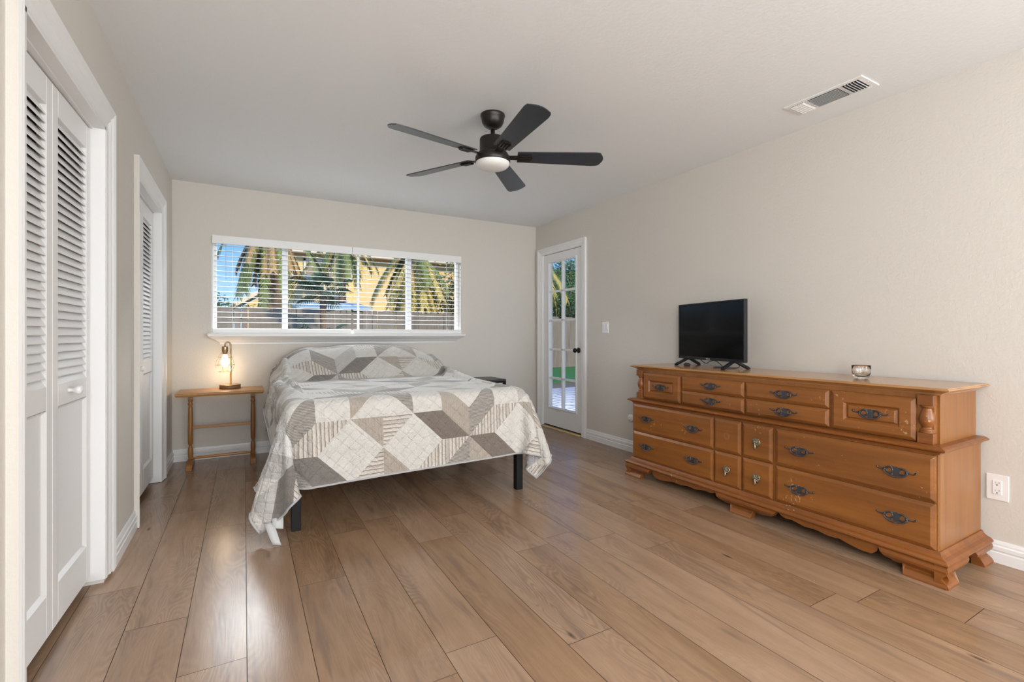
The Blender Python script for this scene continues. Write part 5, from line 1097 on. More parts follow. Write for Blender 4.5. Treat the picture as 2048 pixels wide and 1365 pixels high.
1,-4,30,-4,-5,25,-5,-6,22,0,-3,30,4,-3,26,0,-2,29,1,-2,30,9,-3,22,14,-2,27,6,-3,29,12,-2,27,28,0,12,23,-2,-19,28,-2,-12,27,-1,13,24,1,-17,30,0,0,30,1,0,30,0,0,30,1,0,
30,1,0,30,0,0,30,1,0,30,0,0,30,1,0,30,1,0,30,0,0,30,1,0,30,0,0,30,1,0,30,1,0,30,0,0,30,1,0,30,0,0,30,1,0,30,1,0,30,0,0,30,1,0,30,0,0,30,1,0,
30,1,0,30,0,0,30,1,0,30,0,0,30,1,0,30,1,0,30,0,0,30,1,0,30,0,0,30,1,0,30,1,0,30,0,0,30,1,0,30,0,0,30,1,0,30,1,0,30,0,0,30,1,0,9,0,28,30,1,2,
20,4,-23,29,2,-4,31,3,-1,23,3,-19,10,3,-29,-4,4,-29,2,3,-30,16,3,-25,16,4,-25,3,4,-30,-11,4,-28,-13,4,-26,-11,5,-28,-4,4,-29,9,4,-29,14,4,-26,11,4,-27,175,3644,310,3,-3,26,3,-3,28,
3,-4,27,2,-3,28,3,-4,28,0,-4,30,-5,-6,22,-4,-5,25,2,-3,29,4,-3,25,-1,-2,29,2,-2,29,9,-3,23,12,-2,27,5,-3,30,13,-1,26,30,-1,8,22,-2,-20,28,-1,-9,27,-2,15,24,1,-19,30,0,0,
30,1,0,30,0,0,30,1,0,30,1,0,30,0,0,30,1,0,30,0,0,30,1,0,30,1,0,30,0,0,30,1,0,30,0,0,30,1,0,30,1,0,30,0,0,30,1,0,30,0,0,30,1,0,30,1,0,30,0,0,
30,1,0,30,0,0,30,1,0,30,1,0,30,0,0,30,1,0,30,0,0,30,1,0,30,1,0,30,0,0,30,1,0,30,0,0,30,1,0,30,1,0,30,0,0,30,1,0,30,0,0,30,1,0,30,1,0,30,0,0,
30,1,0,8,0,29,30,1,4,19,4,-23,29,2,-7,31,3,-1,24,3,-17,12,3,-27,-4,4,-30,1,3,-30,15,3,-25,17,4,-25,4,3,-29,-10,5,-28,-14,4,-26,-11,4,-28,-5,5,-29,9,4,-28,14,4,-27,13,4,-26,
173,3673,316,4,-3,26,3,-3,26,3,-3,28,3,-4,27,3,-3,28,-1,-4,30,-5,-6,20,-4,-5,26,3,-3,28,4,-3,25,-2,-2,30,3,-2,28,10,-3,22,11,-2,29,2,-3,29,16,-2,26,30,0,4,22,-2,-20,29,-1,-6,
27,-1,15,22,0,-20,30,0,0,30,1,0,30,0,0,30,1,0,30,1,0,30,0,0,30,1,0,30,0,0,30,1,0,30,1,0,30,0,0,30,1,0,30,0,0,30,1,0,30,1,0,30,0,0,30,1,0,30,0,0,
30,1,0,30,1,0,30,0,0,30,1,0,30,0,0,30,1,0,30,1,0,30,0,0,30,1,0,30,0,0,30,1,0,30,1,0,30,0,0,30,1,0,30,0,0,30,1,0,30,1,0,30,0,0,30,1,0,30,0,0,
30,1,0,30,1,0,30,0,0,30,1,0,8,0,29,30,1,7,18,4,-23,28,2,-10,31,3,0,26,3,-15,13,3,-27,-3,4,-29,-1,3,-30,14,3,-26,18,3,-24,7,4,-29,-10,4,-28,-14,5,-26,-12,4,-27,-6,4,-30,
9,5,-28,15,4,-26,14,3,-26,172,3701,322,4,-2,25,3,-3,26,3,-3,27,3,-3,27,3,-3,28,-1,-5,30,-6,-6,19,-3,-5,28,4,-2,25,4,-3,26,-2,-2,29,3,-2,27,11,-3,24,9,-2,28,1,-3,30,18,-1,24,
31,-1,1,21,-2,-21,30,-1,-2,26,-1,16,21,0,-22,30,0,0,30,1,0,30,0,0,30,1,0,30,1,0,30,0,0,30,1,0,30,0,0,30,1,0,30,1,0,30,0,0,30,1,0,30,0,0,30,1,0,30,1,0,
30,0,0,30,1,0,30,0,0,30,1,0,30,1,0,30,0,0,30,1,0,30,0,0,30,1,0,30,1,0,30,0,0,30,1,0,30,0,0,30,1,0,30,1,0,30,0,0,30,1,0,30,0,0,30,1,0,30,1,0,
30,0,0,30,1,0,30,0,0,30,1,0,30,1,0,30,0,0,30,1,0,8,0,29,28,1,10,20,4,-22,27,2,-14,31,3,1,27,3,-13,14,3,-26,-2,3,-30,-3,4,-30,14,3,-26,19,3,-23,8,4,-29,-10,4,-28,
-14,4,-26,-12,5,-27,-7,4,-29,9,4,-28,16,4,-26,15,4,-25,170,3730,328,4,-2,25,4,-2,25,4,-3,27,3,-3,27,2,-4,28,-1,-4,29,-6,-6,19,-2,-5,28,4,-2,23,4,-3,26,-2,-2,29,4,-2,27,11,-3,23,
6,-2,30,1,-2,29,20,-2,24,30,-1,-4,23,-2,-19,30,-1,1,26,-1,15,20,0,-23,30,0,0,30,1,0,30,0,0,30,1,0,30,1,0,30,0,0,30,1,0,30,0,0,30,1,0,30,1,0,30,0,0,30,1,0,
30,0,0,30,1,0,30,1,0,30,0,0,30,1,0,30,0,0,30,1,0,30,1,0,30,0,0,30,1,0,30,0,0,30,1,0,30,1,0,30,0,0,30,1,0,30,0,0,30,1,0,30,1,0,30,0,0,30,1,0,
30,0,0,30,1,0,30,1,0,30,0,0,30,1,0,30,0,0,30,1,0,30,1,0,30,0,0,30,1,0,8,0,29,28,1,13,19,3,-23,25,3,-15,31,3,0,28,3,-11,16,3,-25,-1,3,-30,-4,4,-29,14,3,-27,
19,3,-23,9,4,-28,-9,4,-28,-15,4,-26,-13,4,-27,-7,5,-29,9,4,-28,17,4,-24,16,4,-25,169,3759,335,4,-2,24,4,-2,25,4,-3,26,3,-2,26,3,-4,28,-2,-5,29,-6,-6,18,-2,-4,29,5,-2,22,4,-3,25,
-2,-2,30,4,-2,25,12,-3,25,3,-2,29,2,-3,30,21,0,21,31,-2,-6,23,-1,-19,29,-2,5,27,-1,14,18,0,-24,30,0,0,30,1,0,30,0,0,30,1,0,30,1,0,30,0,0,30,1,0,30,0,0,30,1,0,
30,1,0,30,0,0,30,1,0,30,0,0,30,1,0,30,1,0,30,0,0,30,1,0,30,0,0,30,1,0,30,1,0,30,0,0,30,1,0,30,0,0,30,1,0,30,1,0,30,0,0,30,1,0,30,0,0,30,1,0,
30,1,0,30,0,0,30,1,0,30,0,0,30,1,0,30,1,0,30,0,0,30,1,0,30,0,0,30,1,0,30,1,0,30,0,0,30,1,0,8,0,29,25,1,15,24,3,-19,21,3,-21,31,3,-1,29,3,-8,18,3,-24,
0,3,-29,-5,4,-30,13,3,-26,20,3,-23,10,4,-28,-9,4,-28,-15,4,-26,-13,4,-26,-8,5,-29,10,4,-28,18,3,-24,17,4,-24,167,3788,342,5,-2,23,4,-2,24,4,-2,26,4,-3,26,2,-3,28,-2,-5,28,-6,-6,19,
-1,-5,29,5,-1,20,4,-3,25,-1,-2,28,3,-2,27,13,-3,23,0,-2,30,3,-2,30,23,-1,20,29,-1,-10,25,-2,-17,27,-2,10,29,-1,11,17,0,-25,30,0,0,30,1,0,30,0,0,30,1,0,30,1,0,30,0,0,
30,1,0,30,0,0,30,1,0,30,1,0,30,0,0,30,1,0,30,0,0,30,1,0,30,1,0,30,0,0,30,1,0,30,0,0,30,1,0,30,1,0,30,0,0,30,1,0,30,0,0,30,1,0,30,1,0,30,0,0,
30,1,0,30,0,0,30,1,0,30,1,0,30,0,0,30,1,0,30,0,0,30,1,0,30,1,0,30,0,0,30,1,0,30,0,0,30,1,0,30,1,0,30,0,0,30,1,0,8,0,29,25,1,18,24,3,-18,19,3,-23,
30,3,-4,30,3,-5,20,3,-22,1,3,-30,-6,4,-29,13,3,-27,20,3,-22,11,4,-28,-9,4,-28,-16,4,-25,-13,4,-27,-8,4,-28,11,5,-28,19,3,-23,18,3,-24,165,3817,348,5,-2,23,5,-1,24,4,-3,25,4,-2,26,
2,-4,27,-2,-5,28,-6,-5,19,-1,-5,29,6,-2,19,5,-1,24,-2,-3,29,4,-2,25,13,-3,25,-3,-2,29,5,-2,30,24,-1,18,27,-2,-14,27,-1,-13,26,-2,14,29,-1,7,16,0,-25,30,0,0,30,1,0,30,0,0,
30,1,0,30,1,0,30,0,0,30,1,0,30,0,0,30,1,0,30,1,0,30,0,0,30,1,0,30,0,0,30,1,0,30,1,0,30,0,0,30,1,0,30,0,0,30,1,0,30,1,0,30,0,0,30,1,0,30,0,0,
30,1,0,30,1,0,30,0,0,30,1,0,30,0,0,30,1,0,30,1,0,30,0,0,30,1,0,30,0,0,30,1,0,30,1,0,30,0,0,30,1,0,30,0,0,30,1,0,30,1,0,30,0,0,30,1,0,8,0,29,
24,1,19,27,2,-14,16,4,-25,30,3,-7,29,3,-3,22,3,-21,2,3,-30,-7,4,-29,13,3,-26,21,3,-22,11,4,-27,-9,4,-29,-16,3,-25,-13,4,-26,-8,5,-29,12,4,-27,21,3,-21,18,4,-24,164,3845,355,5,-1,22,
5,-1,23,4,-2,25,4,-3,25,3,-3,28,-3,-5,28,-6,-5,18,0,-5,30,6,-1,17,5,-3,24,-2,-2,28,4,-2,25,14,-3,25,-6,-2,29,7,-2,29,25,-1,16,26,-2,-17,28,-1,-9,24,-2,17,30,-1,5,15,0,-26,
30,0,0,30,1,0,30,0,0,30,1,0,30,1,0,30,0,0,30,1,0,30,0,0,30,1,0,30,1,0,30,0,0,30,1,0,30,0,0,30,1,0,30,1,0,30,0,0,30,1,0,30,0,0,30,1,0,30,1,0,
30,0,0,30,1,0,30,0,0,30,1,0,30,1,0,30,0,0,30,1,0,30,0,0,30,1,0,30,1,0,30,0,0,30,1,0,30,0,0,30,1,0,30,1,0,30,0,0,30,1,0,30,0,0,30,1,0,30,1,0,
30,0,0,30,1,0,9,0,29,22,1,20,28,2,-10,15,4,-26,29,3,-11,30,3,-2,23,3,-19,4,3,-29,-8,4,-29,13,3,-27,22,3,-21,11,3,-27,-10,4,-28,-16,4,-25,-14,4,-26,-7,5,-29,14,4,-26,23,2,-20,
16,4,-24,162,3874,362,6,-1,21,5,-1,23,4,-2,25,4,-2,24,3,-3,28,-2,-6,28,-6,-5,18,-1,-5,30,7,-1,16,5,-1,21,-2,-3,30,5,-2,24,14,-3,25,-8,-2,29,8,-2,29,27,-1,13,25,-2,-18,29,-1,-7,
22,-2,20,30,-1,2,15,0,-26,30,0,0,30,1,0,30,0,0,30,1,0,30,1,0,30,0,0,30,1,0,30,0,0,30,1,0,30,1,0,30,0,0,30,1,0,30,0,0,30,1,0,30,1,0,30,0,0,30,1,0,
30,0,0,30,1,0,30,1,0,30,0,0,30,1,0,30,0,0,30,1,0,30,1,0,30,0,0,30,1,0,30,0,0,30,1,0,30,1,0,30,0,0,30,1,0,30,0,0,30,1,0,30,1,0,30,0,0,30,1,0,
30,0,0,30,1,0,30,1,0,30,0,0,30,1,0,10,0,29,20,1,21,29,2,-7,14,4,-26,27,3,-14,30,3,-1,25,3,-18,5,3,-29,-8,4,-29,14,3,-26,21,2,-20,11,4,-28,-10,4,-28,-17,4,-24,-15,4,-26,
-5,5,-29,17,3,-25,23,2,-18,16,5,-25,161,3902,369,5,0,21,5,-1,22,5,-2,24,4,-2,24,3,-3,28,-2,-5,28,-6,-5,18,0,-5,30,6,-1,14,6,-2,21,-2,-1,29,5,-3,24,15,-3,25,-11,-2,28,10,-1,28,
28,-1,13,24,-2,-20,30,-2,-4,21,-2,21,30,-1,1,14,0,-27,30,0,0,30,1,0,30,0,0,30,1,0,30,1,0,30,0,0,30,1,0,30,0,0,30,1,0,30,1,0,30,0,0,30,1,0,30,0,0,30,1,0,
30,1,0,30,0,0,30,1,0,30,0,0,30,1,0,30,1,0,30,0,0,30,1,0,30,0,0,30,1,0,30,1,0,30,0,0,30,1,0,30,0,0,30,1,0,30,1,0,30,0,0,30,1,0,30,0,0,30,1,0,
30,1,0,30,0,0,30,1,0,30,0,0,30,1,0,30,1,0,30,0,0,30,1,0,10,0,28,20,1,23,30,1,-3,14,5,-26,25,3,-18,30,3,-1,26,3,-15,5,3,-29,-8,4,-29,15,3,-26,22,2,-20,11,4,-28,
-12,4,-27,-17,3,-24,-16,4,-26,-2,5,-29,19,3,-23,24,2,-18,15,5,-25,159,3931,377,6,0,19,5,-1,23,3,-4,26,6,0,21,3,-2,26,-1,-6,29,-6,-4,18,-1,-5,30,7,-1,14,6,-1,17,-1,-3,31,5,-2,23,
15,-3,26,-13,-2,27,12,-1,27,28,-1,11,24,-2,-20,30,-1,-1,21,-3,21,30,-1,-1,13,0,-27,30,0,0,30,1,0,30,0,0,30,1,0,30,1,0,30,0,0,30,1,0,30,0,0,30,1,0,30,1,0,30,0,0,
30,1,0,30,0,0,30,1,0,30,1,0,30,0,0,30,1,0,30,0,0,30,1,0,30,1,0,30,0,0,30,1,0,30,0,0,30,1,0,30,1,0,30,0,0,30,1,0,30,0,0,30,1,0,30,1,0,30,0,0,
30,1,0,30,0,0,30,1,0,30,1,0,30,0,0,30,1,0,30,0,0,30,1,0,30,1,0,30,0,0,30,1,0,10,0,28,20,1,23,30,1,1,15,5,-25,21,4,-22,30,2,-1,27,3,-13,7,3,-29,-8,4,-29,
15,3,-25,24,2,-19,9,4,-28,-12,4,-27,-18,3,-24,-16,3,-25,1,6,-30,20,3,-21,25,0,-17,13,6,-26,157,3959,385,6,1,18,5,-2,23,3,-4,27,6,1,19,4,-2,25,-1,-5,29,-6,-5,18,0,-5,30,6,0,13,
7,-2,16,-1,-1,30,5,-3,24,17,-2,25,-15,-3,27,13,0,26,29,-2,9,23,-2,-20,30,-1,1,20,-3,23,30,-1,-3,12,0,-28,30,0,0,30,1,0,30,0,0,30,1,0,30,1,0,30,0,0,30,1,0,30,0,0,
30,1,0,30,1,0,30,0,0,30,1,0,30,0,0,30,1,0,30,1,0,30,0,0,30,1,0,30,0,0,30,1,0,30,1,0,30,0,0,30,1,0,30,0,0,30,1,0,30,1,0,30,0,0,30,1,0,30,0,0,
30,1,0,30,1,0,30,0,0,30,1,0,30,0,0,30,1,0,30,1,0,30,0,0,30,1,0,30,0,0,30,1,0,30,1,0,30,0,0,30,1,0,12,0,28,17,1,24,30,1,5,18,4,-24,18,5,-25,30,2,-3,
28,3,-11,7,3,-28,-8,3,-29,17,4,-25,24,2,-18,8,4,-29,-14,4,-27,-19,2,-22,-15,4,-26,4,5,-29,24,2,-19,24,1,-16,12,6,-28,156,3987,393,6,1,18,5,-1,23,2,-6,27,6,2,18,5,0,23,0,-6,30,
-6,-4,18,-1,-5,29,6,-1,15,7,0,11,0,-3,30,6,-2,24,17,-3,26,-17,-1,24,16,-1,27,28,-2,8,24,-2,-21,29,-1,5,19,-3,22,30,-1,-5,11,0,-28,30,0,0,30,1,0,30,0,0,30,1,0,30,1,0,
30,0,0,30,1,0,30,0,0,30,1,0,30,1,0,30,0,0,30,1,0,30,0,0,30,1,0,30,1,0,30,0,0,30,1,0,30,0,0,30,1,0,30,1,0,30,0,0,30,1,0,30,0,0,30,1,0,30,1,0,
30,0,0,30,1,0,30,0,0,30,1,0,30,1,0,30,0,0,30,1,0,30,0,0,30,1,0,30,1,0,30,0,0,30,1,0,30,0,0,30,1,0,30,1,0,30,0,0,30,1,0,14,0,27,16,1,25,29,1,8,
21,3,-21,14,6,-27,29,2,-6,29,3,-8,8,3,-29,-7,4,-29,18,2,-23,24,2,-19,6,5,-28,-14,3,-26,-21,3,-22,-14,4,-27,9,5,-28,26,0,-15,23,2,-18,10,6,-28,154,4015,402,6,1,17,5,-1,22,2,-6,28,
6,2,18,6,1,20,0,-5,30,-5,-4,18,-2,-6,29,7,-1,16,7,1,8,0,-3,30,3,-3,26,20,-1,21,-17,-2,26,17,-1,25,29,-2,8,23,-1,-21,29,-2,7,19,-3,23,29,-1,-8,11,0,-28,30,0,0,30,1,0,
30,0,0,30,1,0,30,1,0,30,0,0,30,1,0,30,0,0,30,1,0,30,1,0,30,0,0,30,1,0,30,0,0,30,1,0,30,1,0,30,0,0,30,1,0,30,0,0,30,1,0,30,1,0,30,0,0,30,1,0,
30,0,0,30,1,0,30,1,0,30,0,0,30,1,0,30,0,0,30,1,0,30,1,0,30,0,0,30,1,0,30,0,0,30,1,0,30,1,0,30,0,0,30,1,0,30,0,0,30,1,0,30,1,0,30,0,0,30,1,0,
15,0,26,15,1,26,28,1,12,23,3,-20,12,5,-28,28,3,-8,30,2,-7,7,4,-28,-6,3,-30,20,3,-22,24,2,-17,4,4,-30,-16,4,-25,-21,2,-21,-11,4,-28,12,5,-27,28,-1,-11,22,3,-20,7,7,-28,152,4043,411,
6,2,16,5,-2,22,2,-6,29,6,0,20,6,4,15,2,-4,28,-6,-5,20,-1,-5,29,6,-1,16,8,1,5,1,-3,29,2,-3,29,21,-1,19,-17,-1,24,18,-2,24,29,-2,8,23,-1,-21,28,-2,10,19,-3,22,28,-1,-10,
10,0,-28,30,0,0,30,1,0,30,0,0,30,1,0,30,1,0,30,0,0,30,1,0,30,0,0,30,1,0,30,1,0,30,0,0,30,1,0,30,0,0,30,1,0,30,1,0,30,0,0,30,1,0,30,0,0,30,1,0,
30,1,0,30,0,0,30,1,0,30,0,0,30,1,0,30,1,0,30,0,0,30,1,0,30,0,0,30,1,0,30,1,0,30,0,0,30,1,0,30,0,0,30,1,0,30,1,0,30,0,0,30,1,0,30,0,0,30,1,0,
30,1,0,30,0,0,30,1,0,14,0,27,17,1,24,26,1,16,25,3,-17,11,5,-28,27,3,-14,29,3,-3,9,4,-29,-6,3,-29,22,2,-20,24,2,-19,2,4,-29,-17,3,-25,-22,2,-20,-8,5,-28,17,4,-25,28,-2,-9,
20,4,-22,5,7,-29,150,4070,421,6,3,14,6,-2,22,1,-6,29,5,-2,23,7,6,10,4,-3,27,-6,-4,21,-2,-6,28,6,-1,17,8,2,3,3,-3,28,0,-3,29,21,-1,16,-16,-1,26,20,-1,22,29,-3,9,22,0,-21,
27,-3,12,20,-3,22,27,-1,-12,10,0,-29,30,0,0,30,1,0,30,0,0,30,1,0,30,1,0,30,0,0,30,1,0,30,0,0,30,1,0,30,1,0,30,0,0,30,1,0,30,0,0,30,1,0,30,1,0,30,0,0,
30,1,0,30,0,0,30,1,0,30,1,0,30,0,0,30,1,0,30,0,0,30,1,0,30,1,0,30,0,0,30,1,0,30,0,0,30,1,0,30,1,0,30,0,0,30,1,0,30,0,0,30,1,0,30,1,0,30,0,0,
30,1,0,30,0,0,30,1,0,30,1,0,30,0,0,30,1,0,14,0,27,17,1,23,25,1,19,27,3,-13,10,5,-29,24,4,-17,31,1,-2,7,4,-28,-3,3,-30,26,2,-15,21,3,-21,0,4,-30,-18,3,-24,-24,1,-19,
-3,5,-30,21,3,-20,28,-2,-9,17,5,-24,2,7,-29,148,4097,431,7,3,13,5,-1,21,2,-6,29,4,-3,24,7,7,8,5,-1,23,-5,-4,23,-2,-6,28,6,-1,19,7,2,2,4,-3,25,0,-3,29,21,-1,14,-15,0,26,
22,-2,20,27,-2,12,22,-1,-22,26,-2,15,21,-4,21,26,0,-15,9,-1,-29,30,0,0,30,1,0,30,0,0,30,1,0,30,1,0,30,0,0,30,1,0,30,0,0,30,1,0,30,1,0,30,0,0,30,1,0,30,0,0,
30,1,0,30,1,0,30,0,0,30,1,0,30,0,0,30,1,0,30,1,0,30,0,0,30,1,0,30,0,0,30,1,0,30,1,0,30,0,0,30,1,0,30,0,0,30,1,0,30,1,0,30,0,0,30,1,0,30,0,0,
30,1,0,30,1,0,30,0,0,30,1,0,30,0,0,30,1,0,30,1,0,30,0,0,30,1,0,13,0,28,19,1,22,22,1,20,30,2,-9,11,6,-28,21,4,-21,30,2,1,7,3,-30,1,3,-30,27,1,-12,19,4,-22,
-3,4,-30,-17,2,-24,-25,1,-19,0,6,-29,26,0,-15,28,-1,-10,12,6,-27,1,7,-29,146,4124,442,7,4,12,5,0,19,3,-6,28,3,-5,27,7,6,10,6,4,15,-2,-7,28,-5,-4,24,6,-2,20,8,3,2,5,-3,22,
-1,-3,29,21,0,11,-14,-1,27,24,-2,17,26,-2,16,22,-1,-22,24,-3,17,23,-3,20,23,0,-18,9,-1,-29,30,0,0,30,1,0,30,0,0,30,1,0,30,1,0,30,0,0,30,1,0,30,0,0,30,1,0,30,1,0,
30,0,0,30,1,0,30,0,0,30,1,0,30,1,0,30,0,0,30,1,0,30,0,0,30,1,0,30,1,0,30,0,0,30,1,0,30,0,0,30,1,0,30,1,0,30,0,0,30,1,0,30,0,0,30,1,0,30,1,0,
30,0,0,30,1,0,30,0,0,30,1,0,30,1,0,30,0,0,30,1,0,30,0,0,30,1,0,30,1,0,30,0,0,30,1,0,15,0,27,23,1,18,17,1,26,29,2,-4,14,5,-28,17,5,-24,30,2,0,3,3,-29,
8,4,-29,28,-1,-9,16,4,-25,-3,4,-29,-24,0,-18,-19,4,-23,5,6,-29,29,-3,-8,26,1,-15,7,6,-28,-3,7,-29,144,4151,453,7,4,10,5,0,20,4,-4,25,2,-6,29,6,2,17,7,8,5,1,-7,30,-6,-2,20,
5,-2,22,8,2,4,6,-2,17,-2,-2,28,21,0,8,-11,-2,29,27,-2,13,21,-2,20,24,0,-21,21,-4,21,25,-3,16,21,0,-20,10,-1,-29,30,0,0,30,1,0,30,0,0,30,1,0,30,1,0,30,0,0,30,1,0,
30,0,0,30,1,0,30,1,0,30,0,0,30,1,0,30,0,0,30,1,0,30,1,0,30,0,0,30,1,0,30,0,0,30,1,0,30,1,0,30,0,0,30,1,0,30,0,0,30,1,0,30,1,0,30,0,0,30,1,0,
30,0,0,30,1,0,30,1,0,30,0,0,30,1,0,30,0,0,30,1,0,30,1,0,30,0,0,30,1,0,30,0,0,30,1,0,30,1,0,30,0,0,30,1,0,17,0,26,25,0,15,11,3,28,30,1,2,19,4,-25,
11,6,-26,30,2,-2,0,3,-30,14,4,-25,30,-1,-8,12,4,-27,-7,4,-28,-26,-3,-15,-12,7,-26,10,5,-28,30,-5,-2,22,3,-20,3,7,-29,-19,-2,-23,142,4177,465,7,5,10,4,-4,23,6,2,17,2,-6,29,5,-1,22,
7,10,1,3,-4,27,-6,-3,19,5,-3,23,7,1,9,7,0,9,-2,-2,29,21,0,6,-9,-1,29,29,-3,9,16,-1,25,26,-1,-19,18,-5,24,27,-2,11,20,0,-22,10,-1,-29,30,0,0,30,1,0,30,0,0,30,1,0,
30,1,0,30,0,0,30,1,0,30,0,0,30,1,0,30,1,0,30,0,0,30,1,0,30,0,0,30,1,0,30,1,0,30,0,0,30,1,0,30,0,0,30,1,0,30,1,0,30,0,0,30,1,0,30,0,0,30,1,0,
30,1,0,30,0,0,30,1,0,30,0,0,30,1,0,30,1,0,30,0,0,30,1,0,30,0,0,30,1,0,30,1,0,30,0,0,30,1,0,30,0,0,30,1,0,30,1,0,30,0,0,30,1,0,20,0,23,26,0,15,
7,3,28,30,1,7,23,3,-20,7,7,-29,29,2,-3,-1,3,-30,20,3,-22,29,-1,-7,7,5,-28,-9,3,-28,-28,-5,-13,0,9,-27,10,5,-28,30,-7,2,17,5,-24,-11,3,-27,8,0,-29,139,4204,477,7,3,11,6,-1,19,
4,-6,25,6,4,15,1,-5,29,7,11,1,6,0,18,-5,-4,23,7,-5,13,3,1,26,8,2,-1,-2,-1,29,22,-1,4,-7,0,29,30,-5,6,11,-1,28,28,1,-14,15,-7,26,29,-1,5,17,-1,-24,13,0,-28,30,0,0,
30,1,0,30,0,0,30,1,0,30,1,0,30,0,0,30,1,0,30,0,0,30,1,0,30,1,0,30,0,0,30,1,0,30,0,0,30,1,0,30,1,0,30,0,0,30,1,0,30,0,0,30,1,0,30,1,0,30,0,0,
30,1,0,30,0,0,30,1,0,30,1,0,30,0,0,30,1,0,30,0,0,30,1,0,30,1,0,30,0,0,30,1,0,30,0,0,30,1,0,30,1,0,30,0,0,30,1,0,30,0,0,30,1,0,30,1,0,30,0,0,
30,1,0,25,-1,16,24,1,18,3,3,30,29,1,11,27,2,-16,3,7,-28,30,3,-7,-2,2,-30,25,2,-15,27,0,-11,-5,3,-29,-3,5,-30,-29,-5,-8,22,2,-26,-7,7,-28,34,-5,5,-2,-1,-36,15,7,-22,18,-11,-20,
138,4231,487,6,0,17,7,2,14,2,-8,28,8,7,5,0,-5,32,7,7,8,7,5,5,-3,-5,28,7,-3,4,1,1,30,8,2,0,-1,-1,29,21,0,3,-3,-1,30,30,-5,3,6,0,29,31,-1,-6,13,-7,26,29,-1,-3,
9,-2,-30,21,2,-22,30,0,0,30,1,0,30,0,0,30,1,0,30,1,0,30,0,1,30,1,0,30,0,0,30,1,1,30,0,0,30,1,0,30,0,1,30,1,0,30,0,0,30,0,1,30,1,0,30,0,0,30,1,1,
30,0,0,30,1,1,30,0,0,30,1,0,30,0,1,30,1,0,30,0,1,30,1,0,30,0,0,30,1,1,30,0,0,30,0,0,30,1,1,30,0,0,30,1,0,30,0,0,30,1,1,30,0,0,30,1,0,30,0,0,
30,1,0,30,0,-1,30,1,0,30,0,-1,11,-14,27,30,10,4,28,-5,7,10,13,29,32,1,-8,-1,9,-32,30,2,-6,-2,2,-33,32,-3,-4,20,5,-22,-16,-2,-26,6,8,-30,-25,-4,-18,2,-4,-31,33,-2,0,-2,-2,-34,
34,-4,4,13,-7,-23,7,13,-28,141,4253,491,0,-5,32,5,-13,14,6,15,21,5,-9,14,8,7,0,1,7,30,9,6,-7,-3,-5,32,9,-5,-2,-2,2,36,9,3,-3,-2,-1,33,23,0,-2,-3,0,34,32,-3,-2,1,-1,32,
34,0,-3,7,-10,28,22,-3,-19,33,-4,-2,8,8,-29,30,0,2,30,1,1,30,0,2,30,0,1,30,1,1,30,0,0,30,1,0,30,0,1,30,1,0,30,0,0,30,1,1,30,0,1,30,0,0,30,1,1,30,0,1,
30,1,0,30,0,1,30,1,0,30,0,1,30,1,0,30,0,1,30,0,0,30,1,0,30,0,1,30,1,0,30,0,0,30,1,1,30,0,0,30,1,0,30,0,0,30,0,1,30,1,0,30,0,0,30,1,0,30,0,0,
30,1,0,30,0,0,30,1,-1,30,0,-1,30,0,-1,30,1,-2,30,0,-1,18,-11,21,16,-13,23,23,15,-16,32,1,-2,19,16,23,19,-2,-23,-4,0,-33,35,1,-4,-4,2,-33,32,10,-2,0,-2,-33,-24,-2,-17,-7,8,-29,
23,-15,-13,-7,2,-35,37,-3,4,-3,-5,-36,35,1,7,19,-8,-21,137,4262,503,8,2,7,2,-6,28,8,-4,-5,5,4,26,2,8,28,9,2,-7,-2,0,35,9,-2,-5,-2,-1,35,9,-1,-5,-2,3,36,14,1,-3,-6,0,34,
33,0,-2,-2,-3,34,34,0,-3,2,-4,34,36,1,-4,18,-17,20,12,13,-26,19,6,-19,30,0,4,30,1,3,30,0,2,30,1,2,30,0,1,30,0,1,30,1,0,30,0,0,30,1,0,30,0,1,30,1,1,30,0,1,
30,1,1,30,0,1,30,0,1,30,1,0,30,0,1,30,1,0,30,0,1,30,1,1,30,0,0,30,0,0,30,1,1,30,0,0,30,1,0,30,0,1,30,1,0,30,0,0,30,0,0,30,1,0,30,0,1,30,1,0,
30,0,0,30,1,0,30,0,0,30,1,-1,30,0,-1,30,0,-1,30,1,-2,30,0,-2,30,1,-3,30,0,-3,25,-9,14,9,-13,27,32,-2,-3,8,14,-29,20,14,18,14,-2,-27,33,0,-2,-4,2,-34,33,1,-4,-7,-1,-34,
24,12,-13,-24,-3,-25,17,-9,-23,-19,-3,-30,31,-6,-2,-5,-3,-36,36,1,5,-2,-7,-37,29,8,-9,136,4285,507,4,-12,23,7,5,4,8,-1,-8,7,-6,17,5,3,22,-2,3,38,9,5,-9,-1,-5,36,8,-2,-5,-2,0,36,
9,3,-3,-1,1,34,24,0,-3,-6,-1,35,35,0,-2,-1,-2,34,35,0,-3,4,-7,35,31,-4,8,26,4,-18,7,17,-24,30,0,5,30,0,5,30,1,3,30,0,3,30,1,2,30,0,1,30,1,0,30,0,0,30,1,0,
30,0,1,30,0,1,30,1,1,30,0,2,30,1,1,30,0,1,30,1,1,30,0,0,30,0,1,30,1,1,30,0,0,30,1,1,30,0,0,30,1,1,30,0,0,30,0,0,30,1,0,30,0,0,30,1,0,30,0,1,
30,1,0,30,0,0,30,0,0,30,1,0,30,0,0,30,1,-1,30,0,-1,30,1,-1,30,0,-2,30,1,-3,30,0,-3,30,0,-4,30,1,-4,28,-8,9,7,-12,27,31,-6,1,3,12,-30,21,10,-13,32,-4,9,2,-2,-33,
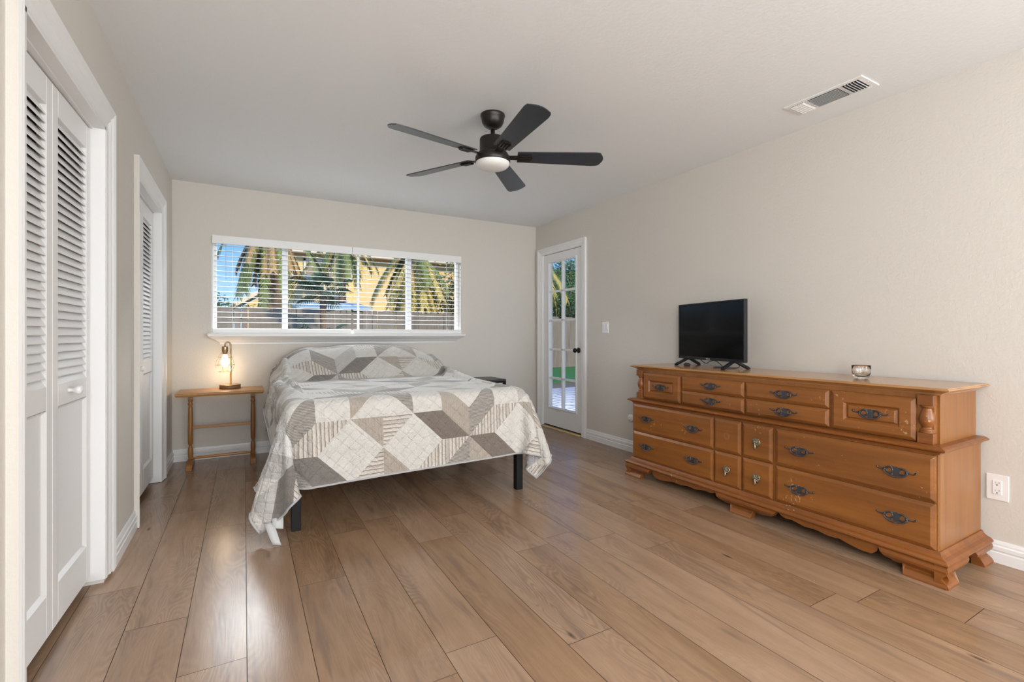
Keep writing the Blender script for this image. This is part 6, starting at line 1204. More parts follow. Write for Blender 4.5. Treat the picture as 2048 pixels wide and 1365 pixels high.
33,-1,-2,-6,3,-37,27,9,-8,-15,7,-33,25,-6,-16,-25,4,-20,23,-12,-25,-13,-7,-29,31,0,3,-1,-7,-35,33,3,2,7,8,-29,141,4280,491,1,12,30,4,1,28,5,-14,5,6,2,10,4,3,22,9,3,-7,-1,1,36,
9,-3,-6,-2,0,36,9,-1,-6,-2,4,37,15,4,-4,-7,0,36,34,-1,-2,-4,-2,34,35,-1,-2,0,-1,35,38,-1,0,15,2,31,32,0,-12,1,19,-25,30,1,7,30,0,6,30,1,5,30,0,4,30,0,2,30,1,1,
30,0,0,30,1,0,30,0,0,30,1,1,30,0,1,30,0,2,30,1,2,30,0,1,30,1,1,30,0,1,30,1,1,30,0,1,30,1,0,30,0,1,30,0,0,30,1,1,30,0,0,30,1,1,30,0,0,30,1,0,
30,0,0,30,0,0,30,1,0,30,0,0,30,1,0,30,0,0,30,1,0,30,0,0,30,0,-1,30,1,-1,30,0,-2,30,1,-3,30,0,-3,30,1,-5,30,0,-4,30,0,-6,30,-5,4,5,-14,27,31,-5,2,0,11,-29,
33,2,1,9,3,-31,35,-7,0,-3,-1,-33,26,3,-10,-10,5,-30,32,2,-12,-18,2,-29,21,-11,-24,-29,-1,-22,29,0,-19,-6,-12,-28,34,0,4,-2,-3,-32,21,21,3,140,4303,498,7,-16,6,2,8,26,8,-1,9,-1,3,34,
9,-3,-8,0,2,36,9,4,-9,-2,-4,37,9,-4,-6,-2,1,37,9,5,-5,-1,2,35,23,1,-3,-6,1,37,35,0,-2,-2,-1,34,36,1,-1,5,-5,37,34,14,6,31,-2,8,-2,20,-26,30,0,9,30,1,8,30,0,6,
30,1,4,30,0,3,30,1,1,30,0,0,30,0,0,30,1,0,30,0,1,30,1,1,30,0,2,30,1,2,30,0,2,30,0,1,30,1,1,30,0,1,30,1,1,30,0,1,30,1,1,30,0,0,30,1,1,30,0,0,
30,0,0,30,1,0,30,0,0,30,1,0,30,0,0,30,1,0,30,0,0,30,0,0,30,1,0,30,0,-1,30,1,0,30,0,-1,30,1,-1,30,0,-3,30,1,-3,30,0,-4,30,0,-5,30,1,-6,30,0,-7,31,-4,-1,
6,-14,26,30,-6,5,2,9,-32,21,1,-21,33,-9,3,6,4,-32,28,-4,-10,-7,6,-32,30,2,-10,-13,4,-33,29,-6,-14,-21,2,-23,8,-6,-28,-18,-14,-23,22,7,-20,30,-1,0,-16,-13,-24,21,19,-16,145,4303,484,0,6,31,
9,-3,2,-1,3,38,8,-5,-5,0,-1,37,8,3,-10,-1,-1,38,9,-3,-8,-2,0,37,10,-1,-7,-2,4,36,13,5,-4,-6,2,36,33,2,-1,-4,1,35,34,0,0,1,-1,34,34,8,22,19,-7,31,31,15,-7,2,21,-26,
30,0,11,30,1,9,30,0,7,30,1,5,30,0,4,30,0,1,30,1,0,30,0,-1,30,1,0,30,0,1,30,1,2,30,0,3,30,0,2,30,1,2,30,0,1,30,1,1,30,0,2,30,1,0,30,0,1,30,1,1,
30,0,1,30,0,0,30,1,0,30,0,1,30,1,0,30,0,0,30,1,0,30,0,-1,30,1,0,30,0,0,30,0,0,30,1,-1,30,0,0,30,1,0,30,0,-1,30,1,-2,30,0,-3,30,1,-4,30,0,-5,30,0,-6,
30,1,-7,30,0,-8,32,-1,-5,6,-16,26,30,-7,4,7,8,-30,28,-7,-12,11,0,-29,30,-9,-2,5,8,-29,23,-6,-18,-12,5,-32,32,0,-11,-10,2,-30,12,-2,-25,-27,-4,-18,-3,-4,-28,32,2,-7,18,-2,-26,-24,-13,-9,
14,8,-27,143,4322,492,7,-4,8,-1,1,37,9,-4,-3,-1,1,36,9,-3,-7,-1,0,37,8,5,-9,-1,-4,37,9,-5,-6,-2,2,35,9,8,-4,-2,1,35,22,2,-3,-5,2,35,32,5,2,1,-1,33,33,4,8,7,7,42,
28,0,29,34,12,-1,2,22,-27,30,0,12,30,1,11,30,0,8,30,1,6,30,0,4,30,1,2,30,0,-1,30,0,0,30,1,0,30,0,1,30,1,2,30,0,3,30,1,2,30,0,2,30,1,2,30,0,1,30,0,1,
30,1,1,30,0,1,30,1,1,30,0,1,30,1,0,30,0,1,30,1,0,30,0,0,30,0,0,30,1,-1,30,0,0,30,1,0,30,0,-1,30,1,0,30,0,0,30,1,-1,30,0,0,30,1,-1,30,0,-3,30,0,-3,
30,1,-5,30,0,-6,30,1,-6,30,0,-8,30,1,-10,30,0,-10,9,-17,27,30,-8,5,18,2,-28,7,-1,-29,25,-1,-17,28,-7,-3,17,1,-24,-7,-1,-31,22,-5,-17,-10,4,-32,26,4,-18,-22,-5,-22,14,-3,-30,-23,2,-19,
16,-4,-24,28,5,-12,-28,-15,-11,5,3,-29,147,4339,492,0,-7,32,8,-6,-4,-1,1,33,8,-3,-4,-1,-1,36,9,6,-7,-1,-2,38,8,-6,-10,-2,-2,34,9,3,-4,-2,5,34,10,7,-2,-3,1,33,28,5,4,2,-1,32,
30,7,7,8,4,31,35,7,25,6,5,44,37,11,1,4,22,-27,30,1,14,30,0,12,30,1,10,30,0,7,30,1,4,30,0,2,30,0,0,30,1,-1,30,0,0,30,1,1,30,0,2,30,1,3,30,0,3,30,1,2,
30,0,2,30,1,2,30,0,1,30,0,1,30,1,1,30,0,1,30,1,0,30,0,1,30,1,0,30,0,0,30,1,0,30,0,0,30,1,0,30,0,-1,30,1,0,30,0,0,30,0,-1,30,1,-1,30,0,0,30,1,0,
30,0,-2,30,1,-3,30,0,-4,30,1,-5,30,0,-6,30,1,-8,30,0,-9,30,1,-10,30,0,-12,10,-17,27,32,-6,-2,8,0,-33,18,0,-24,25,-2,-17,30,-7,-1,1,1,-32,19,-5,-22,-7,-5,-31,26,-6,-14,-17,12,-24,
18,-5,-29,-25,-5,-19,4,9,-29,21,-5,-19,2,4,-34,-27,-13,5,-2,-9,-28,143,4342,506,9,-2,-7,-1,2,39,8,-3,2,-1,-3,31,8,-3,-7,-2,0,38,10,5,-8,-1,-3,34,8,-10,-9,-3,3,35,8,11,-6,-1,4,35,
13,10,10,5,-2,29,30,8,7,3,2,31,30,9,6,21,12,36,9,4,45,36,10,11,7,22,-28,30,1,16,30,0,13,30,1,11,30,0,8,30,1,5,30,0,2,30,0,-1,30,1,-1,30,0,0,30,1,2,30,0,2,
30,1,3,30,0,3,30,1,3,30,0,2,30,1,2,30,0,1,30,1,1,30,0,1,30,1,1,30,0,0,30,0,1,30,1,0,30,0,0,30,1,0,30,0,0,30,1,0,30,0,-1,30,1,0,30,0,-1,30,1,-1,
30,0,0,30,1,-1,30,0,0,30,1,-2,30,0,-3,30,1,-5,30,0,-5,30,1,-8,30,0,-8,30,0,-10,30,1,-11,30,0,-13,11,-16,26,33,-5,-8,8,0,-34,19,-1,-23,27,-3,-14,28,-5,-8,11,-3,-28,-5,-4,-29,
8,-2,-29,24,-6,-18,6,-2,-30,-32,-4,-13,18,4,-24,13,-8,-25,-19,12,-22,8,5,-30,-26,-11,-5,3,-8,-29,142,4363,501,5,-10,19,9,-9,-4,-2,14,30,4,-3,21,8,-1,1,-3,-4,29,5,-3,18,10,-2,-5,5,-2,21,
-7,2,16,6,5,17,7,12,6,-2,8,31,11,5,22,29,8,4,2,2,30,28,8,12,29,12,34,5,6,47,36,9,20,11,22,-29,30,0,18,30,1,15,30,0,12,30,1,8,30,0,6,30,1,2,30,0,-1,30,1,-1,
30,0,0,30,1,1,30,0,3,30,0,4,30,1,3,30,0,3,30,1,2,30,0,2,30,1,1,30,0,1,30,1,1,30,0,1,30,1,1,30,0,0,30,1,0,30,0,1,30,1,-1,30,0,0,30,1,0,30,0,-1,
30,1,-1,30,0,0,30,1,-1,30,0,-1,30,1,-1,30,0,0,30,1,-2,30,0,-3,30,1,-5,30,0,-7,30,1,-7,30,0,-10,30,1,-11,30,0,-12,30,1,-14,14,-17,26,31,-3,-15,9,-1,-34,22,-2,-22,29,-5,-10,
24,-2,-16,-2,-4,-30,6,-3,-30,12,-3,-27,23,-5,-18,-1,-2,-30,-27,-4,-14,5,-2,-30,22,-1,-21,9,-5,-29,-28,15,-8,-17,-6,-22,8,-8,-28,145,4386,503,3,-22,-7,4,0,29,8,-10,2,-2,18,25,4,0,25,5,1,22,
5,-17,-6,5,10,24,7,-2,11,-8,5,9,7,2,15,2,12,29,13,5,15,-8,11,29,30,8,1,2,2,30,29,7,12,30,13,36,8,8,50,33,8,25,15,21,-28,30,0,20,30,1,16,30,0,13,30,1,10,30,0,6,
30,1,2,30,0,0,30,1,-2,30,0,0,30,1,1,30,0,3,30,1,4,30,0,3,30,1,3,30,0,3,30,1,2,30,0,1,30,1,1,30,0,1,30,1,1,30,0,1,30,1,0,30,0,1,30,1,0,30,0,-1,
30,1,0,30,0,0,30,1,-1,30,0,-1,30,1,-1,30,0,-1,30,1,0,30,0,-1,30,1,-1,30,0,-2,30,1,-4,30,0,-5,30,1,-7,30,0,-8,30,1,-10,30,0,-12,30,1,-14,30,0,-15,18,-15,26,28,-2,-21,
12,-2,-34,24,-3,-21,28,-5,-10,19,-2,-23,0,-3,-30,5,-3,-30,19,-4,-22,18,-4,-24,-5,-3,-29,-29,-4,-12,13,-2,-30,4,-6,-28,23,1,-21,-9,2,-29,-33,4,-2,21,-14,-20,146,4395,480,6,-12,17,3,-24,3,2,19,20,
6,-7,14,4,2,26,1,18,25,7,-13,3,7,-8,13,3,18,22,-8,3,3,6,6,18,2,10,27,13,5,15,-9,10,28,24,10,11,4,2,30,28,7,12,30,12,38,11,10,51,29,8,33,22,20,-28,30,1,22,30,0,17,
30,1,14,30,0,10,30,1,7,30,0,2,30,1,0,30,0,-2,30,1,0,30,0,1,30,1,3,30,0,4,30,1,4,30,0,3,30,1,2,30,0,2,30,1,2,30,0,1,30,1,1,30,0,1,30,1,1,30,0,0,
30,1,0,30,0,0,30,1,0,30,0,0,30,1,-1,30,0,-1,30,1,-1,30,0,-1,30,1,-1,30,1,0,30,0,-1,30,1,-1,30,0,-2,30,1,-4,30,0,-6,30,1,-7,30,0,-9,30,1,-11,30,0,-13,30,1,-14,
30,0,-16,21,-13,24,25,-3,-25,14,-3,-34,27,-4,-20,26,-4,-14,13,-1,-26,2,-4,-30,9,-3,-28,21,-5,-21,13,-3,-27,-8,-3,-29,-26,-4,-15,-2,-6,-31,24,-3,-17,19,3,-23,-19,0,-24,-17,1,-26,9,-16,-23,150,4403,461,
0,-29,10,7,-4,11,4,11,23,4,14,23,6,-7,16,0,20,24,5,-6,17,7,-13,-1,2,18,24,-6,9,16,0,0,32,7,14,1,12,7,20,-9,10,27,17,10,21,6,3,29,29,6,9,28,13,41,16,12,54,25,8,37,
26,18,-25,30,1,23,30,0,18,30,1,15,30,0,11,30,1,7,30,0,3,30,1,-1,30,0,-1,30,1,-1,30,0,1,30,1,4,30,0,4,30,1,4,30,0,3,30,1,2,30,1,2,30,0,2,30,1,1,30,0,1,
30,1,1,30,0,1,30,1,0,30,0,1,30,1,0,30,0,-1,30,1,0,30,0,-1,30,1,-1,30,1,-1,30,0,-1,30,1,-1,30,0,-1,30,1,-1,30,0,-1,30,1,-2,30,0,-4,30,1,-6,30,0,-8,30,1,-10,
30,1,-11,30,0,-14,30,1,-15,30,0,-17,25,-12,22,22,-3,-29,18,-3,-32,27,-5,-20,24,-3,-18,7,-3,-28,8,-3,-29,11,-3,-27,20,-4,-22,10,-3,-29,-11,-4,-27,-24,-3,-18,-1,-7,-30,26,-2,-16,-1,-5,-29,15,0,-27,
-20,4,-22,11,-18,-23,147,4395,438,6,-15,11,5,13,20,5,7,19,6,-10,17,2,19,23,5,2,22,2,15,24,7,-13,0,-4,15,23,4,4,27,-4,10,23,2,5,30,7,16,-3,12,7,27,-12,10,28,17,7,24,29,6,8,
27,12,43,22,14,53,19,9,43,32,16,-22,30,1,24,30,0,19,30,1,16,30,0,11,30,1,8,30,0,3,30,1,-1,30,0,-2,30,1,0,30,1,1,30,0,3,30,1,4,30,0,4,30,1,4,30,0,3,30,1,2,
30,0,1,30,1,2,30,1,1,30,0,1,30,1,0,30,0,1,30,1,0,30,0,0,30,1,-1,30,0,0,30,1,-1,30,1,-1,30,0,-1,30,1,-2,30,0,-1,30,1,-1,30,0,-1,30,1,-1,30,0,-2,30,1,-5,
30,1,-6,30,0,-8,30,1,-10,30,0,-12,30,1,-14,30,0,-16,30,1,-17,28,-10,19,18,-4,-32,23,-4,-31,27,-5,-20,20,-3,-22,7,-3,-29,9,-3,-29,15,-3,-26,18,-4,-23,5,-3,-30,-13,-4,-26,-21,-5,-21,-1,-4,-30,
26,-3,-16,9,-6,-28,-12,-4,-27,12,3,-28,19,-22,-10,150,4395,413,6,-3,15,5,12,20,6,-6,17,3,14,25,5,5,20,1,17,25,6,-8,14,6,13,17,0,4,29,-4,15,21,3,1,28,-4,15,22,4,8,25,18,14,2,
-4,10,29,-1,8,30,30,7,7,28,12,43,26,15,54,15,10,45,36,14,-17,30,1,25,30,0,20,30,1,16,30,0,12,30,1,8,30,0,3,30,1,-1,30,1,-1,30,0,-1,30,1,1,30,0,3,30,1,5,30,0,4,
30,1,4,30,1,2,30,0,2,30,1,2,30,0,1,30,1,1,30,0,1,30,1,1,30,1,0,30,0,0,30,1,0,30,0,0,30,1,-1,30,0,-1,30,1,-1,30,1,-1,30,0,-2,30,1,-1,30,0,-1,30,1,-1,
30,1,-1,30,0,-3,30,1,-4,30,0,-7,30,1,-8,30,0,-11,30,1,-12,30,1,-14,30,0,-17,30,1,-18,31,-8,16,16,-5,-34,26,-5,-29,27,-5,-22,16,-3,-25,10,-3,-28,10,-3,-28,17,-4,-25,14,-3,-26,2,-3,-30,
-17,-5,-24,-16,-3,-25,1,-6,-29,24,-3,-19,-6,-10,-27,10,-1,-28,28,-8,-10,-4,-9,-29,153,4409,392,7,-5,15,6,3,18,2,14,25,6,4,20,1,16,24,5,7,22,6,-2,19,-3,15,24,6,7,21,0,8,30,-3,11,25,
1,9,29,-4,14,24,7,12,9,21,10,19,-8,10,28,19,6,24,31,13,30,30,16,55,12,12,46,39,12,-11,30,0,26,30,1,21,30,1,17,30,0,12,30,1,8,30,0,3,30,1,-1,30,1,-2,30,0,0,30,1,1,
30,0,3,30,1,4,30,1,5,30,0,3,30,1,3,30,0,2,30,1,2,30,1,1,30,0,1,30,1,1,30,0,0,30,1,1,30,0,0,30,1,-1,30,1,0,30,0,-1,30,1,-1,30,0,-1,30,1,-1,30,1,-2,
30,0,-1,30,1,-1,30,0,-2,30,1,-1,30,1,-3,30,0,-4,30,1,-7,30,0,-8,30,1,-11,30,1,-13,30,0,-14,30,1,-17,30,0,-18,33,-7,12,14,-5,-35,29,-5,-26,34,-5,-22,10,-3,-29,8,-3,-29,13,-3,-27,
18,-4,-24,8,-3,-28,1,-4,-30,-18,-4,-24,-13,-5,-27,1,-4,-29,20,-5,-22,-8,-11,-28,26,0,-15,15,-8,-24,5,-10,-29,157,4422,370,6,-1,16,5,8,22,3,14,25,5,4,19,3,14,25,5,1,20,3,9,25,1,10,28,
-3,12,25,4,10,23,0,10,28,0,10,29,-3,12,24,0,10,30,16,16,2,11,9,27,2,8,29,32,12,29,35,17,53,10,13,47,42,11,-6,30,0,27,30,1,21,30,0,17,30,1,13,30,1,8,30,0,3,30,1,-1,
30,0,-2,30,1,-1,30,1,1,30,0,4,30,1,4,30,0,4,30,1,4,30,0,2,30,1,2,30,1,2,30,0,1,30,1,1,30,0,1,30,1,1,30,1,0,30,0,0,30,1,-1,30,0,0,30,1,-1,30,1,-1,
30,0,-1,30,1,-2,30,0,-1,30,1,-2,30,1,-1,30,0,-2,30,1,-1,30,0,-2,30,1,-5,30,1,-7,30,0,-9,30,1,-10,30,0,-13,30,1,-15,30,1,-16,30,0,-19,34,-6,9,14,-5,-34,30,-6,-24,32,-5,-26,
11,-3,-29,9,-3,-28,16,-4,-25,14,-3,-26,5,-4,-29,0,-3,-30,-16,-4,-25,-12,-5,-27,12,-6,-27,3,-5,-29,-7,-10,-27,21,-6,-22,22,-3,-19,5,-10,-29,160,4437,349,6,6,20,4,8,22,3,14,24,6,4,20,4,9,24,
3,10,25,2,11,27,1,10,28,-1,11,27,-2,11,28,6,10,23,4,9,28,-7,12,26,-1,11,28,1,8,30,23,18,1,5,8,30,20,12,36,43,18,48,10,14,47,43,9,-1,30,1,27,30,1,21,30,0,18,30,1,12,
30,0,9,30,1,3,30,1,-1,30,0,-2,30,1,-1,30,0,1,30,1,3,30,1,4,30,0,5,30,1,3,30,0,3,30,1,2,30,1,1,30,0,2,30,1,1,30,0,0,30,1,1,30,1,0,30,0,0,30,1,0,
30,0,-1,30,1,-1,30,1,-1,30,0,-1,30,1,-2,30,0,-1,30,1,-2,30,1,-1,30,0,-1,30,1,-2,30,0,-2,30,1,-5,30,1,-7,30,0,-8,30,1,-11,30,0,-13,30,1,-14,30,1,-17,30,0,-19,35,-5,7,
15,-6,-34,32,-6,-22,29,-5,-28,12,-3,-29,11,-4,-28,17,-3,-24,9,-3,-28,2,-4,-30,2,-3,-29,-15,-5,-26,2,-7,-29,-13,-7,-26,0,-6,-30,9,-6,-27,16,-6,-25,22,-4,-20,7,-9,-28,163,4458,331,5,8,21,5,9,23,
4,10,23,4,10,24,2,11,25,3,10,27,2,11,27,1,10,27,0,11,28,-2,11,27,1,9,28,7,10,26,7,9,27,-9,13,26,-1,10,28,3,8,30,25,18,4,14,12,37,41,19,51,16,14,46,42,9,4,30,1,26,
30,1,22,30,0,17,30,1,13,30,0,8,30,1,4,30,1,-1,30,0,-2,30,1,-1,30,0,1,30,1,3,30,1,4,30,0,4,30,1,4,30,0,3,30,1,2,30,1,1,30,0,1,30,1,2,30,0,0,30,1,1,
30,1,0,30,0,0,30,1,0,30,0,-1,30,1,-1,30,1,-1,30,0,-1,30,1,-2,30,0,-1,30,1,-2,30,1,-1,30,0,-1,30,1,-2,30,0,-2,30,1,-5,30,1,-6,30,0,-9,30,1,-11,30,0,-12,30,1,-15,
30,1,-17,30,0,-18,35,-5,3,17,-6,-33,32,-6,-21,27,-5,-30,12,-3,-29,16,-4,-25,13,-3,-26,4,-4,-30,5,-3,-29,-7,-5,-29,2,-4,-30,-15,-8,-25,-3,-5,-29,2,-6,-29,9,-6,-28,13,-7,-27,18,-5,-22,9,-9,-28,
166,4482,314,4,9,23,3,11,24,4,10,25,3,11,25,2,11,27,3,10,26,2,11,27,1,10,27,2,10,28,-1,11,28,-1,11,28,1,9,28,6,9,27,13,10,26,-6,12,26,-1,10,28,2,9,30,33,21,14,35,20,55,
19,15,44,42,8,9,30,1,27,30,1,22,30,0,17,30,1,13,30,0,8,30,1,4,30,1,-1,30,0,-2,30,1,-1,30,0,1,30,1,3,30,1,4,30,0,4,30,1,4,30,0,3,30,1,2,30,1,1,30,0,1,
30,1,1,30,0,1,30,1,1,30,1,0,30,0,0,30,1,0,30,0,-1,30,1,-1,30,1,-1,30,0,-1,30,1,-2,30,0,-1,30,1,-2,30,1,-1,30,0,-1,30,1,-2,30,0,-2,30,1,-5,30,1,-6,30,0,-9,
30,1,-11,30,0,-12,30,1,-15,30,1,-16,30,0,-19,36,-4,1,19,-7,-32,32,-5,-21,25,-6,-33,15,-4,-26,16,-3,-25,5,-4,-29,8,-3,-29,-3,-5,-29,2,-4,-30,-11,-7,-27,-5,-5,-29,0,-5,-30,7,-6,-28,8,-6,-28,
9,-7,-28,13,-7,-27,13,-7,-25,167,4508,300,3,11,25,3,10,25,3,11,26,2,11,26,3,11,26,2,10,27,2,11,27,2,10,27,2,11,27,2,10,28,1,10,28,-2,10,28,2,10,29,12,9,26,11,9,26,-4,12,28,
4,9,28,3,16,37,52,25,37,21,17,42,40,9,16,30,1,26,30,1,22,30,0,18,30,1,13,30,0,8,30,1,4,30,1,-1,30,0,-2,30,1,-1,30,0,1,30,1,3,30,1,4,30,0,4,30,1,4,30,0,3,
30,1,2,30,1,1,30,0,1,30,1,1,30,0,1,30,1,1,30,1,0,30,0,0,30,1,0,30,0,-1,30,1,-1,30,1,-1,30,0,-1,30,1,-2,30,0,-1,30,1,-2,30,1,-1,30,0,-1,30,1,-2,30,0,-2,
30,1,-5,30,1,-6,30,0,-9,30,1,-10,30,0,-13,30,1,-14,30,1,-17,30,0,-18,36,-4,-4,22,-7,-29,31,-6,-23,25,-5,-32,18,-4,-24,7,-4,-29,11,-3,-28,-1,-4,-29,3,-4,-30,-9,-6,-28,-3,-5,-30,0,-5,-29,
5,-6,-29,7,-6,-29,9,-6,-28,11,-7,-27,13,-7,-26,2,-7,-29,166,4536,289,3,11,26,3,10,26,2,11,26,3,11,26,2,11,27,2,10,26,2,11,27,2,10,27,2,11,27,2,10,28,3,10,27,4,10,28,1,10,29,
1,10,28,13,9,26,10,9,26,1,10,29,13,12,34,21,27,62,43,18,19,32,13,25,30,1,27,30,1,22,30,0,17,30,1,13,30,0,9,30,1,4,30,1,-1,30,0,-2,30,1,-1,30,0,1,30,1,3,30,1,4,
30,0,4,30,1,4,30,0,3,30,1,2,30,1,1,30,0,1,30,1,1,30,0,1,30,1,1,30,1,0,30,0,0,30,1,0,30,0,-1,30,1,-1,30,1,-1,30,0,-1,30,1,-2,30,0,-1,30,1,-2,30,1,-1,
30,0,-1,30,1,-2,30,0,-2,30,1,-5,30,1,-6,30,0,-9,30,1,-10,30,0,-13,30,1,-14,30,1,-17,30,0,-18,35,-4,-7,24,-7,-28,31,-6,-23,27,-5,-31,12,-4,-27,13,-4,-27,2,-4,-30,3,-4,-29,-6,-5,-29,
0,-5,-30,0,-5,-29,5,-5,-30,5,-6,-29,9,-6,-28,11,-7,-27,9,-6,-28,3,-7,-29,0,-7,-29,165,4564,280,2,11,26,3,10,26,2,11,27,3,11,26,2,10,26,2,11,27,3,10,27,2,11,27,1,10,27,2,11,27,
2,10,27,3,10,28,3,10,28,2,10,28,9,9,28,11,10,26,10,9,27,9,12,35,33,23,59,20,21,43,41,16,13,30,1,26,30,1,22,30,0,18,30,1,13,30,0,9,30,1,4,30,1,-1,30,0,-2,30,1,-1,
30,0,1,30,1,3,30,1,4,30,0,4,30,1,4,30,0,3,30,1,2,30,1,1,30,0,1,30,1,1,30,0,1,30,1,1,30,1,0,30,0,0,30,1,0,30,0,-1,30,1,-1,30,1,-1,30,0,-1,30,1,-2,
30,0,-1,30,1,-1,30,1,-2,30,0,-1,30,1,-2,30,0,-2,30,1,-4,30,1,-7,30,0,-8,30,1,-11,30,0,-12,30,1,-15,30,1,-16,30,0,-19,34,-5,-12,29,-6,-23,30,-6,-25,25,-5,-32,14,-4,-26,8,-4,-29,
3,-4,-30,-2,-5,-29,2,-5,-30,2,-4,-29,4,-6,-30,4,-5,-29,9,-7,-28,7,-6,-28,7,-6,-29,2,-6,-29,0,-7,-30,1,-7,-29,162,4591,274,3,11,24,3,11,25,3,11,27,2,10,26,2,11,27,3,11,26,2,10,27,
2,11,27,2,10,27,1,11,27,2,10,28,2,10,27,3,10,28,5,10,28,7,10,27,9,9,28,9,10,27,10,11,33,33,23,61,31,19,38,25,18,33,39,3,19,30,1,22,30,0,18,30,1,13,30,0,9,30,1,4,
30,1,-1,30,0,-2,30,1,-1,30,0,1,30,1,3,30,1,4,30,0,4,30,1,4,30,0,3,30,1,2,30,1,1,30,0,1,30,1,1,30,0,1,30,1,1,30,1,0,30,0,0,30,1,0,30,0,-1,30,1,-1,
30,1,-1,30,0,-1,30,1,-2,30,0,-1,30,1,-1,30,1,-2,30,0,-1,30,1,-2,30,0,-2,30,1,-4,30,1,-7,30,0,-8,30,1,-11,30,0,-12,30,1,-14,30,1,-17,30,0,-18,33,-6,-16,31,-5,-22,30,-6,-26,
26,-6,-31,11,-4,-29,9,-3,-28,3,-5,-30,3,-4,-30,3,-5,-29,4,-6,-30,4,-5,-29,3,-5,-29,4,-6,-30,4,-6,-29,2,-7,-29,2,-7,-29,1,-7,-29,2,-6,-30]
CNX, CNY, CXL, CYF, CST, CROT = 83, 85, -0.25, 2.405, 0.03, 0.02
def cloth_grid():
    a = np.array(CL, dtype=np.int64).reshape(CNY, CNX, 3)
    a = np.cumsum(a, axis=1).astype(float) / 1000.0
    return a
def quilt():
    co = cloth_grid(); NY, NX, _ = co.shape
    UX, UY = (NX - 1) * CST, (NY - 1) * CST
    def catmull(p0, p1, p2, p3, t): return .5 * (2 * p1 + (p2 - p0) * t + (2 * p0 - 5 * p1 + 4 * p2 - p3) * t * t + (3 * p1 - p0 - 3 * p2 + p3) * t ** 3)
    def pos(u, v):      # flat cloth metres -> world
        fx = min(max(u / CST, 0), NX - 1.0001); fy = min(max(v / CST, 0), NY - 1.0001); i = int(fx); j = int(fy); a = fx - i; b = fy - j
        rows = []
        for jj in (j - 1, j, j + 1, j + 2):
            r = co[min(max(jj, 0), NY - 1)]; rows.append(catmull(r[max(i - 1, 0)], r[i], r[min(i + 1, NX - 1)], r[min(i + 2, NX - 1)], a))
        return catmull(*rows, b)
    G = .1885; SUB = 8; g = G / SUB
    U0 = 1.302 - CXL; V0 = 2.574 - CYF   # star centre in cloth coordinates
    def lines(lo, hi, c0):
        k0 = math.ceil((lo - c0) / g + .15); k1 = math.floor((hi - c0) / g - .15)
        return [(lo, (lo - c0) / g)] + [(c0 + k * g, float(k)) for k in range(k0, k1 + 1)] + [(hi, (hi - c0) / g)]
    us = lines(0, UX, U0); vs_ = lines(0, UY, V0)
    order = ['q_cream', 'q_white', 'q_taupe', 'q_dark', 'q_charcoal', 'q_grey', 'q_lgrey', 'q_stripe_u', 'q_stripe_v', 'q_lining']
    ID = {n: i for i, n in enumerate(order)}
    def patch(i, j, upper, diag_t):
        """cell i,j ; upper: is the point in the upper (v+) half of the diagonal"""
        for a in range(-9, 10, 3):
            for b in range(-9, 19, 3):
                li, lj = i - a, j - b
                if not (-2 <= li <= 1 and -2 <= lj <= 1): continue
                if ((a // 3 + b // 3) % 2) == 0:
                    alt = ((a // 3 - b // 3) // 2) % 2 if (a // 3) >= 0 else 1
                    qx, qy = (li if li >= 0 else -1 - li), (lj if lj >= 0 else -1 - lj)
                    rt, up_ = li >= 0, lj >= 0
                    dk = 'q_dark' if a >= 0 and b <= 0 else 'q_charcoal'
                    tp = 'q_taupe' if (a + b) % 4 == 0 or b == 0 else 'q_lgrey'
                    fl = (b // 3) % 2 == 1
                    col = {(True, True, 'v'): 'q_grey', (True, True, 'h'): 'q_stripe_u', (False, True, 'v'): tp, (False, True, 'h'): dk,
                           (True, False, 'v'): tp, (True, False, 'h'): dk, (False, False, 'v'): 'q_grey', (False, False, 'h'): 'q_stripe_u'}
                    key_r = (not rt) if fl else rt
                    if a == -6 and b == 0:
                        col = {(True, True, 'v'): 'q_grey', (True, True, 'h'): 'q_stripe_u', (False, True, 'v'): 'q_white', (False, True, 'h'): 'q_lgrey',
                               (True, False, 'v'): 'q_grey', (True, False, 'h'): 'q_charcoal', (False, False, 'v'): 'q_stripe_u', (False, False, 'h'): 'q_charcoal'}
                        if not rt and not up_ and (qx, qy) == (0, 1): return 'q_stripe_u'
                        if not rt and not up_ and (qx, qy) == (1, 0): return 'q_charcoal' if (upper == up_) else 'q_lgrey'
                    if (qx, qy) == (1, 1): return 'q_cream'
                    # toward-centre-vertical half or horizontal half of the cell
                    vert = (upper == up_)            # half nearer the vertical axis end
                    if (qx, qy) == (0, 0): return col[(key_r, up_, 'v' if vert else 'h')]
                    if (qx, qy) == (0, 1): return 'q_cream' if vert else col[(key_r, up_, 'v')]
                    if (qx, qy) == (1, 0): return col[(key_r, up_, 'h')] if vert else 'q_cream'
        for a in range(-9, 10, 3):
            for b in range(-9, 19, 3):
                li, lj = i - a, j - b
                if ((a // 3 + b // 3) % 2) != 0 and -1 <= li <= 0 and -1 <= lj <= 0:
                    up_ = lj >= 0; vert = (upper == up_)
                    if not vert: return 'q_cream'
                    return 'q_taupe' if (li < 0) == up_ else 'q_stripe_v'
        return 'q_cream'
    nU, nV = len(us), len(vs_); V = []; UVv = []
    for (v, _) in vs_:
        for (u, _) in us: V.append(tuple(pos(u, v))); UVv.append((u, v))
    F = []; MI = []
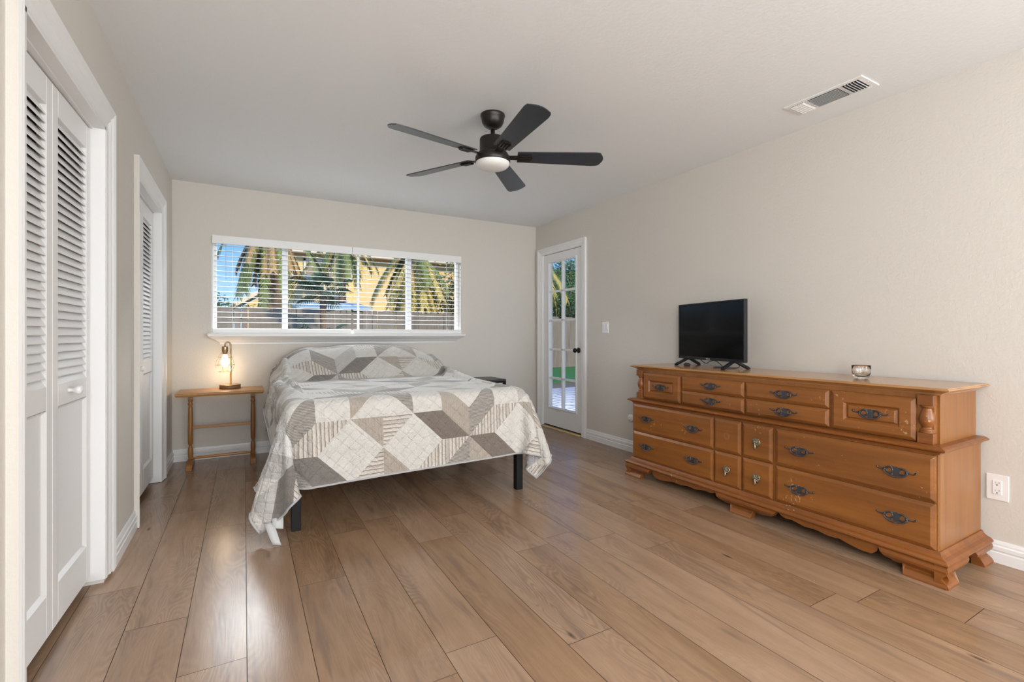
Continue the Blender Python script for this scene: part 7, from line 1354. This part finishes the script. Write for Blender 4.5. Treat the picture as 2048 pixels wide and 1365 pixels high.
    for j in range(nV - 1):
        for i in range(nU - 1):
            ku = (us[i][1] + us[i + 1][1]) / 2; kv = (vs_[j][1] + vs_[j + 1][1]) / 2
            ci, cj = math.floor(ku / SUB), math.floor(kv / SUB); si, sj = math.floor(ku) - ci * SUB, math.floor(kv) - cj * SUB
            # diagonal direction in this cell: '/' when (ci,cj) quadrant signs agree with the local centre, else '\\'
            diag = None
            for a in range(-9, 10, 3):
                for b in range(-9, 19, 3):
                    li, lj = ci - a, cj - b; star = ((a // 3 + b // 3) % 2) == 0
                    lim = (-2, 1) if star else (-1, 0)
                    if lim[0] <= li <= lim[1] and lim[0] <= lj <= lim[1] and diag is None:
                        q = (li if li >= 0 else -1 - li, lj if lj >= 0 else -1 - lj)
                        if q == (1, 1): diag = 'sq'
                        else: diag = '/' if (li >= 0) == (lj >= 0) else '\\'
            A = j * nU + i; B = A + 1; Cc = A + nU + 1; D = A + nU
            if diag in (None, 'sq'): F.append((A, B, Cc, D)); MI.append(ID['q_cream']); continue
            if diag == '/':
                if si == sj: F += [(A, B, Cc), (A, Cc, D)]; MI += [ID[patch(ci, cj, False, 0)], ID[patch(ci, cj, True, 0)]]
                else: F.append((A, B, Cc, D)); MI.append(ID[patch(ci, cj, sj > si, 0)])
            else:
                if si == SUB - 1 - sj: F += [(A, B, D), (B, Cc, D)]; MI += [ID[patch(ci, cj, False, 0)], ID[patch(ci, cj, True, 0)]]
                else: F.append((A, B, Cc, D)); MI.append(ID[patch(ci, cj, sj > SUB - 1 - si, 0)])
    # soft wrinkles on the flat top and slight quilted swell
    rnd = random.Random(11); ph = [(rnd.uniform(3, 9), rnd.uniform(5, 16), rnd.uniform(0, 6.3), rnd.uniform(.4, 1)) for _ in range(10)]
    V2 = []
    for (x, y, z), (u, v) in zip(V, UVv):
        top = 1 if z > .69 else 0
        wv = sum(a * math.sin(u * fx + v * fy + p) for fx, fy, p, a in ph) / 10
        V2.append((x, y, z + .0065 * wv * top + .003 * top))
    me = bpy.data.meshes.new('quilt'); o_ = (1.0, 3.8, 0)
    me.from_pydata([(a - o_[0], b - o_[1], c) for a, b, c in V2], [], F)
    for n in order: me.materials.append(MATS[n])
    me.polygons.foreach_set('material_index', MI); me.polygons.foreach_set('use_smooth', [True] * len(F))
    ul = me.uv_layers.new(name='UVMap'); li = np.empty(len(me.loops), dtype=np.int32); me.loops.foreach_get('vertex_index', li)
    ul.data.foreach_set('uv', np.array(UVv)[li].astype(np.float32).ravel())
    o = bpy.data.objects.new('patchwork', me); COL.objects.link(o)
    t = thing('quilt', 'grey, taupe and cream geometric patchwork quilt draped over the bed', 'quilt', o_)
    o.parent = t
    md = o.modifiers.new('thickness', 'SOLIDIFY'); md.thickness = .007; md.offset = -1; md.material_offset = 20; md.material_offset_rim = 20
    # bound edge
    edge = []
    for (v, _) in vs_[:1]: edge += [pos(u, v) for u, _ in us]
    edge += [pos(us[-1][0], v) for v, _ in vs_[1:]]
    edge += [pos(u, vs_[-1][0]) for u, _ in us[::-1][1:]]
    edge += [pos(us[0][0], v) for v, _ in vs_[::-1][1:-1]]
    m = MB(); m.tube([Vector(p) for p in edge], .0065, 6, closed=True); m.build('binding', 'q_lining', t, off=o_)
    # care tags hanging from the low left corner
    p = Vector(pos(.07, .004))
    for k, (c, w_, h_, dx) in enumerate(((p + Vector((-.012, -.012, .012)), .046, .10, .0), (p + Vector((.030, -.004, .03)), .055, .05, .01))):
        vs = []; n = 8
        for s_ in range(n + 1):
            f = s_ / n
            for e_ in (-1, 1):
                for d_ in (0, .0009):
                    vs.append((c.x + e_ * w_ / 2 * (1 - .1 * f) + .035 * f * (1 - k), c.y - .060 * math.sin(f * 1.6) * (1 - .6 * k) + d_, max(c.z - h_ * f, .003 + .001 * k) - .006 * e_ * f))
        fs = []
        for s_ in range(n):
            a = s_ * 4; b = a + 4
            fs += [(a, a + 2, b + 2, b), (a + 1, b + 1, b + 3, a + 3), (a, b, b + 1, a + 1), (a + 2, a + 3, b + 3, b + 2)]
        fs += [(0, 1, 3, 2), (n * 4, n * 4 + 2, n * 4 + 3, n * 4 + 1)]
        m = MB(); m.add(vs, fs, 0, True); m.build('care_tag', 'tag_white', t, off=o_)
quilt()

# ------------------------------------------------------------------ garden
GZ = -.16
m = MB().box(-30, 40, -12, 45, GZ - .1, GZ); structure(m.build('ground', 'soil'))
m = MB(); m.add([(x, y, z) for z in (GZ + .002, GZ + .03) for x, y in ((4.0, 10.2), (40, 10.2), (40, 17.5), (4.0, 14.3))], [(3, 2, 1, 0), (4, 5, 6, 7), (0, 1, 5, 4), (1, 2, 6, 5), (2, 3, 7, 6), (3, 0, 4, 7)])
o = m.build('lawn', 'grass'); tag(o, 'bright green lawn in front of the fence beyond the patio', 'lawn', kind='stuff')
m = MB().box(3.32, 20, -4, 9.0, GZ - .02, GZ + .035); structure(m.build('patio', 'pavers'))
m = MB().box(3.31, 3.62, 3.9, 5.0, GZ, -.01); structure(m.build('floor_step', 'concrete'))

def fence():
    def pt(x): return 13.98 + .115 * x
    t = thing('garden_fence', 'weathered grey wooden plank fence with uneven tops behind the house', 'fence', (4, pt(4), GZ))
    rnd = random.Random(3); x = -7.0; m = MB(); k = 0; secs = 0
    while x < 22:
        w_ = .138; zt = 1.80 + rnd.uniform(-.02, .03) + (.0); y = pt(x) + rnd.uniform(-.004, .004)
        c = .022
        if rnd.random() < .06: zt -= .04
        m.prism([(x, GZ), (x + w_, GZ), (x + w_, zt - c), (x + w_ - c, zt), (x + c, zt), (x, zt - c)], lambda a, b, h: (a, h, b), y, y + .018)
        x += w_ + rnd.choice((.004, .006, .004, .02)); k += 1
    m.build('fence_boards', 'fence_wood', t)
    m = MB()
    for z in (.3, 1.45): m.add([(a, pt(a) + d, z + e_) for a in (-7, 22) for d, e_ in ((.02, -.045), (.06, -.045), (.06, .045), (.02, .045))], [(0, 1, 2, 3), (7, 6, 5, 4), (0, 4, 5, 1), (1, 5, 6, 2), (2, 6, 7, 3), (3, 7, 4, 0)])
    m.build('rails', 'fence_wood', t)
    for i in range(12):
        xx = -6.5 + i * 2.45; m = MB().box(xx, xx + .09, pt(xx) + .06, pt(xx) + .15, GZ, 1.7); m.build('post', 'fence_wood', t)
fence()

def house():
    t = thing('neighbour_house', 'sunlit yellow stucco house with pale eaves beyond the garden fence', 'house', (6, 27, GZ))
    m = MB().box(.9, 15, 24, 31, GZ, 5.15); m.build('wall', 'stucco_house', t)
    m = MB(); m.prism([(23.35, 4.86), (23.35, 5.10), (27.5, 7.4), (31.8, 5.10), (31.8, 4.86)], lambda a, b, h: (h, a, b), .4, 15.6); m.build('roof', 'roof_tile', t)
    m = MB().box(.4, 15.6, 23.30, 23.36, 4.86, 5.12); m.build('fascia', 'fascia', t)
    m = MB().box(.42, 15.6, 23.36, 24.0, 4.82, 4.87); m.build('soffit', 'soffit', t)
    for (x0, x1, z0, z1) in ((2.42, 4.6, 3.7, 4.66),):
        m = MB(); m.box(x0, x1, 23.93, 24.0, z0, z0 + .09).box(x0, x1, 23.93, 24.0, z1 - .09, z1).box(x0, x0 + .09, 23.93, 24, z0, z1).box(x1 - .09, x1, 23.93, 24, z0, z1).box((x0 + x1) / 2 - .05, (x0 + x1) / 2 + .05, 23.93, 24, z0, z1)
        w_ = m.build('window', 'vinyl_white', t); m = MB().box(x0 + .09, x1 - .09, 23.97, 23.99, z0 + .09, z1 - .09); m.build('pane', 'window_dark', w_, off=ROOT_OFF[t.name])
    t = thing('gabled_annexe', 'low yellow gabled annexe with a pale roof edge left of the thick palm trunk', 'annexe', (1.9, 22, GZ))
    m = MB(); m.prism([(.05, GZ), (3.9, GZ), (3.9, 2.3), (1.95, 3.45), (.05, 2.3)], lambda a, b, h: (a, h, b), 21.6, 23.2); m.build('wall', 'stucco_house', t)
    m = MB()
    for s in ((-.45, 2.10, 1.95, 3.62), (1.95, 3.62, 4.4, 2.10)):
        m.prism([(s[0], s[1]), (s[2], s[3]), (s[2], s[3] + .17), (s[0], s[1] + .17)], lambda a, b, h: (a, h, b), 21.2, 23.3)
    m.build('roof', 'fascia', t)
    t = thing('garden_shed', 'low shed with a pale blue roof just behind the fence', 'shed', (2.5, 17.5, GZ))
    m = MB().box(1.5, 3.65, 16.2, 18.0, GZ, 1.95); m.build('wall', 'fence_wood', t)
    m = MB(); m.prism([(16.0, 1.93), (16.0, 1.98), (18.3, 2.28), (18.3, 2.2)], lambda a, b, h: (h, a, b), 1.35, 3.75); m.build('roof', 'shed_blue', t)
house()

def frond(m, base, az, el, L, droop, rnd, wid=.30, n=26, mi=0, leaf=.018):
    """one feather palm frond: arching rachis with two rows of leaflets"""
    p = Vector(base); d = Vector((math.cos(az) * math.cos(el), math.sin(az) * math.cos(el), math.sin(el))); pts = []; st = L / n
    for i in range(n + 1):
        pts.append(p.copy()); p = p + d * st; d = (d + Vector((0, 0, -droop / n))).normalized()
    m.tube(pts[::3], [.014 * (1 - .8 * i / len(pts[::3])) + .003 for i in range(len(pts[::3]))], 4, mi)
    for i in range(3, n):
        t_ = (pts[i + 1] - pts[i]).normalized(); sd = t_.cross(Vector((0, 0, 1)))
        if sd.length < .05: sd = Vector((1, 0, 0))
        sd.normalize(); f = i / n; l = wid * (math.sin(min(1, f * 1.5 + .25) * math.pi * .62)) * rnd.uniform(.85, 1.1)
        for s_ in (-1, 1):
            for kk in (0, .5):
                q = pts[i] + (pts[i + 1] - pts[i]) * kk
                e_ = q + sd * s_ * l * .62 + t_ * l * .55 + Vector((0, 0, -l * rnd.uniform(.25, .7)))
                mid = (q + e_) / 2 + Vector((0, 0, l * .10)); u = t_ * leaf
                m.add([q - u, q + u, mid + u * 1.1, e_, mid - u * 1.1], [(0, 1, 2, 4), (4, 2, 3)], mi)
def palm(name, label, base, h, r, seed, fr, group=None):
    rnd = random.Random(seed); t = thing(name, label, 'palm tree', base, group=group)
    x, y, z = base; m = MB(); prof = []; n = 26
    for i in range(n + 1): f = i / n; prof.append((r * (1.05 - .18 * f + (.05 if i % 2 else -.03)), z + h * f))
    m.lathe([(0, z)] + prof + [(0, z + h)], (x, y, 0), 'Z', 18)
    m.build('trunk', 'trunk_bark', t)
    for mat, cnt, el0, el1, L, dr, wd in fr:
        m = MB()
        for k in range(cnt):
            az = 2 * math.pi * (k + rnd.random()) / cnt
            frond(m, (x + r * .6 * math.cos(az), y + r * .6 * math.sin(az), z + h - rnd.uniform(0, .5)), az, R_(rnd.uniform(el0, el1)), L * rnd.uniform(.85, 1.1), dr * rnd.uniform(.8, 1.2), rnd, wd)
        m.build({'frond_green': 'green_fronds', 'frond_gold': 'golden_fronds', 'frond_dead': 'dry_fronds'}[mat], mat, t)
palm('date_palm', 'thick shaggy-trunked palm at the left side of the window view', (.68, 15.6, GZ), 4.9, .33, 1,
     (('frond_dead', 22, -80, -50, 1.7, .6, .22), ('frond_green', 14, -60, -10, 2.5, 1.6, .30)))
palm('date_palm', 'palm with drooping golden-green fronds at the right side of the window view', (5.2, 16.2, GZ), 4.5, .24, 2,
     (('frond_gold', 30, -78, -35, 2.4, .8, .34), ('frond_green', 5, -60, -30, 2.2, .9, .32), ('frond_dead', 8, -80, -50, 1.3, .5, .22)))
palm('date_palm', 'slim palm with long hanging fronds in the middle of the window view', (3.35, 19.4, GZ), 5.3, .14, 4,
     (('frond_green', 11, -55, -5, 2.1, 1.2, .30), ('frond_gold', 8, -55, -20, 1.9, 1.2, .28)))
palm('date_palm', 'golden-fronded palm seen through the top left pane of the garden door', (10.3, 17.2, GZ), 4.7, .25, 7,
     (('frond_gold', 30, -50, 10, 2.8, 2.3, .42), ('frond_green', 10, 0, 40, 2.2, 2.0, .36)))
def fan_palm(label, base, h, n, size, seed):
    rnd = random.Random(seed); t = thing('fan_palm', label, 'palm', base)
    x, y, z = base; m = MB().lathe([(0, z), (.09, z), (.07, z + h * .5), (.08, z + h), (0, z + h)], (x, y, 0), 'Z', 12); m.build('trunk', 'trunk_bark', t)
    for k in range(n):
        az = 2 * math.pi * k / n + rnd.uniform(-.2, .2); el = R_(rnd.uniform(-35, 50)); L = size * rnd.uniform(.5, .8)
        d = Vector((math.cos(az) * math.cos(el), math.sin(az) * math.cos(el), math.sin(el)))
        b = Vector((x, y, z + h)); e_ = b + d * L; m = MB(); m.tube([b, b + d * L * .5 + Vector((0, 0, .04)), e_], .012, 5)
        side = d.cross(Vector((0, 0, 1))).normalized(); up = side.cross(d).normalized(); N = 30
        for i in range(N):
            th = R_(-150 + 300 * i / (N - 1)); dd = d * math.cos(th) + side * math.sin(th); ll = size * (.62 - .14 * abs(th) / 2.6) * rnd.uniform(.92, 1.05)
            w_ = ll * .050; pr = dd.cross(up).normalized()
            tip = e_ + dd * ll + Vector((0, 0, -ll * .22)); mid = e_ + dd * ll * .6 + up * .03
            m.add([e_, mid + pr * w_, tip, mid - pr * w_, mid + up * -.02], [(0, 1, 4), (0, 4, 3), (1, 2, 4), (4, 2, 3)], 0)
        m.build('fan_leaf', 'fan_green', t)
fan_palm('dark green fan palm rising above the fence in the middle of the window view', (1.76, 12.9, GZ), 2.35, 10, .66, 5)
fan_palm('low pale fan palm in front of the fence below the tall fan palm', (1.58, 11.9, GZ), 1.15, 8, .62, 6)

def tree(name, label, cat, base, trunk_h, c, rad, n, leaf, mat, seed, group=None):
    rnd = random.Random(seed); t = thing(name, label, cat, base, group=group)
    x, y, z = base; m = MB(); cz = z + c
    m.tube([(x, y, z), (x + .05, y, z + trunk_h * .5), (x, y + .05, z + trunk_h)], [.10, .08, .06], 8)
    for k in range(7):
        a = 2 * math.pi * k / 7; m.tube([(x, y, z + trunk_h * .8), (x + rad[0] * .3 * math.cos(a), y + rad[1] * .3 * math.sin(a), cz - .1), (x + rad[0] * .75 * math.cos(a), y + rad[1] * .75 * math.sin(a), cz + rad[2] * rnd.uniform(-.4, .6))], [.045, .03, .012], 5)
    m.build('trunk', 'trunk_bark', t); m = MB()
    cl = [(rnd.gauss(0, .42), rnd.gauss(0, .42), rnd.gauss(0, .42)) for _ in range(28)]
    for k in range(n):
        q = rnd.choice(cl); v = Vector((q[0] + rnd.gauss(0, .17), q[1] + rnd.gauss(0, .17), q[2] + rnd.gauss(0, .17)))
        if v.length > 1.1: v = v.normalized() * 1.1
        p = Vector((x + v.x * rad[0], y + v.y * rad[1], cz + v.z * rad[2])); p.z = max(p.z, z + .02)
        d = Vector((rnd.gauss(0, 1), rnd.gauss(0, 1), rnd.gauss(-.3, .7))).normalized(); s = d.orthogonal().normalized(); l = leaf * rnd.uniform(.7, 1.2)
        m.add([p, p + d * l * .5 + s * l * .22, p + d * l, p + d * l * .5 - s * l * .22], [(0, 1, 2, 3)], 0)
    m.build('foliage', mat, t)
tree('leafy_shrub', 'small leafy shrub poking above the fence at the left edge of the window view', 'shrub', (-.55, 14.9, GZ), 1.3, 1.95, (.75, .5, .38), 900, .11, 'leaf_dark', 1)
tree('leafy_tree', 'leafy tree beside the golden palm left of its trunk in the window view', 'tree', (4.62, 15.4, GZ), 1.5, 2.15, (.45, .5, .6), 1000, .13, 'leaf_olive', 2)
tree('leafy_tree', 'broad-leaved tree at the right edge of the window view', 'tree', (6.35, 15.6, GZ), 1.8, 2.6, (1.1, .8, 1.5), 2600, .15, 'leaf_olive', 3)
tree('leafy_tree', 'dense green tree behind the fence in the left panes of the garden door', 'tree', (11.6, 16.9, GZ), 1.8, 2.5, (1.5, .9, 1.5), 5200, .14, 'leaf_green', 4)
tree('leafy_tree', 'tall green tree behind the fence in the right panes of the garden door', 'tree', (14.4, 19.8, GZ), 2.4, 3.6, (2.4, 1.4, 2.8), 9000, .17, 'leaf_green', 5)
tree('leafy_shrub', 'bluish green shrub above the fence in the lower garden door view', 'shrub', (12.0, 16.35, GZ), 1.2, 2.2, (1.2, .6, .8), 2600, .13, 'leaf_dark', 6)
